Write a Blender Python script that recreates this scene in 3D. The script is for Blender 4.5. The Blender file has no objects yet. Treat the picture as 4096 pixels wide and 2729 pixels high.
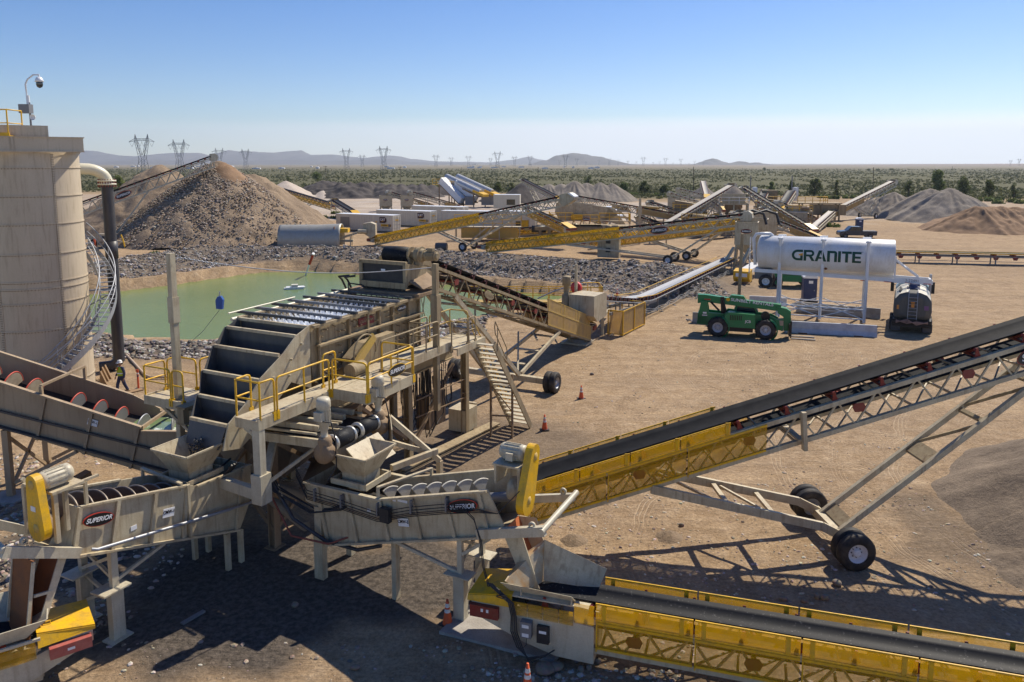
import bpy, math, random
from mathutils import Vector as V, Matrix, noise
random.seed(11)
PI=math.pi; R=math.radians
S=bpy.context.scene; C=S.collection
# ---------------------------------------------------------------- camera
FPX=3000.; PT=math.atan(.13); CYP=1045.; HC=12.0
cam=bpy.data.cameras.new('camera'); co=bpy.data.objects.new('camera',cam); C.objects.link(co)
co.location=(0,0,HC); co.rotation_euler=(PI/2-PT,0,0)
cam.sensor_width=36; cam.lens=36*FPX/4096; cam.shift_y=-(1364.5-CYP)/4096
cam.clip_start=.5; cam.clip_end=60000; S.camera=co
# ---------------------------------------------------------------- world, sun, exposure
SUN_EL=R(48.5); SUN_AZ=R(41)          # azimuth from +Y (away) towards +X (right)
wd=bpy.data.worlds.new('World'); S.world=wd; wd.use_nodes=True
nt=wd.node_tree; sk=nt.nodes.new('ShaderNodeTexSky'); sk.sky_type='NISHITA'; sk.sun_disc=False
sk.sun_elevation=SUN_EL; sk.sun_rotation=SUN_AZ; sk.air_density=1.0; sk.dust_density=.25; sk.ozone_density=3.0; sk.altitude=900
bg=nt.nodes['Background']; bg.inputs[1].default_value=.078; hsn=nt.nodes.new('ShaderNodeHueSaturation'); hsn.inputs['Hue'].default_value=.513; hsn.inputs['Saturation'].default_value=1.36; hsn.inputs['Value'].default_value=1.22; nt.links.new(sk.outputs[0],hsn.inputs['Color'])
# thin pale cloud veil lying low over the horizon, stronger to the right
tcw=nt.nodes.new('ShaderNodeTexCoord'); spw=nt.nodes.new('ShaderNodeSeparateXYZ'); nt.links.new(tcw.outputs['Generated'],spw.inputs[0])
nzw=nt.nodes.new('ShaderNodeTexNoise'); nzw.inputs['Scale'].default_value=2.2; nzw.inputs['Detail'].default_value=5
mpw=nt.nodes.new('ShaderNodeMapping'); mpw.inputs['Scale'].default_value=(1,1,14); nt.links.new(tcw.outputs['Generated'],mpw.inputs[0]); nt.links.new(mpw.outputs[0],nzw.inputs['Vector'])
def wm_(op,a,b):
    n=nt.nodes.new('ShaderNodeMath'); n.operation=op
    for i,q in enumerate((a,b)):
        if isinstance(q,(int,float)): n.inputs[i].default_value=q
        else: nt.links.new(q,n.inputs[i])
    return n.outputs[0]
zz_=wm_('SUBTRACT',spw.outputs[2],wm_('MULTIPLY',wm_('SUBTRACT',nzw.outputs['Fac'],.5),.016))
zz_=wm_('SUBTRACT',zz_,wm_('MULTIPLY',spw.outputs[0],.006))
rw=nt.nodes.new('ShaderNodeMapRange'); rw.interpolation_type='SMOOTHSTEP'
for i,vv in enumerate((.062,.040,0.,.95)): rw.inputs[i+1].default_value=vv
nt.links.new(zz_,rw.inputs[0])
xr=nt.nodes.new('ShaderNodeMapRange')
for i,vv in enumerate((-.45,.1,.25,1.)): xr.inputs[i+1].default_value=vv
nt.links.new(spw.outputs[0],xr.inputs[0])
mxw=nt.nodes.new('ShaderNodeMix'); mxw.data_type='RGBA'; nt.links.new(wm_('MULTIPLY',rw.outputs[0],xr.outputs[0]),mxw.inputs[0]); nt.links.new(hsn.outputs[0],mxw.inputs[6]); mxw.inputs[7].default_value=(11.0,11.5,12.2,1); nt.links.new(mxw.outputs[2],bg.inputs[0])
sl=bpy.data.lights.new('sun','SUN'); sl.energy=5.0; sl.angle=R(.55); sl.color=(1,.915,.77)
so=bpy.data.objects.new('sun',sl); C.objects.link(so)
sd=V((math.sin(SUN_AZ)*math.cos(SUN_EL),math.cos(SUN_AZ)*math.cos(SUN_EL),math.sin(SUN_EL)))
so.rotation_euler=sd.to_track_quat('Z','Y').to_euler()
S.view_settings.view_transform='Standard'; S.view_settings.look='None'; S.view_settings.exposure=.36; S.view_settings.gamma=1
S.cycles.transparent_max_bounces=24; S.cycles.max_bounces=6; S.cycles.diffuse_bounces=3; S.cycles.glossy_bounces=2
# ---------------------------------------------------------------- photograph point -> world point on the ground, or at a known distance
_c,_s=math.cos(PT),math.sin(PT)
def ray(u,v):
    a=(u-2048)/FPX; b=-(v-CYP)/FPX
    return a,_c+b*_s,-_s+b*_c
def G(u,v,z=0.):
    x,y,w=ray(u,v); t=(z-HC)/w; return V((x*t,y*t,z))
def At(u,v,Y):
    x,y,w=ray(u,v); t=Y/y; return V((x*t,Y,HC+w*t))
ORG={'t1':(0,250),'t2':(1024,500),'t3':(2048,500),'t4':(3072,500),'t5':(0,900),'t6':(1024,900),'t7':(2048,900),'t8':(3072,900),
 'a1':(0,1400),'a2':(1024,1500),'a3':(2048,1500),'a4':(3072,1500),'b1':(0,2029),'b2':(1024,2029),'b3':(2048,2029),'b4':(3072,2029)}
def px(t,x,y): o=ORG[t]; return o[0]+x/2.24,o[1]+y/2.24
def g(t,x,y,z=0.): return G(*px(t,x,y),z)
def at(t,x,y,Y): return At(*px(t,x,y),Y)
# ---------------------------------------------------------------- materials
MATS={}
def nd(nt,typ,**k):
    n=nt.nodes.new(typ)
    for a,b in k.items(): setattr(n,a,b)
    return n
def mat(name,col,rough=.6,metal=0.,dirt=None,amt=.35,scale=2.,spec=.4,bump=0.,fine=30.,streak=False,ramp=(.42,.68),wear=.0):
    """painted / dusty surface: base colour broken by large and fine noise of dust"""
    if name in MATS: return MATS[name]
    m=bpy.data.materials.new(name); m.use_nodes=True; t=m.node_tree; b=t.nodes['Principled BSDF']
    b.inputs['Roughness'].default_value=rough; b.inputs['Metallic'].default_value=metal
    b.inputs['Specular IOR Level'].default_value=spec
    tc=nd(t,'ShaderNodeTexCoord')
    src=tc.outputs['Object']
    if streak:
        mp=nd(t,'ShaderNodeMapping'); mp.inputs['Scale'].default_value=(1,1,.18); t.links.new(src,mp.inputs[0]); src=mp.outputs[0]
    n1=nd(t,'ShaderNodeTexNoise'); n1.inputs['Scale'].default_value=scale; n1.inputs['Detail'].default_value=6; n1.inputs['Roughness'].default_value=.65
    t.links.new(src,n1.inputs['Vector'])
    n2=nd(t,'ShaderNodeTexNoise'); n2.inputs['Scale'].default_value=fine; n2.inputs['Detail'].default_value=3
    t.links.new(tc.outputs['Object'],n2.inputs['Vector'])
    r=nd(t,'ShaderNodeValToRGB'); r.color_ramp.elements[0].position=ramp[0]; r.color_ramp.elements[1].position=ramp[1]
    r.color_ramp.elements[0].color=(0,0,0,1); r.color_ramp.elements[1].color=(1,1,1,1); t.links.new(n1.outputs['Fac'],r.inputs[0])
    mu=nd(t,'ShaderNodeMath',operation='MULTIPLY'); mu.inputs[1].default_value=amt; t.links.new(r.outputs[0],mu.inputs[0])
    mx=nd(t,'ShaderNodeMix',data_type='RGBA'); mx.inputs[6].default_value=(*col,1); mx.inputs[7].default_value=(*(dirt or tuple(c*.72 for c in col)),1)
    t.links.new(mu.outputs[0],mx.inputs[0])
    m3=nd(t,'ShaderNodeMix',data_type='RGBA',blend_type='MULTIPLY'); m3.inputs[0].default_value=.35
    t.links.new(mx.outputs[2],m3.inputs[6]); 
    r2=nd(t,'ShaderNodeValToRGB'); r2.color_ramp.elements[0].position=.3; r2.color_ramp.elements[1].position=.7
    r2.color_ramp.elements[0].color=(.55,.55,.55,1); r2.color_ramp.elements[1].color=(1,1,1,1)
    t.links.new(n2.outputs['Fac'],r2.inputs[0]); t.links.new(r2.outputs[0],m3.inputs[7])
    out=m3.outputs[2]
    if wear:
        mp=nd(t,'ShaderNodeMapping'); mp.inputs['Scale'].default_value=(5,5,.55); t.links.new(tc.outputs['Object'],mp.inputs[0])
        n4=nd(t,'ShaderNodeTexNoise'); n4.inputs['Scale'].default_value=1.6; n4.inputs['Detail'].default_value=5; t.links.new(mp.outputs[0],n4.inputs['Vector'])
        r4=nd(t,'ShaderNodeValToRGB'); r4.color_ramp.elements[0].position=.52; r4.color_ramp.elements[1].position=.7; r4.color_ramp.elements[0].color=(0,0,0,1); r4.color_ramp.elements[1].color=(wear,wear,wear,1); t.links.new(n4.outputs['Fac'],r4.inputs[0])
        m4=nd(t,'ShaderNodeMix',data_type='RGBA'); t.links.new(r4.outputs[0],m4.inputs[0]); t.links.new(out,m4.inputs[6]); m4.inputs[7].default_value=(.17,.105,.055,1); out=m4.outputs[2]
    t.links.new(out,b.inputs['Base Color'])
    if bump:
        bp=nd(t,'ShaderNodeBump'); bp.inputs['Strength'].default_value=bump; bp.inputs['Distance'].default_value=.05
        t.links.new(n2.outputs['Fac'],bp.inputs['Height']); t.links.new(bp.outputs[0],b.inputs['Normal'])
    MATS[name]=m; return m
def mesh_guard(name,col,op):
    """perforated sheet seen from far: part of the light passes through its holes"""
    m=bpy.data.materials.new(name); m.use_nodes=True; t=m.node_tree; b=t.nodes['Principled BSDF']
    b.inputs['Roughness'].default_value=.75; b.inputs['Specular IOR Level'].default_value=.15
    nn=nd(t,'ShaderNodeTexNoise'); nn.inputs['Scale'].default_value=2.2; nn.inputs['Detail'].default_value=6; tc2=nd(t,'ShaderNodeTexCoord'); t.links.new(tc2.outputs['Object'],nn.inputs[0]); rc=nd(t,'ShaderNodeValToRGB'); rc.color_ramp.elements[0].position=.4; rc.color_ramp.elements[1].position=.7
    rc.color_ramp.elements[0].color=(*col,1); rc.color_ramp.elements[1].color=(col[0]*.86,col[1]*.87,col[2]+.03,1); t.links.new(nn.outputs['Fac'],rc.inputs[0]); t.links.new(rc.outputs[0],b.inputs['Base Color'])
    tr=nd(t,'ShaderNodeBsdfTransparent'); ms=nd(t,'ShaderNodeMixShader'); 
    n=nd(t,'ShaderNodeTexNoise'); n.inputs['Scale'].default_value=3; tc=nd(t,'ShaderNodeTexCoord'); t.links.new(tc.outputs['Object'],n.inputs[0])
    r=nd(t,'ShaderNodeMapRange'); r.inputs[1].default_value=.35; r.inputs[2].default_value=.65; r.inputs[3].default_value=op-.05; r.inputs[4].default_value=op+.06
    t.links.new(n.outputs['Fac'],r.inputs[0]); t.links.new(r.outputs[0],ms.inputs[0])
    o=t.nodes['Material Output']; tlg=nd(t,'ShaderNodeBsdfTranslucent'); t.links.new(rc.outputs[0],tlg.inputs[0]); mg=nd(t,'ShaderNodeMixShader'); mg.inputs[0].default_value=.35; t.links.new(b.outputs[0],mg.inputs[1]); t.links.new(tlg.outputs[0],mg.inputs[2]); t.links.new(tr.outputs[0],ms.inputs[1]); t.links.new(mg.outputs[0],ms.inputs[2]); t.links.new(ms.outputs[0],o.inputs[0])
    MATS[name]=m; return m
DUST=(.36,.26,.155)
TAN=mat('tan_paint',(.54,.465,.315),.55,dirt=DUST,amt=.65,scale=1.6,wear=.45)
TANC=mat('clean_tan_paint',(.56,.51,.385),.45,dirt=(.40,.32,.21),amt=.55,scale=1.5,wear=.3)
DTAN=mat('dusty_tan_steel',(.37,.29,.17),.75,dirt=(.23,.165,.09),amt=.7,scale=1.7,streak=True,fine=14,wear=.7)
MUD=mat('muddy_steel',(.30,.205,.12),.8,dirt=(.17,.11,.065),amt=.7,scale=2.2,streak=True)
TROUGH=mat('brown_tan_paint',(.42,.315,.20),.6,dirt=(.28,.2,.125),amt=.6,scale=.8,streak=True,wear=.35)
TANKM=mat('tank_beige_paint',(.56,.465,.335),.5,dirt=(.43,.34,.23),amt=.6,scale=.5,streak=True,wear=.25)
YEL=mat('yellow_paint',(.82,.46,.008),.42,dirt=(.45,.30,.07),amt=.6,scale=3,wear=.3)
YELD=mat('dusty_yellow_paint',(.60,.40,.09),.6,dirt=(.45,.31,.14),amt=.6,scale=2)
GUARD=mesh_guard('yellow_perforated_guard',(.80,.47,.006),.36)
GUARDD=mesh_guard('dusty_perforated_guard',(.62,.43,.17),.80)
RUB=mat('black_rubber',(.022,.022,.026),.55,dirt=(.06,.055,.05),amt=.5,scale=3,fine=20)
BELT=mat('conveyor_belt_rubber',(.011,.012,.015),.62,dirt=(.20,.19,.175),amt=.7,scale=16,fine=40,spec=.22,ramp=(.60,.70))
GBELT=mat('grey_worn_belt',(.33,.34,.36),.5,dirt=(.24,.24,.25),amt=.5,scale=2)
STB=mat('stacker_belt_rubber',(.010,.011,.014),.75,dirt=(.03,.03,.032),amt=.5,scale=2.5,fine=40,spec=.12)
CHL=mat('grey_chute_liner',(.085,.087,.092),.6,dirt=(.15,.135,.115),amt=.6,scale=2.2,streak=True)
BLK=mat('dark_liner',(.055,.058,.062),.5,dirt=(.08,.075,.07),amt=.5,scale=2)
RED=mat('red_idler_paint',(.23,.03,.022),.5,dirt=(.2,.09,.05),amt=.5,scale=4)
DRED=mat('dark_red_idler',(.11,.03,.028),.6,amt=.4)
ORG_=mat('safety_orange',(.75,.11,.03),.5,dirt=(.35,.13,.06),amt=.4,scale=5)
TKW=mat('tank_white_paint',(.74,.75,.76),.4,dirt=(.58,.53,.45),amt=.55,scale=.9,streak=True,wear=.12)
WHT=mat('white_paint',(.78,.79,.80),.35,dirt=(.62,.58,.5),amt=.3,scale=1.2)
OFFW=mat('off_white_panel',(.66,.62,.51),.45,dirt=(.5,.45,.36),amt=.4,scale=.8,streak=True)
GALV=mat('galvanised_steel',(.37,.38,.40),.45,.35,dirt=(.25,.25,.26),amt=.4,scale=4)
GRY=mat('grey_steel',(.22,.22,.225),.5,.2,amt=.4)
SILV=mat('silver_sheet',(.58,.58,.57),.38,.45,dirt=(.4,.38,.34),amt=.4)
STEEL=mat('worn_steel',(.55,.54,.5),.3,.5,dirt=(.35,.28,.2),amt=.5,scale=5)
RUST=mat('rusty_steel',(.26,.10,.035),.8,dirt=(.15,.07,.04),amt=.6,scale=3)
PIPEB=mat('black_pipe',(.035,.036,.045),.45,dirt=(.13,.11,.09),amt=.5,scale=1.5,streak=True)
CREAM=mat('cream_pipe',(.72,.67,.50),.35,amt=.15)
GRN=mat('green_paint',(.012,.21,.07),.35,dirt=(.06,.19,.09),amt=.4,scale=2)
DGRN=mat('sign_green',(.004,.06,.04),.5,amt=.1)
ORNG=mat('sign_orange',(.85,.4,.03),.5,amt=.1)
NAVY=mat('navy_plastic',(.03,.045,.12),.5,dirt=(.07,.08,.14),amt=.4)
CONC=mat('concrete',(.40,.37,.33),.85,dirt=(.24,.21,.18),amt=.7,scale=1.5,bump=.3)
BCONC=mat('whitewashed_concrete',(.55,.56,.58),.8,dirt=(.33,.33,.35),amt=.6,scale=1.5,bump=.3)
SIGNB=mat('sign_black',(.015,.013,.013),.45,amt=.2)
SIGNR=mat('sign_red',(.55,.05,.03),.45,amt=.1)
GLASS=mat('dark_glass',(.02,.03,.035),.08,spec=.8,amt=.1)
LETT=mat('white_lettering',(.82,.82,.82),.5,amt=.1)
WOODM=mat('weathered_timber',(.30,.19,.10),.85,amt=.5,scale=3,streak=True)
def rubber_rim(): pass
# ---------------------------------------------------------------- mesh builder
class MB:
    def __init__(s): s.v=[]; s.f=[]; s.sm=[]
    def add(s,vs,fs,sm=False):
        o=len(s.v); s.v+=[tuple(p) for p in vs]; s.f+=[tuple(i+o for i in f) for f in fs]; s.sm+=[sm]*len(fs); return s
    def quad(s,*p): return s.add(p,[tuple(range(len(p)))])
    def box(s,x0,x1,y0,y1,z0,z1):
        vs=[(x,y,z) for z in (z0,z1) for y in (y0,y1) for x in (x0,x1)]
        return s.add(vs,[(0,2,3,1),(4,5,7,6),(0,1,5,4),(2,6,7,3),(0,4,6,2),(1,3,7,5)])
    def obox(s,c,ax,ay,az):
        c=V(c);ax=V(ax);ay=V(ay);az=V(az)
        vs=[c+ax*i+ay*j+az*k for k in (-1,1) for j in (-1,1) for i in (-1,1)]
        return s.add(vs,[(0,2,3,1),(4,5,7,6),(0,1,5,4),(2,6,7,3),(0,4,6,2),(1,3,7,5)])
    def beam(s,a,b,w=.1,h=None,up=(0,0,1)):
        a=V(a);b=V(b);h=w if h is None else h; d=(b-a)
        if d.length<1e-6: return s
        u=V(up); x=d.normalized(); y=u.cross(x)
        if y.length<1e-3: y=V((0,1,0)).cross(x)
        if y.length<1e-3: y=V((1,0,0)).cross(x)
        y.normalize(); z=x.cross(y)
        return s.obox((a+b)/2,d/2,y*(w/2),z*(h/2))
    def tube(s,pts,r,n=8,caps=True,closed=False):
        pts=[V(p) for p in pts]; m=len(pts); rings=[]; prev=None
        for i,p in enumerate(pts):
            t=(pts[min(i+1,m-1)]-pts[max(i-1,0)]); t=t.normalized() if t.length else V((0,0,1))
            if prev is None:
                y=V((0,0,1)).cross(t)
                if y.length<1e-2: y=V((1,0,0)).cross(t)
            else:
                y=prev-t*prev.dot(t)
                if y.length<1e-3: y=V((1,0,0)).cross(t)
            y.normalize(); prev=y; z=t.cross(y); rr=r[i] if isinstance(r,(list,tuple)) else r
            rings.append([p+y*(math.cos(2*PI*k/n)*rr)+z*(math.sin(2*PI*k/n)*rr) for k in range(n)])
        vs=[q for rg in rings for q in rg]
        fs=[(i*n+k,i*n+(k+1)%n,(i+1)*n+(k+1)%n,(i+1)*n+k) for i in range(m-1) for k in range(n)]
        s.add(vs,fs,n>4)
        if caps: s.add(rings[0],[tuple(reversed(range(n)))]); s.add(rings[-1],[tuple(range(n))])
        return s
    def cyl(s,a,b,r,n=16,r2=None): return s.tube([a,b],[r,r if r2 is None else r2],n)
    def lathe(s,prof,c,ax=(0,0,1),n=24,a0=0,a1=2*PI):
        c=V(c);ax=V(ax).normalized(); x=V((1,0,0)) if abs(ax.x)<.9 else V((0,1,0)); x=(x-ax*x.dot(ax)).normalized(); y=ax.cross(x)
        full=abs(a1-a0-2*PI)<1e-6; k=n if full else n+1
        vs=[c+ax*h+(x*math.cos(a0+(a1-a0)*j/n)+y*math.sin(a0+(a1-a0)*j/n))*r for r,h in prof for j in range(k)]
        fs=[(i*k+j,i*k+(j+1)%k,(i+1)*k+(j+1)%k,(i+1)*k+j) for i in range(len(prof)-1) for j in range(n)]
        return s.add(vs,fs,True)
    def plate(s,pts,th,nrm=None):
        """flat polygon with thickness th along nrm"""
        pts=[V(p) for p in pts]; n=len(pts)
        if nrm is None:
            nrm=V((0,0,0))
            for i in range(n): nrm+=(pts[i]-pts[0]).cross(pts[(i+1)%n]-pts[0])
        nrm=V(nrm).normalized()*th
        vs=pts+[p+nrm for p in pts]
        return s.add(vs,[tuple(reversed(range(n))),tuple(range(n,2*n))]+[(i,(i+1)%n,n+(i+1)%n,n+i) for i in range(n)])
    def prism(s,poly,y0,y1):
        """polygon of (x,z) extruded along y"""
        return s.plate([(x,y0,z) for x,z in poly],y1-y0,(0,1,0) if y1>y0 else (0,-1,0))
    def build(s,name,m,parent=None,loc=None,smooth=None):
        me=bpy.data.meshes.new(name); me.from_pydata(s.v,[],s.f); me.materials.append(m)
        me.polygons.foreach_set('use_smooth',[bool(x) if smooth is None else smooth for x in s.sm])
        me.update(); o=bpy.data.objects.new(name,me); C.objects.link(o)
        if parent: o.parent=parent
        if loc is not None: o.location=loc
        return o
def tag(o,label,cat,group=None,kind=None):
    if label: o['label']=label
    if cat: o['category']=cat
    if group: o['group']=group
    if kind: o['kind']=kind
    return o
def root(name,label,cat,loc=(0,0,0),rz=0.,group=None):
    o=bpy.data.objects.new(name,None); C.objects.link(o); o.location=loc; o.rotation_euler=(0,0,rz); o.empty_display_size=.3
    return tag(o,label,cat,group)
def struct(o): o['kind']='structure'; return o
def dup(r,loc,rz=None,label=None,group=None):
    n=r.copy(); C.objects.link(n); n.location=loc
    if rz is not None: n.rotation_euler=(0,0,rz)
    if label: n['label']=label
    if group: n['group']=group
    for ch in list(r.children):
        c=ch.copy(); C.objects.link(c); c.parent=n
        for gg in list(ch.children):
            d=gg.copy(); C.objects.link(d); d.parent=c
    return n
def link_copy(o,parent,loc=None,rot=None):
    c=o.copy(); C.objects.link(c); c.parent=parent
    if loc is not None: c.location=loc
    if rot is not None: c.rotation_euler=rot
    for gg in list(o.children):
        d=gg.copy(); C.objects.link(d); d.parent=c
    return c
def text(s,parent,loc,xd,yd,size,m,name='lettering',shear=0.,bold=.0,ext=.003,sx=1.,center=True):
    cu=bpy.data.curves.new(name,'FONT'); cu.body=s; cu.size=size; cu.shear=shear; cu.offset=bold*size; cu.extrude=ext
    if center: cu.align_x='CENTER'; cu.align_y='CENTER'
    tmp=bpy.data.objects.new('tmp',cu); C.objects.link(tmp); dg=bpy.context.evaluated_depsgraph_get(); me=bpy.data.meshes.new_from_object(tmp.evaluated_get(dg)); bpy.data.objects.remove(tmp); bpy.data.curves.remove(cu)
    me.name=name; me.materials.clear(); me.materials.append(m); o=bpy.data.objects.new(name,me); C.objects.link(o); o.parent=parent
    xd=V(xd).normalized(); yd=V(yd); yd=(yd-xd*yd.dot(xd)).normalized(); zd=xd.cross(yd)
    M=Matrix((xd*sx,yd,zd)).transposed().to_4x4(); M.translation=V(loc); o.matrix_local=M
    return o
def oval_sign(parent,c,xd,yd,w,name='oval_sign',rim=SIGNR,word='SUPERIOR'):
    """black oval name board with rim; its plane spanned by xd,yd"""
    c=V(c);xd=V(xd).normalized();yd=V(yd).normalized(); n=xd.cross(yd); h=w*.42
    def ell(k,off): return [c+n*off+xd*(math.cos(a)*w/2*k)+yd*(math.sin(a)*h/2*(k if k<1 else 1.0)) for a in [2*PI*i/32 for i in range(32)]]
    p=MB().plate(ell(1.0,0),.02,n).build(name,rim,parent)
    q=MB().plate([c+n*.02+xd*(math.cos(a)*w/2*.955)+yd*(math.sin(a)*h/2*.89) for a in [2*PI*i/32 for i in range(32)]],.006,n).build('sign_face',SIGNB,p)
    text(word,p,c+n*.032,xd,yd,w*.19,LETT,shear=.25,bold=.018,sx=.98)
    return p
def wheel(parent,c,ax,r=.55,w=.28,rimm=WHT,name='wheel'):
    """tyre with rim, axis ax pointing outwards"""
    c=V(c);ax=V(ax).normalized()
    t=MB().lathe([(r*.52,-w*.45),(r*.62,-w*.5),(r*.9,-w*.5),(r*.985,-w*.38),(r,-w*.15),(r,w*.15),(r*.985,w*.38),(r*.9,w*.5),(r*.62,w*.5),(r*.52,w*.45),(r*.5,w*.3)],c,ax,28)
    for k in (-.28,-.1,.1,.28): t.lathe([(r*1.005,w*k-.012),(r*1.012,w*k),(r*1.005,w*k+.012)],c,ax,28)
    o=t.build(name,TYRE,parent)
    m=MB().lathe([(r*.53,w*.46),(r*.50,w*.40),(r*.46,w*.1),(r*.30,w*.02),(r*.20,w*.05),(r*.2,w*.3),(r*.12,w*.34),(0.001,w*.34)],c,ax,24)
    m.lathe([(0.001,-w*.3),(r*.5,-w*.3),(r*.53,-w*.46)],c,ax,24)
    m.build('rim',rimm,o)
    b=MB()
    x=V((0,0,1)); y=ax.cross(x)
    for k in range(8):
        a=k*PI/4; q=c+(x*math.cos(a)+y*math.sin(a))*r*.27; b.cyl(q+ax*w*.02,q+ax*w*.14,r*.03,6)
    b.build('lug_nuts',BLK,o)
    return o
TYRE=mat('tyre_rubber',(.02,.02,.021),.7,dirt=(.13,.10,.07),amt=.55,scale=3,fine=25)
TYRED=mat('dusty_tyre',(.11,.085,.06),.9,dirt=(.2,.15,.1),amt=.6,scale=3)
def rail(mb,pts,h=1.07,mid=.55,r=.028,sp=1.5,posts=True,rnd=True):
    """guard rail along pts at deck height"""
    pts=[V(p) for p in pts]
    mb.tube([p+V((0,0,h)) for p in pts],r,6); mb.tube([p+V((0,0,mid)) for p in pts],r*.85,6)
    for i,(a,b) in enumerate(zip(pts,pts[1:])):
        n=max(1,round((b-a).length/sp))
        for k in range(n+ (1 if i==len(pts)-2 else 0)):
            q=a.lerp(b,k/n); mb.tube([q,q+V((0,0,h))],r,6)
    return mb
def lattice(mb,a,b,depth,n,w=.05,up=(0,0,1),chord=.09):
    """one truss face hanging below the line a-b"""
    a=V(a);b=V(b);dn=V((0,0,-depth))
    mb.beam(a,b,chord); mb.beam(a+dn,b+dn,chord)
    for k in range(n):
        p=a.lerp(b,k/n);q=a.lerp(b,(k+.5)/n);r_=a.lerp(b,(k+1)/n)
        mb.beam(p,q+dn,w); mb.beam(q+dn,r_,w)
    mb.beam(b,b+dn,w); return mb
# ================================================================ terrain
def seg_d(p,a,b):
    ax,ay=a;bx,by=b;dx,dy=bx-ax,by-ay;t=max(0,min(1,((p[0]-ax)*dx+(p[1]-ay)*dy)/(dx*dx+dy*dy)));qx,qy=ax+dx*t,ay+dy*t
    return math.hypot(p[0]-qx,p[1]-qy),t
POND=[(-62,60),(-50,70),(-42.2,74.6),(-37.2,79.9),(-30.9,89.3),(-25.5,91.2),(-18,88.1),(-9.8,82.2),(0,76.8),(5.3,73.6),(7.2,71.5),(5.2,67.8),(0,61.6),(-5,57.2),(-9,55.2),(-15,52.0),(-21.5,51.0),(-25.5,51.5),(-30.2,53.2),(-40,51),(-58,47)]
RIDGE=[tuple(G(u,v,1.5)[:2]) for u,v in ((250,1075),(464,1036),(783,992),(1024,986),(1292,986),(1694,999),(2048,1022),(2405,1048),(2640,1050))]
RIDGE+=[tuple(G(2690,1098,1.0)[:2])]
def inside(p,poly):
    c=False;j=len(poly)-1
    for i in range(len(poly)):
        if (poly[i][1]>p[1])!=(poly[j][1]>p[1]) and p[0]<(poly[j][0]-poly[i][0])*(p[1]-poly[i][1])/(poly[j][1]-poly[i][1])+poly[i][0]: c=not c
        j=i
    return c
WATER_Z=-1.0
def sm(a,b,x):
    t=max(0,min(1,(x-a)/(b-a))); return t*t*(3-2*t)
def hgt(x,y,det=True):
    h=0.; rub=0.
    if -75<x<30 and 40<y<125:
        d=min(seg_d((x,y),POND[i],POND[(i+1)%len(POND)])[0] for i in range(len(POND)))
        if inside((x,y),POND): h=-1-min(2.,d*.35)
        else:
            w=2.2+1.2*noise.noise((x*.3,y*.3,0)); h=-1+sm(-.5,6.5,d)*1.0+.04*min(d,1) if d<6.5 else 0.
            rd=min(seg_d((x,y),RIDGE[i],RIDGE[i+1])[0] for i in range(len(RIDGE)-1))
            hr=1.55*max(0,1-rd/4.2)
            hr2=1.5-(rd/9.)*2.4   # long rock slope towards the water
            # which side of the ridge: the water side is the nearer one to the pond
            if rd<9 and d<17:
                back=min((y-(RIDGE[i][1]+(x-RIDGE[i][0])/(RIDGE[i+1][0]-RIDGE[i][0]+1e-6)*(RIDGE[i+1][1]-RIDGE[i][1])) for i in range(len(RIDGE)-1) if min(RIDGE[i][0],RIDGE[i+1][0])<=x<=max(RIDGE[i][0],RIDGE[i+1][0])),default=-1)
                if back<0: hr=max(hr,(hr2*.9+1.1)*sm(.5,4.8,d)-1.0)
            h=max(h,hr)
            rub=max(0,min(1,1.6-rd/7))*sm(.9,2.0,d)
            if d<7 and y<66 and x<-2: rub=max(rub,sm(.8,2,d)*(1-sm(4.5,7,d))); h+=.12*sm(.8,2.5,d)*(1-sm(4,7,d))
    if det:
        k=.05 if y<60 else .09
        f=min(1,max(0,(y-6)/10))
        h+=k*noise.noise((x*.35,y*.35,1.3))*f+.025*noise.noise((x*1.4,y*1.4,4.))
        if rub: h+=rub*(.35*noise.noise((x*.8,y*.8,2.))+.2*noise.noise((x*2.1,y*2.1,7.)))
        if y>400: h+=.8*noise.noise((x*.004,y*.004,3.))
    return h,rub
def zone(x,y,rub):
    n=noise.noise((x*.02,y*.02,5.)); n2=noise.noise((x*.12,y*.12,9.)); n3=noise.noise((x*.6,y*.6,2.))
    lim=235+26*n+max(0,x)*.02
    if x<20: lim=285+30*n
    if x<-40: lim=300
    scrub=sm(lim-5,lim+55,y)
    # damp sand around the wash plant, spread and darkened to deepen the shade there
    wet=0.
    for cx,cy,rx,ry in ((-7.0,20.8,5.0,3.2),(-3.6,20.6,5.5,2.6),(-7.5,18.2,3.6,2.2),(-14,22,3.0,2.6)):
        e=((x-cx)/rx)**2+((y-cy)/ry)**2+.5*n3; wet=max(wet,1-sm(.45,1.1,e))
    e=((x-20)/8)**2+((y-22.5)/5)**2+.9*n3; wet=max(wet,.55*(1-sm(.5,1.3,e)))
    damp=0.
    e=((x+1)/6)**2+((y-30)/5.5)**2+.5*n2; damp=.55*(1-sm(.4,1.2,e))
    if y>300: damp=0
    # grey crushed stone surface in the far stock yard
    grey=sm(150,168,y+8*n2*3)*(1-sm(lim-12,lim+6,y))*(.75+.5*n2)*(1 if x>-90 else .6)
    if x>52: grey*=.45
    return scrub,max(wet,damp),max(0,min(1,max(rub,0)*.999)),max(0,min(1,grey))
rows=[-60,-30,-10,0]; s=10.
while s<62000: rows.append(s-0); s=(s+14)*1.0108-14+0.0
cols=[]; 
for i in range(-230,231):
    q=i/230; cols.append(1.75*(abs(q)**1.35)*(1 if q>0 else -1))
verts=[];zc=[]
for y in rows:
    for t in cols:
        x=t*(max(y,0)+14)
        h,rub=hgt(x,y); verts.append((x,y,h)); zc.append(zone(x,y,rub))
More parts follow.
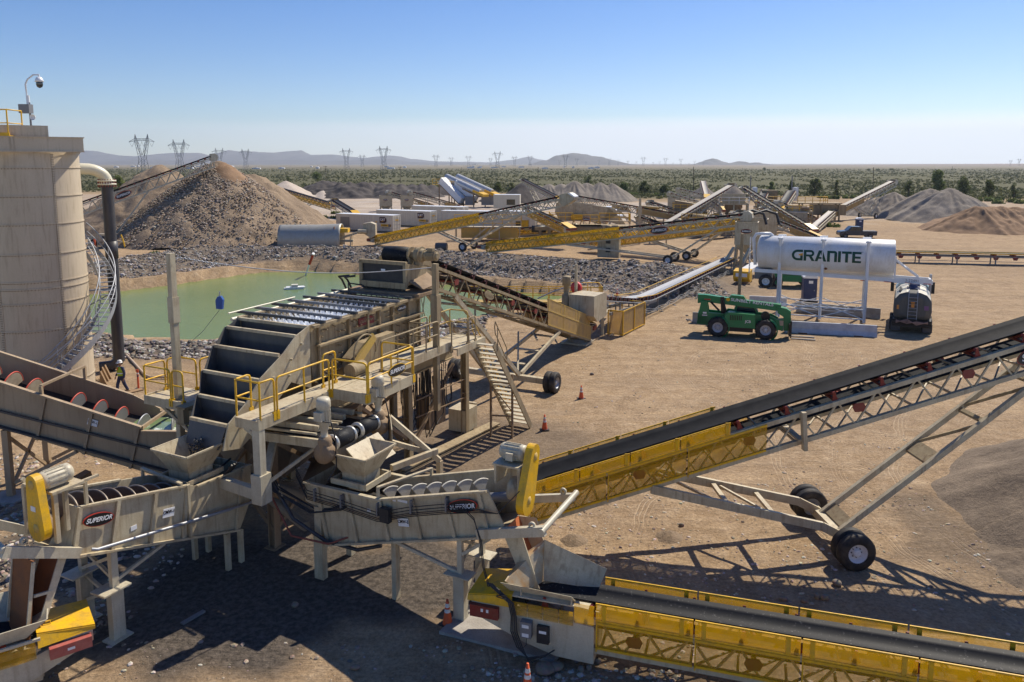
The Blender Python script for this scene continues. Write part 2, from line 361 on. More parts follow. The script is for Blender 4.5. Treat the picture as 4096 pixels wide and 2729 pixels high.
nc=len(cols); faces=[(i*nc+j,i*nc+j+1,(i+1)*nc+j+1,(i+1)*nc+j) for i in range(len(rows)-1) for j in range(nc-1)]
me=bpy.data.meshes.new('ground'); me.from_pydata(verts,[],faces)
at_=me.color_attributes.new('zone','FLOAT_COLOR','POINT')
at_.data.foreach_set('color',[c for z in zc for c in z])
me.polygons.foreach_set('use_smooth',[True]*len(faces))
ground=bpy.data.objects.new('ground',me); C.objects.link(ground); struct(ground)
# ---- ground material
m=bpy.data.materials.new('desert_ground'); m.use_nodes=True; t=m.node_tree; b=t.nodes['Principled BSDF']; b.inputs['Roughness'].default_value=.95; b.inputs['Specular IOR Level'].default_value=.15
tc=nd(t,'ShaderNodeTexCoord'); O_=tc.outputs['Object']
def NZ(scale,det=5,rough=.6,vec=None,dist=0.):
    n=nd(t,'ShaderNodeTexNoise'); n.inputs['Scale'].default_value=scale; n.inputs['Detail'].default_value=det; n.inputs['Roughness'].default_value=rough; n.inputs['Distortion'].default_value=dist
    t.links.new(vec or O_,n.inputs['Vector']); return n.outputs['Fac']
def RMP(fac,p0,p1,c0=(0,0,0),c1=(1,1,1)):
    r=nd(t,'ShaderNodeValToRGB'); r.color_ramp.elements[0].position=p0; r.color_ramp.elements[1].position=p1
    r.color_ramp.elements[0].color=(*c0,1); r.color_ramp.elements[1].color=(*c1,1); t.links.new(fac,r.inputs[0]); return r.outputs[0]
def MIX(f,a,b_,bt='MIX'):
    n=nd(t,'ShaderNodeMix',data_type='RGBA',blend_type=bt)
    for sock,val in ((0,f),(6,a),(7,b_)):
        if isinstance(val,(int,float)): n.inputs[sock].default_value=val
        elif isinstance(val,tuple): n.inputs[sock].default_value=(*val,1)
        else: t.links.new(val,n.inputs[sock])
    return n.outputs[2]
def MA(op,a,b_=None):
    n=nd(t,'ShaderNodeMath',operation=op)
    for i,val in enumerate((a,b_)):
        if val is None: continue
        if isinstance(val,(int,float)): n.inputs[i].default_value=val
        else: t.links.new(val,n.inputs[i])
    return n.outputs[0]
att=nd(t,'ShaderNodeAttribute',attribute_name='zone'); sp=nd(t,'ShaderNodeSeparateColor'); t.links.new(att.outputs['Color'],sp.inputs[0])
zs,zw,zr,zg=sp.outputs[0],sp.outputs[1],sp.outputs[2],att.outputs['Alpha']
dirt=MIX(RMP(NZ(.18,7,.62),.38,.66),(.44,.305,.175),(.31,.21,.118))
dirt=MIX(RMP(NZ(1.6,6,.7),.42,.66),dirt,(.50,.365,.23))
# graded, dragged streaks: noise stretched along x, plus curved tyre tracks
mp=nd(t,'ShaderNodeMapping'); mp.inputs['Scale'].default_value=(.12,1.,1); mp.inputs['Rotation'].default_value=(0,0,.12); t.links.new(O_,mp.inputs[0])
st=RMP(NZ(.9,6,.7,mp.outputs[0],.6),.40,.62); dirt=MIX(MA('MULTIPLY',MA('SUBTRACT',1.,st),.38),dirt,(.27,.19,.12))
dirt=MIX(MA('MULTIPLY',RMP(NZ(.75,9,.78,None,.4),.47,.60),.5),dirt,(.245,.165,.098))
dirt=MIX(MA('MULTIPLY',RMP(NZ(.055,6,.6),.52,.64),.45),dirt,(.27,.19,.12))
mic=RMP(NZ(9,6,.75),.40,.60,(.62,.62,.62),(1.12,1.12,1.12)); dirt=MIX(.8,dirt,mic,'MULTIPLY')
def tracks(cx,cy,r0,r1,width,seed):
    mp=nd(t,'ShaderNodeMapping'); mp.inputs['Location'].default_value=(-cx,-cy,0); t.links.new(O_,mp.inputs[0])
    ln=nd(t,'ShaderNodeVectorMath',operation='LENGTH'); t.links.new(mp.outputs[0],ln.inputs[0]); d=ln.outputs['Value']
    nw=NZ(.15,3,.5); dd=MA('ADD',d,MA('MULTIPLY',nw,2.5))
    w=MA('SINE',MA('MULTIPLY',dd,2*PI/width)); fine=MA('SINE',MA('MULTIPLY',dd,2*PI/.17))
    band=MA('MULTIPLY',RMP(w,.55,.85),RMP(fine,.2,.8)); mr=nd(t,'ShaderNodeMapRange'); 
    for i,vv in enumerate((r0,r0+1.,0,1)): mr.inputs[i+1].default_value=vv
    t.links.new(d,mr.inputs[0]); m2=nd(t,'ShaderNodeMapRange')
    for i,vv in enumerate((r1-1.5,r1,1,0)): m2.inputs[i+1].default_value=vv
    t.links.new(d,m2.inputs[0])
    brk=RMP(NZ(.22,3,.6),.45,.6)
    return MA('MULTIPLY',MA('MULTIPLY',band,brk),MA('MULTIPLY',mr.outputs[0],m2.outputs[0]))
tr=MA('MAXIMUM',MA('MAXIMUM',tracks(22,40,5,17,2.1,1),tracks(30,24,12,22,2.3,4)),MA('MAXIMUM',tracks(8,52,8,20,2.6,2),MA('MAXIMUM',tracks(46,72,10,30,3.1,3),tracks(14,20,9,16,2.2,5))))
dirt=MIX(MA('MULTIPLY',tr,.42),dirt,(.60,.455,.305))
mpd=nd(t,'ShaderNodeMapping'); mpd.inputs['Scale'].default_value=(.05,.35,1); mpd.inputs['Rotation'].default_value=(0,0,-.08); t.links.new(O_,mpd.inputs[0])
dirt=MIX(MA('MULTIPLY',RMP(NZ(1.0,7,.68,mpd.outputs[0],1.2),.54,.66),.35),dirt,(.235,.165,.105))
# small stones
vo=nd(t,'ShaderNodeTexVoronoi'); vo.inputs['Scale'].default_value=7; t.links.new(O_,vo.inputs['Vector'])
peb=MA('MULTIPLY',RMP(vo.outputs['Distance'],.10,.2,(1,1,1),(0,0,0)),RMP(NZ(.35,4,.6),.46,.62))
sepv=nd(t,'ShaderNodeSeparateColor'); t.links.new(vo.outputs['Color'],sepv.inputs[0])
pebc=MIX(sepv.outputs[0],(.62,.55,.46),(.2,.155,.115)); dirt=MIX(MA('MULTIPLY',peb,.85),dirt,pebc)
wet_shade_c=MIX(RMP(NZ(6,5,.7),.4,.62),(.07,.058,.047),(.15,.122,.098));  # damp sand colour, its dark tone also stands in for shade
col=MIX(zw,dirt,wet_shade_c)
rockc=MIX(RMP(NZ(2.2,6,.75),.4,.62),(.11,.09,.075),(.22,.175,.13)); col=MIX(zr,col,rockc)
greyc=MIX(RMP(NZ(.09,6,.6),.4,.65),(.36,.31,.27),(.47,.40,.32)); col=MIX(zg,col,greyc)
# desert scrub: olive shrubs over pale sand, stretched into bands with distance
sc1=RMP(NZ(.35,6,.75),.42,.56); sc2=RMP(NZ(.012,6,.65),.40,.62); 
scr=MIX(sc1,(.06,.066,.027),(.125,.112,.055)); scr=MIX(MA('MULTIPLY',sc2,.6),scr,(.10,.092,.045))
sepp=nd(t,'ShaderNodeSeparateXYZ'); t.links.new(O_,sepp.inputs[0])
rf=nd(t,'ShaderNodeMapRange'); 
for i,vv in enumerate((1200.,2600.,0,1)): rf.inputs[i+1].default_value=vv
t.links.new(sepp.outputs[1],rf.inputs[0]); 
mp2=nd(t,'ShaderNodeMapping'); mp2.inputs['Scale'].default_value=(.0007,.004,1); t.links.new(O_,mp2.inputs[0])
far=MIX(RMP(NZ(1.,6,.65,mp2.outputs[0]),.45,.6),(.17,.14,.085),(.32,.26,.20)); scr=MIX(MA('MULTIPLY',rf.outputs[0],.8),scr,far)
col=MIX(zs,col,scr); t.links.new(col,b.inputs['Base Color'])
bp=nd(t,'ShaderNodeBump'); bp.inputs['Strength'].default_value=.8; bp.inputs['Distance'].default_value=.14
hh=MA('ADD',MA('MULTIPLY',NZ(1.6,10,.78),1.3),MA('MULTIPLY',MA('SUBTRACT',peb,tr),.25)); hh=MA('ADD',hh,MA('MULTIPLY',st,.35))
t.links.new(hh,bp.inputs['Height']); t.links.new(bp.outputs[0],b.inputs['Normal'])
me.materials.append(m)
# ---- pond water
wm=bpy.data.materials.new('silty_green_water'); wm.use_nodes=True; t=wm.node_tree; b=t.nodes['Principled BSDF']
b.inputs['Roughness'].default_value=.14; b.inputs['Specular IOR Level'].default_value=.3
tc=nd(t,'ShaderNodeTexCoord'); O_=tc.outputs['Object']
base=MIX(RMP(NZ(.05,4,.6),.35,.7),(.18,.235,.075),(.145,.205,.065))
foam=MA('MULTIPLY',RMP(NZ(3.,6,.7),.52,.6),1.)
sx=nd(t,'ShaderNodeSeparateXYZ'); t.links.new(O_,sx.inputs[0])
def blob(cx,cy,rx,ry):
    mp=nd(t,'ShaderNodeMapping'); mp.vector_type='POINT'; mp.inputs['Location'].default_value=(-cx/rx,-cy/ry,0); mp.inputs['Scale'].default_value=(1/rx,1/ry,1); t.links.new(O_,mp.inputs[0])
    l=nd(t,'ShaderNodeVectorMath',operation='LENGTH'); t.links.new(mp.outputs[0],l.inputs[0]); return RMP(l.outputs['Value'],.4,1.,(1,1,1),(0,0,0))
fo=MA('MULTIPLY',foam,MA('MAXIMUM',blob(*G(520,1245,-1)[:2],3.4,1.6),blob(*G(430,1262,-1)[:2],2.6,1.5)))
t.links.new(MIX(fo,base,(.75,.78,.72)),b.inputs['Base Color'])
bp=nd(t,'ShaderNodeBump'); bp.inputs['Strength'].default_value=.5; bp.inputs['Distance'].default_value=.08
mp=nd(t,'ShaderNodeMapping'); mp.inputs['Scale'].default_value=(1,2.2,1); t.links.new(O_,mp.inputs[0])
t.links.new(NZ(2.4,4,.6,mp.outputs[0]),bp.inputs['Height']); t.links.new(bp.outputs[0],b.inputs['Normal'])
w=MB(); w.quad(*[(x,y,WATER_Z) for x,y in ((-72,43),(14,43),(14,96),(-72,96))]).build('pond_water',wm); struct(bpy.data.objects['pond_water'])
# ================================================================ rocks
ICO_V=[V((math.cos(a)*math.cos(e),math.sin(a)*math.cos(e),math.sin(e))) for e,a in [(PI/2,0)]+[(.46,2*PI*i/5) for i in range(5)]+[(-.46,2*PI*(i+.5)/5) for i in range(5)]+[(-PI/2,0)]]
ICO_F=[(0,1+i,1+(i+1)%5) for i in range(5)]+[(1+i,6+i,1+(i+1)%5) for i in range(5)]+[(1+(i+1)%5,6+i,6+(i+1)%5) for i in range(5)]+[(11,6+(i+1)%5,6+i) for i in range(5)]
def rock(mb,c,r,rng,flat=.7):
    c=V(c); M=Matrix.Rotation(rng.random()*6.28,3,V((rng.random()-.5,rng.random()-.5,rng.random()-.5)).normalized())
    sx,sy,sz=r*rng.uniform(.7,1.2),r*rng.uniform(.6,1.1),r*flat*rng.uniform(.6,1.1)
    vs=[]
    for v in ICO_V:
        q=M@v*rng.uniform(.78,1.15); vs.append((c.x+q.x*sx,c.y+q.y*sy,c.z+q.z*sz))
    mb.add(vs,ICO_F,False)
def rockmat(name,a,b_,c_):
    m=bpy.data.materials.new(name); m.use_nodes=True; t=m.node_tree; bs=t.nodes['Principled BSDF']; bs.inputs['Roughness'].default_value=.85; bs.inputs['Specular IOR Level'].default_value=.25
    gi=nd(t,'ShaderNodeNewGeometry'); r=nd(t,'ShaderNodeValToRGB'); r.color_ramp.elements[0].color=(*a,1); r.color_ramp.elements[1].color=(*c_,1)
    e=r.color_ramp.elements.new(.55); e.color=(*b_,1); t.links.new(gi.outputs['Random Per Island'],r.inputs[0])
    n=nd(t,'ShaderNodeTexNoise'); n.inputs['Scale'].default_value=9; tc=nd(t,'ShaderNodeTexCoord'); t.links.new(tc.outputs['Object'],n.inputs['Vector'])
    mx=nd(t,'ShaderNodeMix',data_type='RGBA',blend_type='OVERLAY'); mx.inputs[0].default_value=.5; t.links.new(r.outputs[0],mx.inputs[6]); t.links.new(n.outputs['Color'],mx.inputs[7])
    hs=nd(t,'ShaderNodeHueSaturation'); hs.inputs['Saturation'].default_value=.85; t.links.new(mx.outputs[2],hs.inputs['Color']); t.links.new(hs.outputs[0],bs.inputs['Base Color']); return m
RIPM=rockmat('riprap_stone',(.12,.10,.085),(.24,.2,.165),(.52,.48,.43))
PEBM=rockmat('desert_stone',(.17,.125,.09),(.36,.27,.19),(.55,.48,.40))
rng=random.Random(5)
rip=MB(); n=0
while n<25000:
    x=rng.uniform(-52,20); y=rng.uniform(62,112)
    rd=min(seg_d((x,y),RIDGE[i],RIDGE[i+1])[0] for i in range(len(RIDGE)-1))
    if rd>8.5: continue
    h,rb=hgt(x,y)
    if rb<.3 or h<-.9: continue
    rock(rip,(x,y,h+.04),rng.uniform(.05,.15)*(2.2 if rng.random()<.05 else 1),rng); n+=1
tag(rip.build('rubble',RIPM),'grey broken rock covering the pond embankment',None,kind='stuff')
rip=MB(); n=0
while n<2600:
    x=rng.uniform(-34,-2); y=rng.uniform(43,60)
    h,rb=hgt(x,y)
    if rb<.35 or h<-.9: continue
    rock(rip,(x,y,h+.04),rng.uniform(.07,.24),rng); n+=1
while n<3200:
    x=rng.uniform(-2,14); y=rng.uniform(55,72)
    h,rb=hgt(x,y)
    if h<-.85 or h>-.02: continue
    rock(rip,(x,y,h+.02),rng.uniform(.06,.16),rng); n+=1
tag(rip.build('rubble',RIPM),'loose stones along the near shore of the green pond',None,kind='stuff')
# pebbles strewn on the yard
peb=MB()
def strew(n,x0,x1,y0,y1,r0,r1,dens=.5,sc=.5):
    k=0;tries=0
    while k<n and tries<n*12:
        tries+=1; x=rng.uniform(x0,x1);y=rng.uniform(y0,y1)
        if noise.noise((x*sc,y*sc,3.3))<dens-rng.random()*.5: continue
        rock(peb,(x,y,hgt(x,y)[0]+r0*.2),r0+(r1-r0)*rng.random()**3,rng,.6); k+=1
strew(900,-12,12,13.8,17.6,.02,.10,.2,.9)
strew(500,-1,4,14.6,16.6,.03,.12,.1,1.2)
strew(1500,0,15,17.5,27,.02,.085,.25,.6)
strew(2600,-23,-10,18,30,.03,.15,.15,.5); strew(700,-20,-14,19,26,.05,.17,.1,.7); strew(350,-14.5,-10.5,14,19,.03,.12,.1,.8)
strew(500,-14,-8,24,34,.03,.10,.2,.7)
strew(900,2,30,25,50,.025,.07,.3,.3)
strew(300,-16,-4,40,50,.04,.12,.2,.3)
tag(peb.build('gravel',PEBM),'scattered pebbles and small stones on the yard',None,kind='stuff')
# the large stones one can tell apart
BOULD=[('b3',295,1470,.30,'pale cream boulder lying beside the orange cone tip at the bottom edge'),('b3',390,1445,.26,'brownish boulder half in shade right of the pale cream one'),
('b3',620,1460,.16,'bluish grey cobble in the shade under the yellow guarded belt'),('b3',690,1452,.14,'second bluish grey cobble beside the larger one under the yellow guard'),('b3',770,1390,.15,'grey cobble close under the tan end plate of the belt conveyor'),
('b4',615,700,.22,'pinkish boulder just below the big dual wheel shadow'),('b4',435,815,.15,'left one of two round tan boulders by the yellow guard'),('b4',510,830,.16,'right one of two round tan boulders by the yellow guard'),('b4',320,850,.13,'split ochre stone left of the two round boulders'),
('b4',135,835,.15,'ochre stone at the left end of the stone row by the yellow guard'),('b2',890,1450,.17,'round brown boulder alone on sunlit ground at the bottom'),('b2',350,885,.13,'grey stone lying in the wide shadow below the left washer'),
('b2',1940,1450,.13,'white stone at the top of the stone patch left of the concrete pad'),('b2',2110,1480,.14,'dark grey stone in the patch left of the concrete pad'),('a3',1520,1355,.12,'dark stone pair on the sunlit ground under the stacker arm'),('t7',715,1340,.16,'dark flat stone on the yard left of the tyre tracks')]
for tt,x,y,r,lb in BOULD:
    mb=MB(); rr=random.Random(int(x)); q=g(tt,x,y); 
    for k in range(1): rock(mb,(0,0,r*.35),r,rr,.85)
    o=mb.build('boulder',PEBM,loc=(q.x,q.y,hgt(q.x,q.y)[0])); tag(o,lb,'rock',group='large stones on the yard'); sub=o.modifiers.new('s','SUBSURF'); sub.levels=2; sub.render_levels=2
# ================================================================ stockpiles
def sandmat(name,a,b_,bump=.5,sc=6.):
    m=bpy.data.materials.new(name); m.use_nodes=True; t=m.node_tree; bs=t.nodes['Principled BSDF']; bs.inputs['Roughness'].default_value=.95; bs.inputs['Specular IOR Level'].default_value=.15
    tc=nd(t,'ShaderNodeTexCoord'); n=nd(t,'ShaderNodeTexNoise'); n.inputs['Scale'].default_value=sc; n.inputs['Detail'].default_value=8; n.inputs['Roughness'].default_value=.75; t.links.new(tc.outputs['Object'],n.inputs['Vector'])
    n0=nd(t,'ShaderNodeTexNoise'); n0.inputs['Scale'].default_value=sc*.08; n0.inputs['Detail'].default_value=5; t.links.new(tc.outputs['Object'],n0.inputs['Vector'])
    ad=nd(t,'ShaderNodeMath',operation='ADD'); t.links.new(n.outputs['Fac'],ad.inputs[0]); t.links.new(n0.outputs['Fac'],ad.inputs[1]); hf=nd(t,'ShaderNodeMath',operation='MULTIPLY'); hf.inputs[1].default_value=.5; t.links.new(ad.outputs[0],hf.inputs[0])
    r=nd(t,'ShaderNodeValToRGB'); r.color_ramp.elements[0].position=.38; r.color_ramp.elements[1].position=.62; r.color_ramp.elements[0].color=(*a,1); r.color_ramp.elements[1].color=(*b_,1)
    t.links.new(hf.outputs[0],r.inputs[0]); t.links.new(r.outputs[0],bs.inputs['Base Color'])
    bp=nd(t,'ShaderNodeBump'); bp.inputs['Strength'].default_value=bump; bp.inputs['Distance'].default_value=.15; t.links.new(n.outputs['Fac'],bp.inputs['Height']); t.links.new(bp.outputs[0],bs.inputs['Normal']); return m
PG=sandmat('grey_aggregate',(.17,.145,.12),(.30,.26,.215),sc=3); PD=sandmat('dark_slag',(.06,.053,.05),(.115,.10,.092),sc=2); PS=sandmat('pale_sand',(.40,.33,.27),(.54,.46,.38),sc=2)
PB=sandmat('brown_earth',(.20,.125,.075),(.32,.21,.13),sc=1.2); PP=sandmat('pit_run',(.19,.14,.095),(.33,.245,.165),sc=3.5,bump=.9); PN=sandmat('washed_sand',(.15,.115,.085),(.27,.21,.15),sc=5,bump=.7)
def pile(label,peaks,m,res=70,rough=.25,nf=.35,name='gravel_pile',cat='stockpile',group='stockpiles in the yard',slope=.68,erode=0.):
    """union of cones; peaks = (x,y,height)"""
    x0=min(p[0]-p[2]/slope for p in peaks)-1;x1=max(p[0]+p[2]/slope for p in peaks)+1
    y0=min(p[1]-p[2]/slope for p in peaks)-1;y1=max(p[1]+p[2]/slope for p in peaks)+1
    cx,cy=(x0+x1)/2,(y0+y1)/2; nx=res; ny=max(12,int(res*(y1-y0)/(x1-x0))); vs=[];ok=[]
    for j in range(ny+1):
        for i in range(nx+1):
            x=x0+(x1-x0)*i/nx;y=y0+(y1-y0)*j/ny; h=-9
            for px_,py_,ph in peaks:
                dx,dy=x-px_,y-py_; d=math.hypot(dx,dy); a=math.atan2(dy,dx)
                hh=ph-slope*math.sqrt(d*d+(.12*ph)**2)+slope*.12*ph
                hh+=erode*ph*.08*noise.noise((a*5,px_,0))*min(1,d/(ph*.6))
                h=max(h,hh)
            nn=rough*noise.noise((x*nf,y*nf,8.))+rough*.5*noise.noise((x*nf*2.7,y*nf*2.7,1.))
            z=h+nn*min(1,max(0,h*.8+.3)); vs.append((x-cx,y-cy,z)); ok.append(h>-.35)
    fs=[(j*(nx+1)+i,j*(nx+1)+i+1,(j+1)*(nx+1)+i+1,(j+1)*(nx+1)+i) for j in range(ny) for i in range(nx)]
    fs=[f for f in fs if any(ok[k] for k in f)]
    mb=MB(); mb.add(vs,fs,True); o=mb.build(name,m,loc=(cx,cy,0)); return tag(o,label,cat,group)
def on_y(t_,x,y,Y): q=at(t_,x,y,Y); return q
# big pit-run pile behind the left stacker
q=V((-47.6,122.,12.3)); bp_=pile('tall tan rocky pile under the left stacker',[(q.x,q.y,q.z),(q.x-9,q.y+8,q.z-4.5),(q.x-16,q.y+14,q.z-.6),(q.x+4,q.y+5,q.z-1.9),(q.x+7.5,q.y+1.5,q.z-4.6)],PP,res=160,rough=.5,nf=.5,slope=.74)
pile('smooth brown earth freshly dumped at the top of the tall tan pile',[(q.x+1.3,q.y-.9,q.z-.15),(q.x+2.4,q.y-1.1,q.z-1.3)],PB,res=60,rough=.25,nf=.9,slope=1.02,name='earth_pile')
# chunky stones on it
big=MB(); rr=random.Random(3)
for k in range(7000):
    a=rr.uniform(PI*1.0,PI*2.06); d=rr.uniform(1.5,q.z/.74+1); x=q.x+math.cos(a)*d; y=q.y+math.sin(a)*d; z=q.z-.74*math.hypot(d,.12*q.z)+.74*.12*q.z
    if z<-.1: continue
    rock(big,(x,y,z+.1),rr.uniform(.07,.2)*(1.6 if rr.random()<.05 else 1),rr)
tag(big.build('loose_rock',rockmat('pit_run_stone',(.19,.135,.09),(.33,.245,.165),(.52,.43,.33))),'loose rocks on the face of the tall tan pile',None,kind='stuff')
q=at('t2',370,500,262); pile('pale grey sand pile behind the left conveyor',[(q.x-4,q.y,q.z),(q.x-16,q.y+4,q.z-.6),(q.x-30,q.y+6,q.z-1.5),(q.x+8,q.y+3,q.z-3.5)],PS,rough=.3,nf=.15,slope=.6,erode=1)
q=At(1245,722,272); pile('long dark slag heap left of centre',[(q.x+k*3.6,q.y+2*math.sin(k*1.3),q.z-.18*k+.35*math.sin(k*1.7)-(1.6 if k==0 else 0)) for k in range(0,12)],PD,res=150,rough=.9,nf=.22,slope=.5)
q=At(1560,730,290); pile('flat topped dark slag bank behind the two bins',[(q.x+k*4-16,q.y+3,q.z-.1*k) for k in range(0,10)],PD,res=100,rough=.5,nf=.12,slope=.5)
q=at('t3',100,520,238); pile('dark grey pile under the far left stacker head',[(q.x,q.y,q.z),(q.x-9,q.y+2,q.z-2.5)],PD,rough=.3,nf=.3,slope=.68)
q0=at('t3',560,505,250)
pk=[]
for xx,yy in ((230,540),(330,530),(440,525),(560,503),(670,518),(790,515),(900,525)):
    w_=at('t3',xx,yy,246); pk.append((w_.x,w_.y,w_.z))
pile('long fluted grey gravel windrow in the far middle',pk,PG,res=170,rough=.2,nf=.3,slope=.66,erode=1)
for tt,x,y,Y,lb,ex in (('t3',1715,550,265,'grey cone pile behind the steep white conveyor',()),('t4',1130,605,176,'leftmost grey pile by the right far stacker',((-5,0,-1.5),)),('t4',1450,570,168,'middle grey pile of the three right gravel cones',((4,2,-1.2),)),('t4',1625,565,160,'tallest front grey pile of the three right gravel cones',((3.5,1,-1.3),(-5,-2,-3.4)))):
    w_=at(tt,x,y,Y); pile(lb,[(w_.x,w_.y,w_.z)]+[(w_.x+a,w_.y+b_,w_.z+c_) for a,b_,c_ in ex],PG,rough=.3,nf=.35,slope=.60 if tt=='t4' else .7,res=90,erode=1.5)
pk=[]
for xx,yy in ((1880,728),(1990,730),(2100,730),(2230,733),(2400,735)):
    w_=at('t4',xx,yy,136); pk.append((w_.x,w_.y,w_.z))
pile('flat topped brown earth bank at the right edge',pk,PB,res=130,rough=.45,nf=.3,slope=.5,erode=1.6,name='earth_pile')
pile('damp washed sand pile at the right edge under the stacker',[(23.3,23.2,4.2),(25.5,21.5,3.9)],PN,res=190,rough=.16,nf=.55,slope=.55,erode=.6,name='sand_pile')
pile('low spread of coarse sand in front of the big sand pile',[(17.0,20.6,.8),(18.4,17.8,1.2),(16.4,17.0,.45),(19.5,15.6,.9)],PN,res=110,rough=.22,nf=1.3,slope=.3,name='sand_spill')
for xx,yy in ((560,300),(1410,265)):
    w_=g('b3',xx,yy); pile('small dirt heap on the left' if xx<900 else 'small dirt heap on the right',[(w_.x,w_.y,.22)],PP,res=16,rough=.12,nf=4,slope=.55,name='dirt_heap',cat='dirt heap',group='small dirt heaps under the stacker')
# ================================================================ far background: mountains, towers, trees
def ridge(name,pts,Y,m,depth=1500,seed=0):
    """mountain body: crest at given photograph heights at distance Y, with real depth"""
    vs=[];n=len(pts); xs=[];hs=[]
    for u,v in pts:
        q=At(u,v,Y); xs.append(q.x);hs.append(max(0,q.z))
    N=160; M_=10; cx=[]
    for i in range(N+1):
        x=xs[0]+(xs[-1]-xs[0])*i/N
        k=max(j for j in range(n) if xs[j]<=x+1e-6); k=min(k,n-2); f=(x-xs[k])/(xs[k+1]-xs[k]); f=f*f*(3-2*f); h=hs[k]*(1-f)+hs[k+1]*f
        for j in range(M_+1):
            g_=j/M_*2-1; a=1-abs(g_)**1.1
            nn=noise.noise((x*.004,g_*2.2,seed))*.5+noise.noise((x*.011,g_*4,seed+3))*.28
            z=h*a*(1+nn*(abs(g_)>.02)*.9)-(.0 if a>0 else 10)
            vs.append((x,Y+g_*depth,z if a>.01 else -20))
    fs=[(i*(M_+1)+j,(i+1)*(M_+1)+j,(i+1)*(M_+1)+j+1,i*(M_+1)+j+1) for i in range(N) for j in range(M_)]
    mb=MB(); mb.add(vs,fs,True); return struct(mb.build(name,m))
HILL=sandmat('bare_mountain_rock',(.085,.075,.07),(.15,.13,.115),bump=0,sc=.004)
HILL2=sandmat('brown_desert_rise',(.17,.12,.09),(.24,.175,.13),bump=0,sc=.003)
ridge('mountains',[(-900,640),(-300,610),(330,602),(380,604),(450,622),(560,626),(700,612),(790,612),(870,628),(905,600),(960,606),(1080,612),(1160,605),(1250,620),(1330,618),(1400,628),(1480,634),(1560,622),(1640,636),(1760,646),(1850,648),(1960,650),(2050,640),(2110,628),(2170,640),(2240,652),(2400,655)],12000,HILL,1800,1)
ridge('mountains',[(330,648),(600,640),(900,645),(1150,640),(1300,646),(1450,640),(1560,636),(1640,648),(1760,652),(1900,655)],9500,HILL,1000,7)
ridge('hills',[(2120,655),(2180,642),(2230,622),(2262,617),(2290,612),(2340,617),(2375,625),(2400,627),(2450,640),(2500,655)],7400,HILL,900,4)
ridge('hills',[(2790,660),(2825,645),(2850,634),(2880,644),(2908,657),(2932,654),(2955,645),(2978,655),(2996,658),(3022,650),(3050,662)],7000,HILL,500,9)
ridge('hills',[(2400,662),(2700,661),(3050,663),(3300,661),(3500,660),(3800,657),(4300,654),(5200,648),(6500,640)],5200,HILL2,1400,12)
# lattice transmission towers
def make_tower(H=50.):
    mb=MB(); k=H/50; w=.42*k
    def B(a,b,ww=w): mb.beam([c*k for c in a],[c*k for c in b],ww)
    for sx in (-1,1):
        for sy in (-1,1):
            B((sx*6,sy*5,0),(sx*3.4,sy*2.6,20)); B((sx*3.4,sy*2.6,20),(sx*9.0,sy*1.2,42)); B((sx*1.,sy*1.5,24),(sx*6.2,sy*1.2,42)); B((sx*6.2,sy*1,42),(sx*8.4,0,50)); B((sx*9.,sy*1,42),(sx*8.4,0,50))
            B((sx*9,sy,42),(sx*17,0,40.5)); B((sx*8.7,0,45),(sx*17,0,40.7))
        for z0,z1 in ((0,7),(7,14),(14,20)):
            a0=6-2.6*z0/20;a1=6-2.6*z1/20
            B((-a0*sx,sx*(5-2.4*z0/20),z0),(a1*sx,sx*(5-2.4*z1/20),z1),w*.6); B((a0*sx,sx*(5-2.4*z0/20),z0),(-a1*sx,sx*(5-2.4*z1/20),z1),w*.6)
        for z0,z1 in ((20,27),(27,34),(34,42)):
            o0=3.4+5.6*(z0-20)/22;o1=3.4+5.6*(z1-20)/22;i1=max(.6,1+5.2*(z1-24)/18);i0=max(.3,1+5.2*(z0-24)/18)
            B((sx*o0,1.8,z0),(sx*i1,1.2,z1),w*.6); B((sx*i0,-1.3,z0),(sx*o1,-1.2,z1),w*.6)
        B((sx*10,0,41),(sx*13.2,0,34.5),w*.5); B((sx*16.5,0,40.5),(sx*13.2,0,34.5),w*.5); B((sx*5,0,41),(sx*2.0,0,35),w*.5); B((0,0,41),(sx*2.,0,35),w*.5)
    for z in (42,44.5): B((-9,1,z),(9,1,z)); B((-9,-1,z),(9,-1,z))
    for i in range(8):
        x0=-9+i*18/8; B((x0,0,42),(x0+1.1,0,44.5),w*.6); B((x0+1.1,0,44.5),(x0+2.25,0,42),w*.6)
    return mb
TWM=mat('tower_steel',(.22,.23,.25),.6,.1,amt=.2,scale=.1,fine=1)
tb=make_tower()
TOW=[(572,538,1292,'tallest and nearest lattice pylon left of the stacker head'),(719,558,920,'second lattice pylon from the left, right of the tallest one'),(879,592,0,'pylon directly behind the stacker head pulley'),(983,595,0,'pylon just right of the stacker head over the pile'),
(1386,593,0,'left pylon of the pair above the pale sand pile'),(1449,618,0,'low faint pylon between two taller ones above the dark slag'),(1535,584,0,'tall pylon above the two feed bins'),(1744,618,0,'pylon above the silver covered conveyors'),(1805,628,0,None),(1874,622,0,None),(1962,631,0,None),(1990,605,0,'tall pylon left of the big bare mountain'),(2058,624,0,None),(2120,622,0,'pylon before the small hill left of the big mountain'),(2238,640,0,None),(2262,618,0,'pylon before the summit of the big mountain'),(2307,633,0,None),(2343,646,0,None),(2395,640,0,None),(2437,632,0,None),(2472,638,0,None),(2512,642,0,None),(2545,644,0,None),(2573,627,0,'tall pylon right of the big mountain'),(2613,648,0,None),(2638,645,0,None),(2662,631,0,None),(2692,650,0,None),(2723,634,0,None),(2756,652,0,None),(2778,643,0,None),(2813,648,0,None),(4042,640,0,'left of the two faint pylons at the far right edge'),(4076,634,0,'right of the two faint pylons at the far right edge')]
base=None
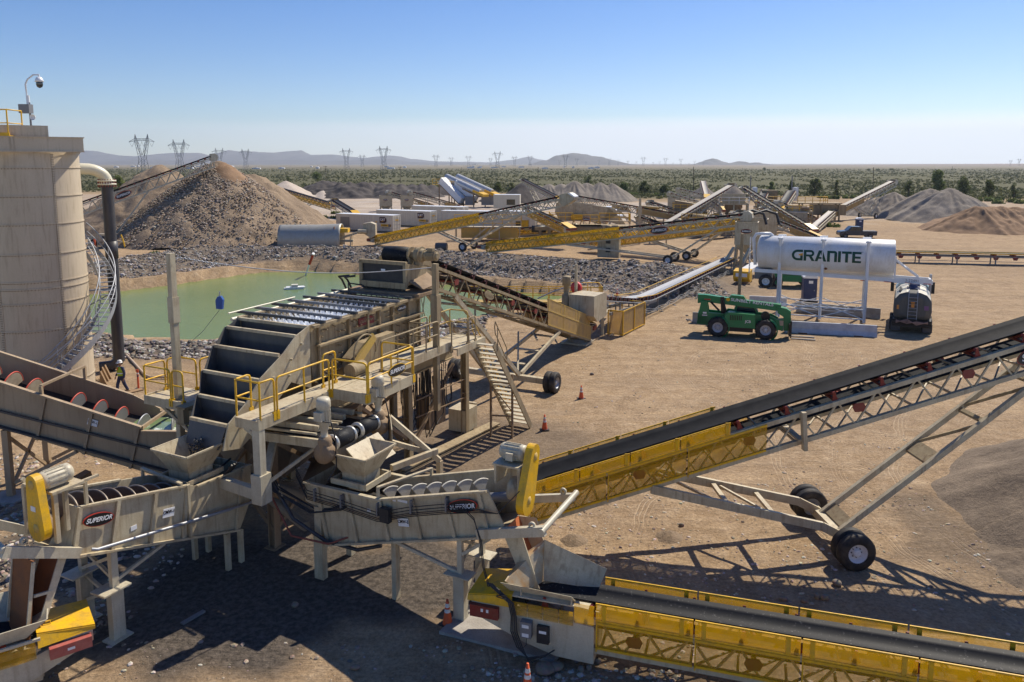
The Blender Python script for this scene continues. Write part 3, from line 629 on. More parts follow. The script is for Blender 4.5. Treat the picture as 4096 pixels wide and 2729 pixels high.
for i,(u,v,_,lb) in enumerate(TOW):
    # all are of one height, so the height in the picture gives the distance
    top=(655-v)/FPX; Y=(50-HC)/top*.9 if top>0.002 else 9000; Y=min(Y,5000); 
    k=1.0
    if u>4000: Y=3900;k=.9
    p=At(u,655,Y)
    if base is None: base=tb.build('transmission_tower',TWM); o=base
    else: o=base.copy(); C.objects.link(o)
    z=(HC+top*Y)/50
    o.location=(p.x,Y,-.5); o.scale=(z,z,z); o.rotation_euler=(0,0,R(random.uniform(-12,12)) -.1)
    tag(o,lb or 'small faint lattice pylon in the row along the horizon','power pylon',group='lattice transmission pylons on the horizon')
# wooden utility poles
POLE=mat('creosoted_wood',(.075,.05,.035),.9,amt=.4)
for tt,x,y0,y1,Y,arm,lb in (('t2',625,368,470,520,1,'wooden pole with crossarm above the dark slag heap'),('t2',1292,372,495,470,1,'wooden pole with crossarm left of the silver conveyors'),('t3',234,378,525,440,0,'thin dark pole behind the fluted gravel windrow'),('t3',1627,375,600,318,0,'thin dark pole left of the steep white conveyor'),('t4',940,380,605,312,0,'leaning dark pole behind the right stacker'),('t2',2*0+1840,378,420,1500,0,'tiny pole far out on the plain'),('t4',1652,372,440,1400,0,'tiny pole pair member on the right plain')):
    b0=at(tt,x,y1,Y); t0=at(tt,x+(6 if tt=='t4' and Y<400 else 0),y0,Y); mb=MB(); H_=t0.z; r_=.17 if Y<600 else .3
    mb.cyl((0,0,-.5),(t0.x-b0.x,0,H_),r_,8,r_*.7)
    if arm:
        for zz in (H_-.6,H_-2.): mb.beam((-1.3,0,zz),(1.3,0,zz),.14)
        for xx in (-1.2,-.5,.5,1.2): mb.cyl((xx,0,H_-.5),(xx,0,H_-.1),.07,6)
    tag(mb.build('utility_pole',POLE,loc=(b0.x,Y,0)),lb,'utility pole',group='utility poles on the plain')
# ---- trees and shrubs
def leafmat(name,a,b_):
    m=bpy.data.materials.new(name); m.use_nodes=True; t=m.node_tree; bs=t.nodes['Principled BSDF']; bs.inputs['Roughness'].default_value=.7; bs.inputs['Specular IOR Level'].default_value=.2
    gi=nd(t,'ShaderNodeNewGeometry'); r=nd(t,'ShaderNodeValToRGB'); r.color_ramp.elements[0].color=(*a,1); r.color_ramp.elements[1].color=(*b_,1); t.links.new(gi.outputs['Random Per Island'],r.inputs[0]); t.links.new(r.outputs[0],bs.inputs['Base Color'])
    tl=nd(t,'ShaderNodeBsdfTranslucent'); t.links.new(r.outputs[0],tl.inputs[0]); ms=nd(t,'ShaderNodeMixShader'); ms.inputs[0].default_value=.3
    t.links.new(bs.outputs[0],ms.inputs[1]); t.links.new(tl.outputs[0],ms.inputs[2]); t.links.new(ms.outputs[0],t.nodes['Material Output'].inputs[0]); return m
LF=leafmat('tree_leaves',(.07,.095,.028),(.17,.19,.065)); SCR=leafmat('scrub_leaves',(.055,.065,.026),(.17,.17,.075)); LFG=leafmat('bright_leaves',(.10,.14,.035),(.23,.26,.08))
BARK=mat('bark',(.12,.09,.06),.9,amt=.4)
def tree(label,x,y,h,w,seed,m=LF,nleaf=900):
    rr=random.Random(seed); r=root('tree',label,'tree',(x,y,0),0,'trees at the edge of the yard'); tk=MB(); tk.tube([(0,0,-.2),(.1,0,h*.3),(0,.1,h*.75)],[h*.035,h*.025,h*.01],7)
    cl=[]
    for k in range(16):
        a=rr.uniform(0,6.28); z=h*rr.uniform(.16,.95); rad=w/2*math.sin(PI*min(1,(z/h)*.8+.16))*rr.uniform(.25,.8); c=V((math.cos(a)*rad,math.sin(a)*rad,z)); cl.append((c,w*rr.uniform(.14,.24)))
        tk.tube([(0,0,z*.6),c],[h*.012,h*.004],5)
    tk.build('trunk',BARK,r); cr=MB()
    for k in range(nleaf):
        c,s_=cl[k%len(cl)]; d=V((rr.gauss(0,1),rr.gauss(0,1),rr.gauss(0,1))).normalized()*s_*rr.uniform(.5,1.15); p=c+d; s2=w*.055*rr.uniform(.6,1.5)
        a=V((rr.gauss(0,1),rr.gauss(0,1),rr.gauss(0,1))).normalized(); b=a.cross(V((rr.gauss(0,1),rr.gauss(0,1),1))).normalized()
        cr.quad(p-a*s2,p-b*s2*.7,p+a*s2,p+b*s2*.7)
    cr.build('crown',m,r); return r
TREES=[('t4',1508,415,600,300,150,'largest bright green tree behind the middle gravel cone',LFG),('t4',1750,465,645,262,135,'second large tree, right of the tallest front gravel cone',LF),('t4',1975,500,655,255,110,'dark conical tree right of the gravel cones',LF),('t4',2200,530,655,255,70,'narrow dark tree near the right edge',LF),('t4',1258,500,635,275,75,'slim tree behind the leftmost gravel cone',LF),
('t4',415,490,632,278,125,'broad dark tree left of the leaning pole',LF),('t4',610,490,635,276,60,'slim dark tree just left of the leaning pole',LF),('t4',208,505,590,320,70,'small dark tree above the steep far belt',LF),('t4',25,515,600,312,75,'small bright tree left of the steep far belt',LFG),
('t3',1005,520,605,312,90,'bright green tree right of the fluted windrow',LFG),('t3',1182,510,610,305,95,'dark green tree in the middle of the three by the windrow',LF),('t3',1365,545,612,300,95,'rounded grey green tree, right of the three by the windrow',LF),('t3',688,445,515,420,85,'dark tree rising behind the fluted windrow',LF),
('t2',2165,510,605,310,85,'dark green tree right of the silver conveyors',LF),('t2',2290,520,605,312,70,'tree behind the control cabin corner',LF),('t2',540,425,480,520,110,'pale shrub tree behind the dark slag heap',LFG),('t2',290,450,497,480,50,'small tree behind the pale sand pile',LF),
('t1',1070,1000,1075,215,110,'bright bush tree seen between tank and stacker',LFG),('t3',2260,385,420,1300,40,'lone tiny tree far on the right plain',LF),('t4',900,400,430,1400,40,'first tree of the far clump on the plain',LF),('t4',985,400,430,1350,50,'second tree of the far clump on the plain',LF),('t4',1105,405,430,1400,50,'third tree of the far clump on the plain',LF)]
for i,(tt,x,y0,y1,Y,wpx,lb,m_) in enumerate(TREES):
    a=at(tt,x,y1,Y); b=at(tt,x,y0,Y); w=wpx/2.24/FPX*Y; base_z=0; tree(lb,a.x,Y,max(1.5,b.z),w,100+i,m_,1500 if Y<400 else 500)
def clump(mb,x,y,z,s,rr,n):
    for k in range(n):
        a=V((rr.gauss(0,1),rr.gauss(0,1),abs(rr.gauss(0,.7))+.15)).normalized(); p=V((x,y,z))+V((a.x*s*.5,a.y*s*.5,a.z*s*.55))*rr.uniform(.4,1.); q=V((rr.gauss(0,1),rr.gauss(0,1),rr.gauss(0,1))).normalized(); w=q.cross(a).normalized(); s2=s*rr.uniform(.2,.38)
        mb.add([p-q*s2,p+w*s2,p+q*s2+a*s2*.3],[(0,1,2)])
rr=random.Random(77); sc=MB(); cnt=0
while cnt<17000:
    Y=240*math.exp(rr.random()**1.15*1.95); X=rr.uniform(-.95,.95)*Y*.84
    if zone(X,Y,0)[0]<.35+rr.random()*.4: continue
    if noise.noise((X*.02,Y*.012,1.))<-.22: continue
    s=rr.uniform(.9,2.4)*(1.3 if Y>600 else 1); clump(sc,X,Y,0,s,rr,9); cnt+=1
tag(sc.build('desert_scrub',SCR),'olive desert shrubs covering the plain to the horizon',None,kind='stuff')
# shrubs one can tell apart at the yard edge
SH=[('t3',1085,628,'low green shrub under the bright tree by the windrow'),('t3',1180,640,'tiny round shrub beside the haul road'),('t3',1300,635,'wide low shrub in the middle by the haul road'),('t3',1345,640,'shrub next to the wide low one by the haul road'),('t4',500,655,'dark low shrub right of the broad tree'),('t4',600,665,'wide low shrub below the slim tree'),('t4',715,660,'small shrub left of the right stacker tail'),('t4',800,655,'flat shrub behind the right stacker'),('t4',1815,680,'green shrub right of the tallest gravel cone'),('t4',1860,685,'bright shrub touching the tallest cone slope'),('t4',1960,685,'shrub in front of the conical tree'),('t4',2040,675,'round shrub right of the conical tree'),('t4',2060,708,'wide green shrub above the brown bank'),('t4',2165,695,'tiny shrub above the brown bank'),('t4',2270,705,'shrub at the right edge above the brown bank'),
('t2',635,838,'wide weed clump left of the white containers'),('t2',708,838,'round weed clump left of the white containers'),('t2',795,850,'weed clump touching the first white container'),('t2',715,797,'small weed clump near the curved belt'),('t5',1380,270,'grey green bush on the orange bank above the rocks'),('t4',560,915,'weed clump beside the far right belt'),('t5',1750,1045,'leafy weeds at the pond shore by the tall post')]
for i,(tt,x,y,lb) in enumerate(SH):
    q=g(tt,x,y); mb=MB(); s={'t3':2.6,'t4':3.0,'t2':1.6,'t5':1.3}[tt]
    if lb.startswith('leafy'): q=g(tt,x,y,-.3)
    if tt=='t4' and y>900: s=2
    h0=hgt(q.x,q.y)[0]
    for k in range(4): clump(mb,rr.uniform(-.5,.5)*s,rr.uniform(-.3,.3)*s,0,s*.7,rr,45)
    tag(mb.build('shrub',LF if i%2 else LFG,loc=(q.x,q.y,h0)),lb,'shrub',group='low shrubs at the yard edge')
# distant settlement: pale roofs
HOUSEM=mat('pale_house',(.75,.75,.76),.5,amt=.1); rr=random.Random(9); hb=None
for k in range(46):
    Y=rr.uniform(1700,3300); X=rr.uniform(-.66,-.02)*Y*1.0
    if k>38: X=rr.uniform(-.02,.12)*Y
    w=rr.uniform(6,20); 
    if hb is None:
        mb=MB().box(-.5,.5,-.4,.4,0,1); mb.prism([(-.5,1.02),(.5,1.02),(0,1.5)],-.42,.42); hb=mb.build('house',HOUSEM); o=hb
    else: o=hb.copy(); C.objects.link(o)
    o.location=(X,Y,0); o.scale=(w,10,rr.uniform(2.2,3.6)); tag(o,'tiny pale low building of the distant settlement','building',group='distant settlement left of the mountain')
# ---- air
HAZE_D=7e-5
hz=MB().box(-14500,14500,-300,14200,-60,640).build('haze',None or MATS['glass'] if 'glass' in MATS else TAN)
hm=bpy.data.materials.new('air_haze'); hm.use_nodes=True; t=hm.node_tree; t.nodes.remove(t.nodes['Principled BSDF']); pv=nd(t,'ShaderNodeVolumePrincipled'); pv.inputs['Color'].default_value=(.80,.89,1,1); pv.inputs['Density'].default_value=HAZE_D; pv.inputs['Anisotropy'].default_value=.35
t.links.new(pv.outputs[0],t.nodes['Material Output'].inputs['Volume']); hz.data.materials.clear(); hz.data.materials.append(hm); hz['kind']='stuff'; hz['label']='pale haze over the plain'
# ================================================================ conveyors
def idler_mesh(bw,m=RED,lod=0):
    """troughing idler set: cross angle, raised end brackets, three rollers; origin at belt bottom centre"""
    mb=MB(); h=bw/2+.07
    mb.box(-.04,.04,-h,h,-.16,-.1)
    for s in (-1,1):
        if lod==0:
            mb.plate([(-.05,s*h,-.16),(.05,s*h,-.16),(.06,s*(h+.01),.02),(.03,s*(h+.04),.17),(-.03,s*(h+.04),.17),(-.06,s*(h+.01),.02)],.03,(0,s,0))
            mb.beam((0,s*bw*.24,-.13),(0,s*bw*.24,.0),.03); mb.plate([(-.12,s*h,-.16),(.12,s*h,-.16),(.05,s*h,.0),(-.05,s*h,.0)],.02,(0,s,0))
            mb.cyl((0,s*bw*.22,-.045),(0,s*(bw/2+.02),.10),.05,8)
        else: mb.box(-.09,.09,s*h-.05,s*h+.05,-.16,.16)
    if lod==0: mb.cyl((0,-bw*.2,-.06),(0,bw*.2,-.06),.05,8)
    return mb
IDM={}
def conveyor(label,tail,head,bw=.9,depth=.8,guard=None,guard_up=False,gm=None,step=1.3,lod=1,under=None,sign=None,name='belt_conveyor',group='belt conveyors of the plant',tm=None,belt=None,idm=None,tailbox=True,headbox=True,legs=None,n=None,uptop=.35,idl=True,wr=.55,gside=(1,-1),hoodm=None,upend=None):
    tail=V(tail);head=V(head);tm=tm or TAN; d=head-tail; Lp=math.hypot(d.x,d.y); rz=math.atan2(d.y,d.x); sl=d.z/Lp; zt=tail.z
    r=root(name,label,'conveyor',(tail.x,tail.y,0),rz,group)
    Z=lambda x,dz=0.: zt+sl*x+dz
    y0=bw/2+.13; cs=math.sqrt(1+sl*sl)
    # truss: top chord just under the idlers
    tb=MB(); nn=n or max(4,int(Lp/(1.6*max(.6,depth)))); dz0=-.2
    for s in (-1,1):
        lattice(tb,(0,s*y0,Z(0,dz0)),(Lp,s*y0,Z(Lp,dz0)),depth,nn,w=.05 if lod==0 else .09,chord=.14 if lod==0 else .17)
    for k in range(0,nn+1):
        x=Lp*k/nn; tb.beam((x,-y0,Z(x,dz0-depth)),(x,y0,Z(x,dz0-depth)),.06)
        if lod==0 and k<nn: tb.beam((x,-y0,Z(x,dz0-depth)),(Lp*(k+1)/nn,y0,Z(Lp*(k+1)/nn,dz0-depth)),.045); tb.beam((x,-y0,Z(x,dz0)),(x,y0,Z(x,dz0)),.05)
    tb.build('truss',tm,r)
    # belt, troughed, both runs
    b=MB(); pr=[(-bw/2,.19),(-bw*.36,.10),(-bw*.23,.015),(0,0),(bw*.23,.015),(bw*.36,.10),(bw/2,.19)]
    xs=[0,.25,.8]+[Lp*k/10 for k in range(1,10)]+[Lp-.8,Lp-.25,Lp]; xs=sorted(set(xs))
    vs=[];m_=len(pr)
    for x in xs:
        f=min(1,x/.8,(Lp-x)/.8)
        for yy,zz in pr: vs.append((x,yy,Z(x,zz*f+.015)))
    k0=len(vs)
    for x in xs:
        f=min(1,x/.8,(Lp-x)/.8)
        for yy,zz in pr: vs.append((x,yy,Z(x,zz*f-.01)))
    N=len(xs); fs=[]
    for i in range(N-1):
        for j in range(m_-1):
            a=i*m_+j; fs.append((a,a+m_,a+m_+1,a+1)); fs.append((k0+a,k0+a+1,k0+a+m_+1,k0+a+m_))
        for j in (0,m_-1): a=i*m_+j; fs.append((a,a+m_,k0+a+m_,k0+a))
    b.add(vs,fs,True)
    b.beam((0,0,Z(0,-.45)),(Lp,0,Z(Lp,-.45)),bw,.02)
    b.lathe([(.22,-bw/2),(.235,0),(.22,bw/2)],(Lp,0,Z(Lp,-.22)),(0,1,0),16); b.lathe([(.2,-bw/2),(.2,bw/2)],(0,0,Z(0,-.2)),(0,1,0),16)
    b.build('belt',belt or BELT,r)
    if idl:
        key=(bw,lod,(idm or RED).name)
        k=0; x=step*.6; first=None
        cnt=int((Lp-step)/step)
        while x<Lp-.4 and k<95:
            if key not in IDM: o=idler_mesh(bw,lod=lod).build('idler',idm or RED,r); IDM[key]=o.data
            else: o=bpy.data.objects.new('idler',IDM[key]); C.objects.link(o); o.parent=r
            o.location=(x,0,Z(x,0)); o.rotation_euler=(0,-math.atan(sl),0)
            x+=step; k+=1
    if lod==0 and idl:   # red return idler plates hanging on the lower side
        x=step*2.5
        while x<Lp-1:
            q=MB()
            for s in (-1,1):
                yy=s*(y0+.06); q.plate([(x-.16,yy,Z(x,-.42)),(x+.12,yy,Z(x,-.38)),(x+.2,yy,Z(x,-.5)),(x+.14,yy,Z(x,-.66)),(x-.12,yy,Z(x,-.68)),(x-.2,yy,Z(x,-.55))],.02,(0,s,0))
            q.cyl((x,-y0,Z(x,-.52)),(x,y0,Z(x,-.52)),.06,8); q.build('return_idler',RED,r); x+=step*2.3
    if guard:
        g0,g1=guard; gm=gm or GUARD; npan=max(1,round((g1-g0)/2.4)); 
        for s in gside:
            for k in range(npan):
                a=g0+(g1-g0)*k/npan+.02; c=g0+(g1-g0)*(k+1)/npan-.02; yy=s*(y0+.075)
                q=MB(); q.plate([(a,yy,Z(a,dz0-depth+.07)),(c,yy,Z(c,dz0-depth+.07)),(c,yy,Z(c,dz0+.02)),(a,yy,Z(a,dz0+.02))],.012,(0,s,0))
                o=q.build('guard_panel',gm,r); f=MB()
                for dz in (dz0-depth+.09,dz0): f.beam((a,yy+s*.012,Z(a,dz)),(c,yy+s*.012,Z(c,dz)),.03,.06)
                f.beam((a+.02,yy+s*.012,Z(a,dz0-depth)),(a+.02,yy+s*.012,Z(a,dz0)),.03,.03); f.build('frame',YEL if gm is GUARD else YELD,o)
                if guard_up and c<=(upend or 1e9):
                    a2=a;c2=c
                    yy=s*(y0+.1)
                    if s>0: yy=s*(y0+.02)
                    q=MB(); q.plate([(a2,yy,Z(a2,dz0+.08)),(c2,yy,Z(c2,dz0+.08)),(c2,yy,Z(c2,uptop)),(a2,yy,Z(a2,uptop))],.012,(0,s,0)); o=q.build('upper_guard_panel',gm,r)
                    f=MB(); f.beam((a2,yy+s*.012,Z(a2,uptop)),(c2,yy+s*.012,Z(c2,uptop)),.03,.035); f.beam((a2,yy+s*.012,Z(a2,dz0+.08)),(c2,yy+s*.012,Z(c2,dz0+.08)),.03,.035)
                    for xx in (a2+.2,c2-.25): f.beam((xx,yy+s*.012,Z(xx,dz0+.08)),(xx,yy+s*.012,Z(xx,uptop)),.10,.03)
                    f.build('frame',YEL if gm is GUARD else YELD,o)
    if tailbox:
        w=y0+.08; q=MB(); q.plate([(-.9,-w,Z(0,-.62)),(.2,-w,Z(0,-.75)),(.2,-w,Z(0,-.12)),(-.9,-w,Z(0,-.2))],2*w,(0,1,0)); q.build('tail_frame',tm,r)
        q=MB(); q.plate([(-.98,-w-.03,Z(0,-.55)),(-.98,w+.03,Z(0,-.55)),(-.98,w+.03,Z(0,-.2)),(-.98,-w-.03,Z(0,-.2))],.1,(1,0,0)); q.box(-.85,-.3,-w-.1,-w-.002,Z(0,-.52),Z(0,-.24)); q.box(-.85,-.3,w+.002,w+.1,Z(0,-.52),Z(0,-.24)); q.build('take_up_box',RED,r)
        q=MB(); q.plate([(-.95,-w,Z(0,-.18)),(-.95,w,Z(0,-.18)),(.9,w*.9,Z(.9,.28)),(.9,-w*.9,Z(.9,.28))],.03,(0,0,1)); q.build('tail_hood',hoodm or YEL,r)
    if headbox:
        w=y0+.05; q=MB(); x=Lp
        poly=[(x-.5,Z(x,-.75)),(x+.35,Z(x,-.8)),(x+.6,Z(x,-.4)),(x+.5,Z(x,.1)),(x+.1,Z(x,.38)),(x-.5,Z(x,.3))]
        for s in (-1,1): q.prism(poly,s*w-.02,s*w+.02)
        q.plate([(x+.1,-w,Z(x,.38)),(x+.5,-w,Z(x,.1)),(x+.5,w,Z(x,.1)),(x+.1,w,Z(x,.38))],.02); q.plate([(x+.6,-w,Z(x,-.4)),(x+.5,-w,Z(x,.1)),(x+.5,w,Z(x,.1)),(x+.6,w,Z(x,-.4))],.02)
        q.build('head_chute',tm,r)
        q=MB(); q.cyl((x-.1,w+.05,Z(x,-.1)),(x-.1,w+.75,Z(x,-.1)),.2,12); q.cyl((x-.1,w+.1,Z(x,-.1)),(x-.1,w+.3,Z(x,-.1)),.28,12); q.build('drive_motor',TANC,r)
    if under:
        xp,xa,xt,trk=under; ax=MB(); zb=lambda x: Z(x,dz0-depth)
        ax.box(xa-.12,xa+.12,-trk,trk,wr-.12,wr+.12)
        for s in (-1,1):
            ax.beam((xp,s*y0,zb(xp)-.05),(xa,s*y0,wr+.1),.12,.2); ax.beam((xa,s*y0,wr),(xt,s*y0,zb(xt)),.12,.16)
        for f in (.3,.6): 
            p=V((xp,0,zb(xp))).lerp(V((xa,0,wr)),f); ax.beam((p.x,-y0,p.z),(p.x,y0,p.z),.1); 
        ax.beam((xp,-y0,zb(xp)),(V((xp,0,0)).lerp(V((xa,0,0)),.5).x,y0,(zb(xp)+wr)/2),.07)
        for f in (.1,.42,.75):
            p=V((xa,0,wr)).lerp(V((xt,0,zb(xt))),f); ax.beam((p.x,-y0,p.z),(p.x,y0,p.z),.12,.3 if f<.5 else .1)
            if f<.7: p2=V((xa,0,wr)).lerp(V((xt,0,zb(xt))),f+.3); ax.beam((p.x,-y0,p.z),(p2.x,y0,p2.z),.08)
        ax.build('undercarriage',tm,r)
        for s in (-1,1): wheel(r,(xa,s*(trk+.15),wr),(0,s,0),wr,.3)
    if legs:
        for x in legs:
            q=MB()
            for s in (-1,1): q.beam((x,s*y0,0),(x,s*y0,Z(x,dz0-depth)),.14); q.box(x-.2,x+.2,s*y0-.2,s*y0+.2,0,.04)
            q.beam((x,-y0,Z(x,dz0-depth)*.5),(x,y0,Z(x,dz0-depth)*.5),.1); q.beam((x,-y0,.2),(x,y0,Z(x,dz0-depth)*.9),.06); q.build('support_leg',tm,r)
    if sign:
        x=sign[0]; oval_sign(r,(x,-y0-.12,Z(x,dz0-depth*.5)),(1,0,sl),(0,0,1),sign[1]) if len(sign)<3 else oval_sign(r,(x,y0+.12,Z(x,dz0-depth*.5)),(-1,0,-sl),(0,0,1),sign[1])
    r['_']=0; del r['_']
    return r,Z,Lp,y0
# ---------------- big stacker at the right
H5=math.atan(.045)
tl=V((.2,22.25,2.12)); cs5=V((math.cos(H5),math.sin(H5),0))
st,Z,Lp,y0=conveyor('large stacker conveyor rising to the right edge with yellow guards',tl,tl+cs5*20.5+V((0,0,20.5*.30)),bw=1.1,depth=.88,guard=(.2,7.5),guard_up=False,step=1.45,lod=0,under=None,name='stacker_conveyor',n=17,headbox=True,tailbox=False,uptop=.32,belt=STB)
for s in (-1,1):
    for k in range(4):
        a=.3+1.52*k;c=a+1.49; yy=s*(y0+.1 if s<0 else y0+.02)
        q=MB(); q.plate([(a,yy,Z(a,-.12)),(c,yy,Z(c,-.12)),(c,yy,Z(c,.24)),(a,yy,Z(a,.24))],.012,(0,s,0)); o=q.build('upper_guard_panel',GUARD,st)
        q=MB(); q.beam((a,yy+s*.012,Z(a,.24)),(c,yy+s*.012,Z(c,.24)),.03,.035); q.beam((a,yy+s*.012,Z(a,-.12)),(c,yy+s*.012,Z(c,-.12)),.03,.035); q.beam((c-.1,yy+s*.012,Z(c,-.12)),(c-.1,yy+s*.012,Z(c,.24)),.10,.03); q.build('frame',YEL,o)
q=MB(); wr=.56; xa=9.95; trk=1.25
for s in (-1,1):
    q.beam((4.0,s*.78,Z(4.0,-1.1)),(9.3,s*.86,.95),.12,.26)
    q.beam((9.3,s*.86,.95),(9.97,s*.86,.6),.12,.26); q.beam((9.95,s*.62,.62),(16.8,s*.62,Z(16.8,-1.08)),.13,.17)
q.box(xa-.13,xa+.13,-trk,trk,wr-.13,wr+.13)
def pt(a,b,f): return V(a).lerp(V(b),f)
A=(4.,0,Z(4.,-1.1));B=(9.3,0,.95)
for f in (.05,.45,.72): p=pt(A,B,f); q.beam((p.x,-.8,p.z),(p.x,.8,p.z),.14,.1)
q.beam((pt(A,B,.08).x,.8,pt(A,B,.08).z),(pt(A,B,.42).x,-.8,pt(A,B,.42).z),.07); q.beam((pt(A,B,.48).x,.8,pt(A,B,.48).z),(pt(A,B,.7).x,-.8,pt(A,B,.7).z),.07)
A=(9.95,0,.62);B=(16.8,0,Z(16.8,-1.08))
q.build('undercarriage',TAN,st); q=MB()
for f,w in ((.04,.42),(.42,.5),(.64,.12),(.86,.12)): p=pt(A,B,f); dn=(V(B)-V(A)).normalized(); MB().obox(p,dn*w/2,V((0,.6,0)),V((0,0,.035))).build('cross_plate',DTAN,st)
for f0,f1 in ((.66,.84),(.44,.62)): a=pt(A,B,f0);b=pt(A,B,f1); MB().beam((a.x,.6,a.z),(b.x,-.6,b.z),.09).build('cross_brace',DTAN,st)
for s in (-1,1):
    for k in (.12,.47): wheel(st,(xa,s*(trk+k),wr),(0,s,0),wr,.3,name='wheel',rimm=WHT if s<0 else GALV)
oval_sign(st,(15.75,-.86,Z(15.75,-.5)),(1,0,.30),(0,0,1),1.55,rim=RED)
q=MB(); x=8.55; q.beam((x,-.82,Z(x,-.1)),(x+.1,-.82,Z(x,-1.3)),.2,.12); q.beam((x,.82,Z(x,-.1)),(x+.1,.82,Z(x,-1.3)),.2,.12); q.box(x-.1,x+.1,-.8,.8,Z(x,-1.05),Z(x,-.98)); q.build('hinge_post',TAN,st)
q=MB()
for a,b in ((.3,7.4),): q.plate([(a,-.62,Z(a,-1.12)),(b,-.62,Z(b,-1.12)),(b,.62,Z(b,-1.12)),(a,.62,Z(a,-1.12))],.01,(0,0,-1))
q.build('bottom_guard',GUARD,st)
q=MB(); q.cyl((0.2,.5,Z(0,-.62)),(20,.5,Z(20,-.62)),.035,6); q.cyl((.2,.35,Z(0,-.66)),(20,.35,Z(20,-.66)),.03,6); q.build('conduit',GRY,st)
# ---------------- lower right belt
hd=R(-17.9); dv=V((math.cos(hd),math.sin(hd),0)); nv=V((-dv.y,dv.x,0)); a0=V((1.74,16.74,0))
tl2=a0-dv*1.65+nv*.38
lr,Z,Lp,y0=conveyor('belt conveyor crossing the lower right corner with perforated yellow guards',tl2+V((0,0,1.44)),tl2+dv*13.5+V((0,0,1.60)),bw=.78,depth=.72,guard=(1.95,13.3),guard_up=True,step=1.15,lod=0,n=13,headbox=False,tailbox=False,uptop=.30)
w=y0+.09
q=MB(); q.prism([(-1.15,Z(0,-.45)),(-.8,Z(0,-.62)),(.2,Z(0,-1.0)),(1.0,Z(0,-1.2)),(1.93,Z(0,-1.22)),(1.93,Z(0,-.28)),(-1.15,Z(0,-.1))],-w-.03,w+.03); q.build('tail_frame',TANC,lr)
q=MB(); q.plate([(-1.25,-w,Z(0,-.05)),(-.1,-w,Z(0,.12)),(-.1,w,Z(0,.12)),(-1.25,w,Z(0,-.05))],.03); q.plate([(-1.25,-w-.04,Z(0,-.16)),(-.1,-w-.04,Z(0,-.16)),(-.1,-w,Z(0,.12)),(-1.25,-w,Z(0,-.05))],.02); q.tube([(-.6,-w+.1,Z(0,.08)),(-.6,-w+.1,Z(0,.16)),(-.4,-w+.1,Z(0,.19)),(-.4,-w+.1,Z(0,.11))],.012,6); q.build('tail_hood',YEL,lr)
q=MB(); q.box(-1.15,-.42,-w-.16,-w-.035,Z(0,-.5),Z(0,-.2)); ob=q.build('take_up_box',RED,lr); q=MB().box(-.86,-.80,-w-.166,-w-.161,Z(0,-.34),Z(0,-.26)); q.build('decal',LETT,ob); MB().box(-.72,-.66,-w-.166,-w-.161,Z(0,-.34),Z(0,-.26)).build('decal',LETT,ob)
for a,c in ((-.08,.3),(.32,.68),(.7,1.08),(1.1,1.44)):
    q=MB().plate([(a,-w-.07,Z(0,-.3)),(c,-w-.07,Z(0,-.3)),(c,-w-.07,Z(0,.04)),(a,-w-.07,Z(0,.04))],.02,(0,-1,0)); q.build('guard_panel',GUARD,lr)
q=MB().plate([(1.47,-w-.1,Z(0,-.18)),(1.95,-w-.1,Z(0,-.18)),(1.95,-w-.1,Z(0,.30)),(1.47,-w-.1,Z(0,.30))],.02,(0,-1,0)); q.build('guard_panel',GUARD,lr)
q=MB(); q.box(.16,.44,-w-.2,-w-.035,Z(0,-.78),Z(0,-.38)); o=q.build('control_box',GRY,lr); MB().box(.21,.38,-w-.205,-w-.201,Z(0,-.52),Z(0,-.44)).build('decal',LETT,o); MB().box(.21,.38,-w-.205,-w-.201,Z(0,-.75),Z(0,-.66)).build('decal',LETT,o)
q=MB(); q.box(.56,.86,-w-.14,-w-.035,Z(0,-.88),Z(0,-.45)); o=q.build('access_cover',RUB,lr); MB().box(.62,.8,-w-.145,-w-.141,Z(0,-.62),Z(0,-.55)).build('decal',LETT,o)
q=MB()
for s in (0,1,2,3): q.tube([(-.75+s*.04,-w-.0,Z(0,.35)),(-.4+s*.04,-w-.08,Z(0,.16)),(-.15+s*.04,-w-.14,Z(0,.02)),(-.07+s*.04,-w-.16,Z(0,-.3)),(-.08+s*.05,-w-.16,Z(0,-.7)),(.08+s*.05,-w-.2,Z(0,-1.05)),(.4,-w-.3,Z(0,-1.2)-s*.02),(.8,-w-.25,Z(0,-1.1)),(1.0,-w-.1,Z(0,-1.0))],.017,6)
q.build('power_cable',RUB,lr)
q=MB(); q.tube([(.3,-w-.12,Z(0,-.78)),(.32,-w-.2,Z(0,-.95)),(.2,-w-.2,Z(0,-1.1)),(.5,-w-.3,Z(0,-1.3)),(.85,-w-.2,Z(0,-1.1))],.011,5); q.build('power_cable',RUB,lr)
P=lambda x,y,z: (x,y,Z(0,z))
q=MB(); q.plate([P(.45,.28,.12),P(1.85,.33,.12),P(2.0,.58,.55),P(.35,.72,.98)],.03); q.build('hopper_back_plate',TAN,lr); q=MB()
q.plate([P(-.2,-.38,.1),P(1.45,-.36,.1),P(1.38,-.58,.36),P(-.4,-.60,.42)],.03,(0,-1,.4)); q.plate([P(-.15,-.60,.10),P(1.6,-.54,.08),P(1.5,-.34,.12),P(-.1,-.36,.12)],.03,(0,0,1))
for x in (.1,1.35): q.plate([P(x,-.38,.12),P(x,-.58,.12),P(x,-.58,.34)],.02,(1,0,0))
q.build('hopper_skirt',TANC,lr); q=MB(); q.plate([P(-.3,-.5,.4),P(.1,-.36,.1),P(.45,.3,.1),P(.36,.72,.96),P(-.12,.4,.65)],.03,(-1,0,.3)); q.build('hopper_end_plate',mat('rust_streaked_plate',(.45,.38,.26),.5,dirt=(.45,.22,.05),amt=.8,scale=3),lr)
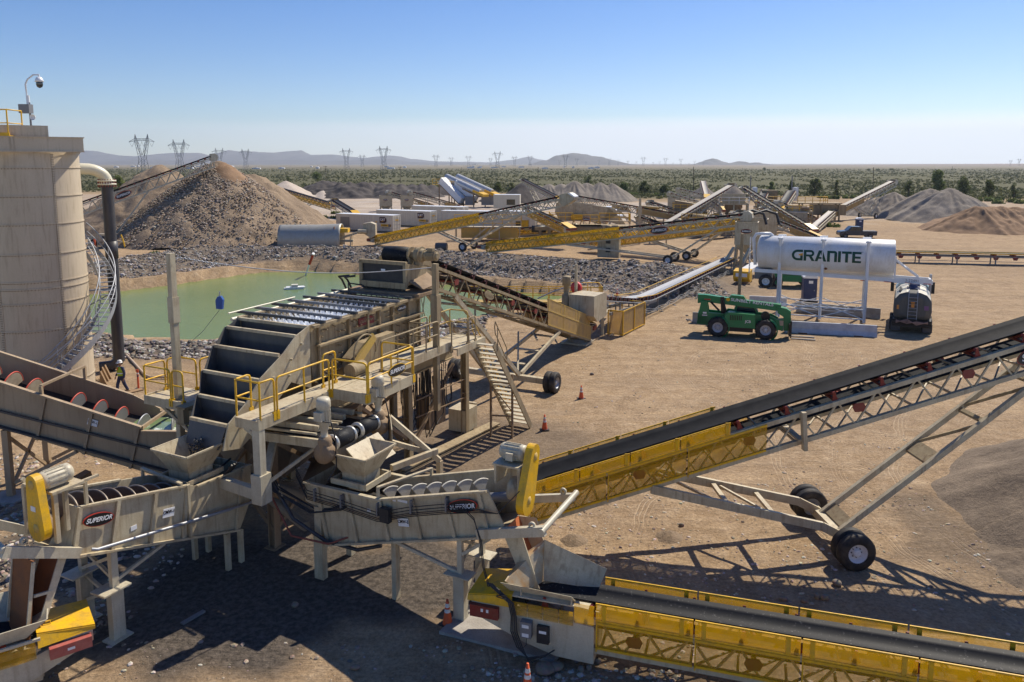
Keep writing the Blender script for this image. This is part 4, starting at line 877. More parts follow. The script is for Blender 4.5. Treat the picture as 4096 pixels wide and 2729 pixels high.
q=MB(); q.prism([(9.6,Z(0,-1.2)),(10.25,Z(0,-1.2)),(10.25,Z(0,.0)),(9.6,Z(0,.0))],-w-.24,-w-.16)
q.prism([(9.6,Z(0,.001)),(9.93,Z(0,.16)),(10.25,Z(0,.07)),(10.25,Z(0,.001))],-w-.24,-w-.16); q.build('hinge_plate',TANC,lr)
q=MB(); q.box(8.8,9.6,-w-.13,-w-.09,Z(0,-1.2),Z(0,-.32)); q.build('side_plate',TANC,lr)
# concrete pad beneath its tail
c0=[g('b3',0,1140),g('b3',380,1400),g('b3',475,1275),g('b3',330,1180)]; c0=[g('b3',-60,1150),g('b3',370,1405),g('b3',480,1270),g('b3',150,1030),g('b2',1700,1180)]
q=MB(); q.plate([(p.x,p.y,.0) for p in [g('b2',1640,1140),g('b3',375,1405),g('b3',480,1270),g('b3',20,960),g('b2',1900,900)]],.09,(0,0,1)); tag(q.build('concrete_pad',CONC),'thin grey concrete pad under the tail of the lower right belt','slab')
# ---------------- lower left belt tail (only its end is in view)
p1=g('b1',800,1030,1.25);p0=g('b1',20,1245,1.35); hh=(p0-p1); hh.z=0; hh.normalize()
ll,Z,Lp,y0=conveyor('belt conveyor end with red take-up box at the lower left corner',p1+hh*1.0+V((-hh.y,hh.x,0))*-.52+V((0,0,.0)),p1+hh*13+V((-hh.y,hh.x,0))*-.52+V((0,0,.35)),bw=.78,depth=.72,guard=(6.2,11),guard_up=False,step=1.15,lod=0,n=11,headbox=False,tailbox=False)
w=y0+.09
# near side of this belt is local +y because it runs to the left
q=MB(); q.prism([(-1.05,Z(0,-.42)),(-.6,Z(0,-.6)),(.3,Z(0,-.95)),(1.4,Z(0,-1.15)),(11,Z(11,-1.25)),(11,Z(11,-.55)),(.1,Z(0,-.35)),(-1.05,Z(0,-.04))],-w,w); q.build('tail_frame',TANC,ll)
q=MB(); q.plate([(-1.1,-w-.03,Z(0,-.05)),(.05,-w*.8,Z(0,.10)),(.05,w*.8,Z(0,.10)),(-1.1,w+.03,Z(0,-.05))],.03,(0,0,1)); q.plate([(-1.1,w+.035,Z(0,-.12)),(.05,w+.035,Z(0,-.16)),(.05,w*.8,Z(0,.10)),(-1.1,w+.03,Z(0,-.05))],.02,(0,1,0)); q.tube([(0,.2,Z(0,.12)),(0,.2,Z(0,.2)),(-.25,.2,Z(0,.18)),(-.25,.2,Z(0,.1))],.012,6); q.build('tail_hood',YEL,ll)
q=MB(); q.box(-1.0,-.15,w+.02,w+.2,Z(0,-.46),Z(0,-.2)); o=q.build('take_up_box',mat('faded_red_paint',(.42,.10,.08),.5,dirt=(.5,.25,.2),amt=.5),ll); MB().box(-.65,-.5,w+.202,w+.206,Z(0,-.36),Z(0,-.3)).build('decal',LETT,o)
q=MB(); 
q.plate([(.25,w-.12,Z(0,.10)),(6,w-.12,Z(6,.08)),(6,w+.05,Z(6,.34)),(-.15,w+.02,Z(0,.46))],.03,(0,1,0)); q.plate([(.25,w-.14,Z(0,.10)),(-.15,w+.02,Z(0,.46)),(-.35,-w-.2,Z(0,.62)),(.2,-.45,Z(0,.12))],.03,(-1,0,0))
q.plate([(.2,-.45,Z(0,.12)),(6,-.45,Z(6,.1)),(6,-.9,Z(6,.8)),(-.35,-w-.2,Z(0,.62))],.03,(0,-1,0)); q.build('loading_hopper',TANC,ll)
q=MB(); q.plate([(.1,w+.05,Z(0,-.38)),(6,w+.05,Z(6,-.4)),(6,w+.05,Z(6,.0)),(.1,w+.05,Z(0,.04))],.02,(0,1,0)); q.build('guard_panel',GUARD,ll)
MB().beam((.0,w+.08,Z(0,.08)),(6,w+.08,Z(6,.05)),.06).build('skirt_angle',TANC,ll)
# ================================================================ wash plant
TH=R(63.3)
def local(r,p): return r.matrix_basis.inverted()@V(p) if False else (Matrix.Translation(r.location)@Matrix.Rotation(r.rotation_euler.z,4,'Z')).inverted()@V(p)
ws=root('wash_screen','big horizontal wash screen with black stepped chute and yellow railed walkway','washing plant',(-6.58,24.45,0),TH)
# --- screen box
def screen_side(y,s):
    q=MB(); q.prism([(-.28,6.71),(6.15,6.71),(6.15,4.75),(5.6,4.45),(1.0,4.35),(-.15,4.75)],y,y+s*.05)
    rr=random.Random(4)
    for x in (.12,1.7,2.75,3.45,4.3,5.35,6.1): q.beam((x,y+s*.09,4.6),(x,y+s*.09,6.69),.09,.08)
    q.beam((-.2,y+s*.12,6.66),(6.3,y+s*.12,6.66),.14,.09,(0,0,1)); q.beam((0,y+s*.14,5.98),(6.2,y+s*.14,6.0),.2,.07); q.beam((1.0,y+s*.12,4.95),(3.9,y+s*.12,5.55),.12,.06)
    for i in range(26):
        for zz in (6.45,6.25,5.75,5.5,5.2,4.95):
            if rr.random()<.55:
                x=.25+i*.23+rr.uniform(-.03,.03); q.cyl((x,y,zz+rr.uniform(-.05,.05)),(x,y+s*.17,zz),.022,6)
    return q
screen_side(0,-1).build('side_plate',DTAN,ws); screen_side(3.1,1).build('side_plate',DTAN,ws)
q=MB(); q.box(6.1,6.2,0,3.1,5.6,6.5); q.build('end_plate',DTAN,ws)
# wet deck, header pipe, spray bars and the sprays themselves
WETD=mat('wet_screen_deck',(.42,.45,.50),.25,amt=.5,scale=4)
MB().box(0,6.1,.05,3.05,6.02,6.1).build('screen_deck',WETD,ws)
q=MB(); q.tube([(-.4,3.35,6.62),(2,3.35,6.66),(6.0,3.35,6.72)],.07,10); q.tube([(-.3,3.6,6.8),(3,3.6,6.85)],.03,6); q.build('water_header_pipe',CREAM,ws)
SPRAY=bpy.data.materials.new('spray_water'); SPRAY.use_nodes=True; t=SPRAY.node_tree; b=t.nodes['Principled BSDF']; b.inputs['Base Color'].default_value=(.84,.88,.95,1); b.inputs['Roughness'].default_value=.4
tl_=nd(t,'ShaderNodeBsdfTranslucent'); tl_.inputs[0].default_value=(.85,.9,.97,1); m1=nd(t,'ShaderNodeMixShader'); t.links.new(b.outputs[0],m1.inputs[1]); t.links.new(tl_.outputs[0],m1.inputs[2]); m1.inputs[0].default_value=.55
tp=nd(t,'ShaderNodeBsdfTransparent'); m2=nd(t,'ShaderNodeMixShader'); tc=nd(t,'ShaderNodeTexCoord'); n=nd(t,'ShaderNodeTexNoise'); n.inputs['Scale'].default_value=7; n.inputs['Detail'].default_value=5; t.links.new(tc.outputs['Object'],n.inputs['Vector'])
rm=nd(t,'ShaderNodeMapRange'); rm.inputs[1].default_value=.35; rm.inputs[2].default_value=.6; rm.inputs[3].default_value=.25; rm.inputs[4].default_value=.8; t.links.new(n.outputs['Fac'],rm.inputs[0]); t.links.new(rm.outputs[0],m2.inputs[0]); t.links.new(tp.outputs[0],m2.inputs[1]); t.links.new(m1.outputs[0],m2.inputs[2]); t.links.new(m2.outputs[0],t.nodes['Material Output'].inputs[0])
SPRAYD=SPRAY.copy(); [setattr(n_.inputs[3],'default_value',.55) or setattr(n_.inputs[4],'default_value',.97) for n_ in SPRAYD.node_tree.nodes if n_.type=='MAP_RANGE']
MISTW=bpy.data.materials.new('white_water'); MISTW.use_nodes=True; MISTW.node_tree.nodes['Principled BSDF'].inputs['Base Color'].default_value=(.62,.66,.74,1)
bars=[.25,1.1,1.95,2.8,3.65,4.5,5.35]
for i,x in enumerate(bars):
    q=MB(); q.beam((x,-.25,6.76),(x,3.75,6.76),.09); 
    for k in range(12): q.cyl((x,.15+k*.26,6.66),(x,.15+k*.26,6.72),.025,5)
    br=q.build('spray_bar',GRY if i%2 else BLK,ws)
    q=MB(); rr=random.Random(i)
    for k in range(12 if i<6 else 5):
        y=.15+k*.26; 
        for dx in (-.34,.34):
            if i==6 and dx>0: continue
            vs=[(x,y,6.66)]
            for j in range(7): vs.append((x+dx*rr.uniform(.8,1.1),y-.15+.3*j/6,6.12+rr.uniform(-.02,.02)))
            q.add(vs,[(0,j,j+1) for j in range(1,7)],False)
    q.build('spray_fan',SPRAY,br)
q=MB(); rr=random.Random(2); vs=[];nx,ny=60,30
for i in range(nx+1):
    for j in range(ny+1): vs.append((.05+5.3*i/nx,.08+2.95*j/ny,6.12+.09*noise.noise((i*.9,j*.7,0))+.05*rr.random()))
q.add(vs,[(i*(ny+1)+j,(i+1)*(ny+1)+j,(i+1)*(ny+1)+j+1,i*(ny+1)+j+1) for i in range(nx) for j in range(ny)],False)
q.build('foaming_water',SPRAYD,ws)
oval_sign(ws,(4.85,-.1,6.42),(1,0,0),(0,0,1),.6,rim=GRY)
q=MB().box(2.25,3.15,-.075,-.055,6.18,6.48).build('sign_board',mat('faded_red_sign',(.22,.035,.03),.6,amt=.5),ws); text('GUARDIAN',q,(2.7,-.08,6.33),(1,0,0),(0,0,1),.15,DTAN,shear=.3,bold=.01)
# --- black stepped chute
lips=[(-3.76,4.41,.03,1.55),(-3.05,4.86,.02,1.98),(-2.42,5.42,0,2.45),(-1.62,6.03,0,2.8),(-.85,6.48,0,3.05),(-.25,6.66,0,3.1)]
q=MB(); ed=MB()
for i,(x,z,ya,yb) in enumerate(lips):
    ed.beam((x-.03,ya,z),(x-.03,yb,z),.09,.10)
    if i<len(lips)-1:
        nx_,nz_,nya,nyb=lips[i+1]; dz=min(.62,.30+(nz_-z)*.5)
        # pan bottom, then the riser up to the next lip
        q.plate([(x,ya,z-.35),(x,yb,z-.35),(nx_+.02,yb,z-.30),(nx_+.02,ya,z-.30)],.03,(0,0,-1)) ; q.plate([(nx_+.05,ya,z-.38),(nx_+.05,nyb,z-.38),(nx_+.05,nyb,nz_),(nx_+.05,nya,nz_)],.03,(1,0,0)); q.plate([(x,ya+.03,z-.35),(x,yb-.03,z-.35),(x,yb-.03,z-.02),(x,ya+.03,z-.02)],.03,(1,0,0))
q.plate([(-3.8,.03,4.38),(-3.8,1.55,4.38),(-4.05,1.45,3.75),(-4.05,.12,3.75)],.03,(-1,0,0))
for a,b in zip(lips,lips[1:]): q.plate([(a[0],a[3],a[1]-.4),(b[0]+.06,b[3],a[1]-.4),(b[0]+.06,b[3],b[1]+.02),(b[0]-.12,b[3],b[1]+.02),(a[0],a[3],a[1]+.02)],.03,(0,1,0))
q.build('stepped_chute',CHL,ws); ed.build('chute_lip',TAN,ws)
q=MB(); q.prism([(-4.05,3.75),(-3.80,4.48),(-3.1,4.9),(-2.5,5.5),(-1.5,6.05),(-.9,6.5),(-.28,6.72),(-.28,4.6),(-1.2,5.05),(-2.2,4.35),(-3.0,3.8),(-3.4,3.6)],-.045,.0)
for x,z in ((-3.4,4.25),(-2.6,4.9),(-2.0,5.4),(-1.2,5.8),(-.7,6.2),(-.6,5.4),(-1.3,5.3)): q.cyl((x,-.04,z),(x,-.14,z),.04,6); 
q.build('chute_side_plate',TAN,ws)
# --- feed box over the far end
q=MB(); z0,z1=7.08,8.0; x=5.95
for a in ((x,.45),(x,2.65)): q.beam((x,a[1],z0-.05),(x,a[1],z1+.05),.14)
q.beam((x,.4,z1),(x,2.7,z1),.14); q.box(x-.1,x+.04,.4,2.7,z0-.12,z0+.12); 
q.plate([(x,.42,z0),(x+1.3,.42,z0+.1),(x+1.5,.42,z1-.3),(x,.42,z1)],.04,(0,-1,0)); q.plate([(x,2.68,z0),(x+1.3,2.68,z0+.1),(x+1.5,2.68,z1-.3),(x,2.68,z1)],.04,(0,1,0)); q.build('feed_box',DTAN,ws)
q=MB().box(x+.02,x+.08,.5,2.6,z0+.1,z1-.03); o=q.build('feed_box_liner',RUB,ws); MB().box(x-.004,x+.018,1.45,1.65,z1-.36,z1-.28).build('decal',LETT,o)
q=MB(); 
for k in range(12): q.box(x+.05,x+.07,.5+k*.18,.5+k*.18+.16,6.72,z0-.1)
q.box(x+.9,x+.95,.3,2.8,6.75,7.2); q.build('rubber_curtain',RUB,ws)
q=MB(); q.box(5.7,7.1,-.35,3.2,6.72,6.84); q.plate([(6.1,-.3,6.95),(7.3,-.3,7.05),(7.5,.5,7.45),(6.1,.5,7.25)],.05); q.build('feed_platform',MUD,ws)
q=MB()
for y in (3.1,3.4): q.tube([(5.9,y,6.7),(5.7,y+.1,7.2),(5.4,y,7.35),(5.6,y-.4,7.4)],.045,7)
q.tube([(5.5,3.0,6.65),(5.5,3.0,7.1),(5.8,2.6,7.0),(6,2.2,6.85),(6,1.5,6.83)],.035,7); q.build('water_hose',RUB,ws)
# --- main frame, legs
q=MB()
for y in (-.15,3.1):
    q.beam((-2.9,y,3.95),(8.3,y,3.95),.28,.55); q.beam((-2.9,y,4.22),(8.3,y,4.22),.42,.06); q.beam((-2.9,y,3.68),(8.3,y,3.68),.42,.06)
for x in (-2.6,.6,4.8,8.0): q.beam((x,-.15,3.9),(x,3.1,3.9),.2,.4)
q.plate([(2.3,-.36,4.15),(5.6,-.36,4.75),(7.9,-.36,4.75),(7.9,-.36,4.35),(5.0,-.36,4.3),(2.3,-.36,3.75)],.1,(0,-1,0)); q.build('main_frame',DTAN,ws)
for x,y in ((-2.3,-.15),(1.9,-.15),(5.1,-.15),(9.0,-.5),(-2.3,3.1),(1.9,3.1),(5.1,3.1),(8.6,3.1)):
    q=MB(); zt=3.7 if x<8.9 else 4.2; q.box(x-.13,x+.13,y-.14,y-.10,0,zt); q.box(x-.13,x+.13,y+.10,y+.14,0,zt); q.box(x-.02,x+.02,y-.1,y+.1,0,zt); q.box(x-.25,x+.25,y-.22,y+.22,0,.04); q.box(x-.135,x+.135,y-.145,y+.145,1.9,1.95); q.build('leg',DTAN if x>1 else MUD,ws)
q=MB()
for y in (-.15,3.1):
    q.beam((-2.3,y,.5),(1.9,y,3.5),.12); q.beam((1.9,y,.5),(-2.3,y,3.5),.12); q.beam((5.1,y,.4),(8.6,y,3.3),.12); q.beam((1.9,y,3.4),(5.1,y,1.0),.12)
for x in (-2.3,1.9,5.1): q.beam((x,-.15,.6),(x,3.1,3.4),.12); q.beam((x,3.1,.6),(x,-.15,3.4),.12); q.beam((x,-.15,1.8),(x,3.1,1.8),.1)
q.build('cross_bracing',MUD,ws)
q=MB(); q.beam((4.2,-.35,.14),(10.6,-1.2,.14),.5,.06); q.beam((4.2,-.35,.02),(10.6,-1.2,.02),.5,.04); q.beam((4.2,-.35,.08),(10.6,-1.2,.08),.05,.12); q.build('skid_beam',DTAN,ws)
# dark catch hopper beneath the screen
q=MB(); q.plate([(-1.6,-1.3,3.0),(1.6,-.6,3.6),(1.6,2.6,3.6),(-1.6,2.6,3.0),(-.6,1.0,1.4)],.03); q.plate([(-1.9,-2.6,2.6),(1.0,-.7,3.5),(.7,.6,2.1),(-1.2,-.3,1.6)],.04); q.build('catch_hopper',MUD,ws)
q=MB(); q.box(.3,5.9,.15,2.95,4.1,4.7); q.prism([(.8,4.2),(5.2,4.2),(4.2,3.1),(1.6,3.1)],.3,2.8); q.build('underflow_pan',MUD,ws)
# --- drive on the near side: guard wheel and motor
q=MB(); q.plate([(1.2,-.55,4.75),(3.7,-.55,4.75),(3.75,-.55,5.75),(1.9,-.55,5.72),(1.2,-.55,5.3)],.4,(0,1,0)); q.build('drive_guard',DTAN,ws)
q=MB(); q.beam((1.1,-.7,5.0),(2.3,-.7,5.9),.1,.3); q.build('belt_guard',YELD,ws)
q=MB(); ring=[(1.75+.62*math.cos(a),-.72,5.45+.62*math.sin(a)) for a in [PI*k/14-.2 for k in range(17)]]; q.tube(ring,.03,6); q.build('guard_hoop',DTAN,ws)
q=MB(); q.cyl((.35,-1.15,5.15),(1.05,-1.15,5.15),.24,16); q.box(.3,1.1,-1.4,-.9,4.9,4.97); q.build('motor',DTAN,ws)
q=MB()
for x in (-.1,.15,.45,4.1,4.35,4.65,4.9): MB().cyl((x,-.3,4.5),(x,-.3,4.95),.1,10).build('rubber_spring',RUB,ws)
# --- walkway
zw=4.93
q=MB(); q.box(-4.15,6.0,-1.6,-.75,zw-.05,zw); q.box(-4.2,6.0,-1.64,-1.60,zw-.28,zw+.05); q.box(-1.1,1.35,-3.0,-1.64,zw-.05,zw+.03); q.box(-1.1,1.35,-3.04,-3.0,zw-.22,zw+.12); q.box(-1.14,-1.1,-3.04,-1.64,zw-.22,zw+.12); q.box(1.35,1.39,-3.04,-1.64,zw-.22,zw+.12)
q.box(6.0,8.25,-1.9,-.3,zw-.25,zw-.2); q.box(6.0,8.3,-1.94,-1.9,zw-.48,zw-.18); q.box(8.25,8.3,-1.9,-.3,zw-.48,zw-.18); q.box(-4.2,-4.15,-1.6,-.75,zw-.28,zw)
for x in (-3.,-1.2,.3,1.3,3,5): q.beam((x,-1.6,zw-.1),(x,-.3,zw-.5),.08)
q.build('walkway',TAN,ws)
q=MB(); q.beam((-4.08,-1.5,2.65),(-4.08,-1.5,4.7),.22,.26); q.box(-4.25,-3.85,-1.68,-1.3,2.5,3.35); q.beam((-4.1,-1.45,2.75),(-3.9,1.2,2.75),.2,.32); q.beam((-4.1,-1.5,4.45),(-3.4,-.3,4.3),.12); q.beam((-4.1,-1.5,2.6),(-2.3,-.3,3.6),.2,.2);q.beam((-3.9,-1.55,3.0),(-1.9,-2.4,4.0),.08);q.build('front_support',TANC,ws)
def loop(mb,pts,r=.03,h=1.07):
    """one closed rail section with rounded upper corners, its two posts, and a mid rail"""
    a,b=V(pts[0]),V(pts[-1]); u=V((0,0,1)); c=.12
    P_=[a,a+u*(h-c)]; 
    n_=len(pts)
    for i,p in enumerate(pts):
        p=V(p)
        if i==0: P_.append(p+u*(h-.03)+(V(pts[1])-p).normalized()*.035); P_.append(p+u*h+(V(pts[1])-p).normalized()*c)
        elif i==n_-1: P_.append(p+u*h+(V(pts[-2])-p).normalized()*c); P_.append(p+u*(h-.03)+(V(pts[-2])-p).normalized()*.035)
        else: P_.append(p+u*h+(V(pts[i-1])-p).normalized()*c*.5); P_.append(p+u*h+(V(pts[i+1])-p).normalized()*c*.5)
    P_+=[b+u*(h-c),b]; mb.tube(P_,r,8); mb.tube([V(p)+u*h*.52 for p in pts],r*.85,6)
    for p,q_ in zip(pts,pts[1:]):
        d=(V(q_)-V(p)).length; k=int(d/1.6)
        for j in range(1,k+1): s_=V(p).lerp(V(q_),j/(k+1)); mb.tube([s_,s_+u*h],r,6)
    for p in pts[1:-1]: mb.tube([V(p),V(p)+u*h],r,6)
    for p in (a,b): mb.box(p.x-.07,p.x+.07,p.y-.03,p.y+.03,p.z-.16,p.z+.1)
def R1(m,*secs,par=None,name='guard_rail'):
    for s_ in secs: mb=MB(); loop(mb,s_); mb.build(name,m,par or ws)
y=-1.62
R1(YEL,[(-3.55,-.72,zw),(-4.1,-.72,zw),(-4.1,y,zw),(-3.55,y,zw)],[(-3.45,y,zw),(-1.22,y,zw)],[(-1.12,y-.05,zw),(-1.12,-3.0,zw)],[(-1.08,-3.02,zw),(.1,-3.02,zw),(1.33,-3.02,zw)],[(1.37,-2.95,zw),(1.37,y-.1,zw)],[(-.9,-1.1,zw),(-.3,-1.1,zw)])
R1(DTAN,[(1.45,y,zw),(3.4,y,zw),(5.1,y,zw)],[(5.2,-1.0,zw-.2),(5.2,-.2,zw-.2),(6.5,-.2,zw-.2)],[(5.95,-1.7,zw-.2),(6.9,-1.88,zw-.2)],[(7.0,-1.88,zw-.2),(7.5,-1.9,zw-.2)])
R1(YELD,[(6.6,-.25,zw-.2),(8.2,-.25,zw-.2),(8.25,-1.1,zw-.2)])
oval_sign(ws,(.3,-3.09,zw+.53),(1,0,0),(0,0,1),.95,rim=YEL)
# --- stairs
q=MB(); ya,yb=-1.75,-2.75; xa,za,xb,zb=7.55,zw-.25,11.1,.05
for yy in (ya,yb): MB().beam((xa,yy,za),(xb,yy,zb),.05,.28).build('stair_stringer',DTAN,ws)
q=MB(); N=19
for k in range(N):
    f=(k+.6)/N; x=xa+(xb-xa)*f; z=za+(zb-za)*f+.08; q.box(x-.13,x+.12,yb,ya,z-.03,z)
q.build('stair_tread',TANC,ws)
def srail(y,m,x0,x1):
    mb=MB(); f=lambda x:(za+(zb-za)*(x-xa)/(xb-xa)); d=.95
    for h in (1.0,.5): mb.tube([(x0,y,f(x0)+h),(x1,y,f(x1)+h)],.025,6)
    mb.tube([(x0,y,f(x0)+1.0),(x0-.06,y,f(x0)+.8),(x0,y,f(x0)+.5)],.025,6); mb.tube([(x1,y,f(x1)+1.0),(x1+.08,y,f(x1)+.7),(x1,y,f(x1)+.5)],.025,6)
    k=x0+.2
    while k<x1: mb.tube([(k,y,f(k)),(k,y,f(k)+1.0)],.022,6); k+=.9
    mb.build('stair_rail',m,ws)
srail(ya+.03,YELD,7.6,9.3); srail(ya+.03,YEL,9.5,11.2); srail(yb-.03,DTAN,7.6,8.6)
q=MB(); 
for x,yy in ((9.2,-1.7),(9.5,-2.6)): q.beam((x,yy,0),(x,yy,2.9),.08)
q.beam((9.2,-1.7,1.0),(9.5,-2.6,1.0),.06); q.beam((9.2,-1.7,2.4),(9.5,-2.6,1.2),.04); q.beam((9.2,-1.7,2.5),(9.5,-2.6,2.5),.06); q.beam((5.3,-.4,2.6),(9.1,-.6,2.6),.04); q.beam((5.3,-.4,1.9),(9.1,-.6,1.75),.04); q.build('stair_support',MUD,ws)
# --- far-side platform
q=MB(); zf=4.2; q.box(-2.5,1.2,3.35,4.25,zf-.05,zf); q.box(-2.5,-1.2,4.25,5.25,zf-.05,zf); q.box(-2.55,-2.5,3.35,5.28,zf-.25,zf+.05); q.box(-2.5,-1.2,5.25,5.3,zf-.25,zf+.05); q.beam((-1.6,5.1,zf-.1),(-1.6,3.4,zf-1.0),.1); q.beam((-2.3,5.1,zf-.1),(-2.3,3.4,zf-1.0),.1); q.build('far_walkway',TAN,ws)
R1(YEL,[(-2.5,4.0,zf),(-2.5,5.25,zf),(-1.7,5.25,zf)],[(-1.6,5.25,zf),(-1.2,5.25,zf),(-1.2,4.3,zf)],[(-1.1,4.22,zf),(1.1,4.22,zf)],[(-2.5,3.4,zf),(-2.5,3.9,zf)])
# --- cross belts with drive pulleys, right under the front
def cross(x0,x1,yo,idx):
    q=MB()
    for x in (x0-.06,x1+.06): q.beam((x,.3,3.85),(x,yo+.1,4.05),.1,.26); q.beam((x,.3,4.1),(x,yo+.5,4.3),.06,.06)
    for k in range(4): yy=.2-(k*.75); q.beam((x0-.06,yy,3.9),(x1+.06,yy,3.9),.1)
    q.beam((x0+.1,-.3,4.3),(x0+.3,yo+.7,4.32),.12,.16); q.beam((x1-.2,-.4,4.32),(x1-.1,yo+.7,4.34),.12,.16); q.build('cross_belt_frame',TAN,ws)
    q=MB(); q.beam((( x0+x1)/2,.3,4.05),((x0+x1)/2,yo,4.12),x1-x0-.15,.04); q.build('cross_belt',BELT,ws)
    q=MB(); q.lathe([(.0,x0+.0),(.1,x0),(.17,x0+.02),(.19,x0+.04),(.235,x0+.05),(.24,(x0+x1)/2),(.235,x1-.05),(.19,x1-.04),(.17,x1-.02),(.1,x1),(0,x1)],(0,yo,4.1),(1,0,0),22); o=q.build('drive_pulley',BELT,ws)
    q=MB(); 
    for x in (x0+.02,x1-.02): q.lathe([(.17,x-.05),(.245,x-.045),(.25,x),(.245,x+.045),(.17,x+.05)],(0,yo,4.1),(1,0,0),22)
    q.lathe([(.07,x0-.16),(.08,x0-.1),(.08,x1+.1),(.07,x1+.16)],(0,yo,4.1),(1,0,0),10); q.build('pulley_rim',STEEL,o)
cross(-2.85,-2.02,-3.05,0); cross(-1.72,-.9,-3.05,1)
def gear(x,y):
    q=MB(); q.lathe([(0,5.5),(.17,5.5),(.2,5.42),(.21,5.25),(.175,5.2),(.18,4.78),(.13,4.72),(.13,4.6),(.1,4.55),(.1,4.38),(.16,4.35)],(x,y,0),(0,0,1),18); q.box(x-.28,x-.12,y-.14,y+.12,4.9,5.15)
    for k in range(12): a=k*PI/6; q.box(x+.185*math.cos(a)-.012,x+.185*math.cos(a)+.012,y+.185*math.sin(a)-.012,y+.185*math.sin(a)+.012,4.8,5.18)
    o=q.build('gear_motor',TANC,ws)
    q=MB(); q.lathe([(0,4.4),(.16,4.38),(.2,4.25),(.2,3.75),(.14,3.65),(0,3.6)],(x+.02,y,0),(0,0,1),14); q.lathe([(.0,-.2),(.27,-.18),(.3,-.1),(.3,.1),(.27,.18),(0,.2)],(x+.02,y,3.9),(1,0,0),18); q.build('gearbox',MUD,o)
    q=MB(); q.tube([(x-.2,y-.13,4.9),(x-.05,y-.3,4.85),(x+.1,y-.32,4.3),(x+.12,y-.3,3.5),(x-.05,y-.1,3.1)],.022,6); q.build('motor_cable',RUB,o)
gear(-3.12,-3.02); gear(-.62,-3.02)
q=MB(); q.plate([(-.75,-3.6,3.35),(-.05,-3.0,3.35),(-.05,-3.0,4.1),(-.4,-3.3,4.15),(-.75,-3.6,3.9)],.03); q.beam((-.3,-3.2,4.1),(.55,-4.5,2.6),.16,.16); q.beam((-.3,-3.2,3.3),(.5,-4.3,2.8),.12,.14); q.beam((.55,-4.5,2.6),(.55,-4.5,2.0),.16,.16); q.beam((-1.2,-3.9,2.9),(.55,-4.4,2.9),.14,.18); q.build('hopper_bracket',TAN,ws)
q=MB(); q.plate([(-2.6,-3.35,3.9),(-1.1,-3.35,3.9),(-1.1,-4.0,3.35),(-2.6,-4.0,3.35)],.03); q.build('discharge_lip',TAN,ws)
# hoses and pipes under the front
q=MB(); a=local(ws,G(1020,1935,1.9)); 
q.tube([local(ws,G(960,1905,2.0)),local(ws,G(1080,1945,2.0)),local(ws,G(1230,1990,1.95))],.16,12); q.tube([(-2,1.,1.6),(-2.5,-.6,1.55),(-3.1,-2.2,1.5)],.14,10); q.build('water_main',mat('dusty_pipe',(.34,.28,.2),.6,amt=.5),ws)
q=MB(); rr=random.Random(8)
for k in range(7):
    o_=rr.uniform(-.15,.15); q.tube([(-3.3+o_,-.6+o_,3.5),(-3.4+o_,-1.4,2.6),(-3.0+o_,-2.4,2.1-abs(o_)),(-3.1,-3.4+o_,2.3),(-2.7,-4.3+.04*k,2.75)],.022,6)
for k in range(3): q.tube([(-3.9+.1*k,-.2,3.3),(-4.1+.1*k,.6,2.3),(-3.6,1.1,2.6),(-3.2,.6,3.1)],.035,6)
q.build('cable_bundle',RUB,ws)
q=MB(); q.tube([(-3.3,-1.0,2.9),(-3.5,-2.1,1.9),(-3.2,-3.0,1.3),(-2.9,-3.9,1.1),(-2.7,-4.6,1.3)],.055,9); q.build('suction_hose',PIPEB,ws); q=MB(); q.tube([(-3.4,-1.1,2.5),(-3.7,-2.2,1.5),(-3.3,-3.2,1.3),(-2.8,-4.0,1.6)],.03,8); q.build('red_hose',mat('red_brown_hose',(.22,.06,.04),.6),ws)
# hanging tangle of small water hoses and boxes below the landing
q=MB(); rr=random.Random(21)
for k in range(34):
    x=5.6+rr.uniform(-.1,2.2); y=-.1+rr.uniform(-.25,.9); zl=rr.uniform(.55,2.2); 
    q.tube([(x,y,3.6),(x+rr.uniform(-.1,.1),y,zl+.5),(x+.25*rr.random(),y,zl),(x+.3+.3*rr.random(),y,zl+.35),(x+.45,y,2.6+rr.random())],.022,5)
q.build('hose_tangle',RUB,ws)
q=MB(); q.box(6.6,8.0,-.1,.5,.9,2.3); q.box(6.6,6.66,-.18,-.1,.9,2.35); q.build('switch_cabinet',MUD,ws); q=MB(); q.box(8.9,9.9,-.6,.3,.1,1.1); q.box(9.95,10.1,-.5,.3,.6,1.15); q.build('pump_box',TAN,ws)
# concrete spread footing stain is left to the ground; posts of the safety line
def post(nm,lab,x,y,z0,z1,par=None):
    r=root(nm,lab,'post',(x,y,0),TH); q=MB(); q.box(-.10,.10,-.10,.10,z0,z1); q.build('steel_post',DTAN if 'dusty' in lab else TAN,r); q=MB(); q.box(-.125,.135,-.13,.13,z1-2.3,z1-1.45) if 'dusty' not in lab else q.box(-.15,.15,-.15,.15,z1-2.3,z1-1.2); q.build('splice_plate',DTAN if 'dusty' in lab else TAN,r); return r
lp=post('lifeline_post','tall tan square post left of the black stepped chute',-11.15,24.3,2.1,9.1)
Wd=V((-math.sin(TH),math.cos(TH),0)); Ld=V((math.cos(TH),math.sin(TH),0)); O3=V((-6.58,24.45,0))
rp=O3+Ld*5.22-Wd*1.45; post('lifeline_post','dusty brown square post at the rear of the walkway',rp.x,rp.y,2.4,8.2)
q=MB(); A=V((-10.95,24.35,8.95)); B=V((rp.x,rp.y,8.05)); B=V((rp.x-.15,rp.y,8.05))
pts=[A.lerp(B,k/14)+V((0,0,-.35*math.sin(PI*k/14))) for k in range(15)]; q.tube(pts,.018,6)
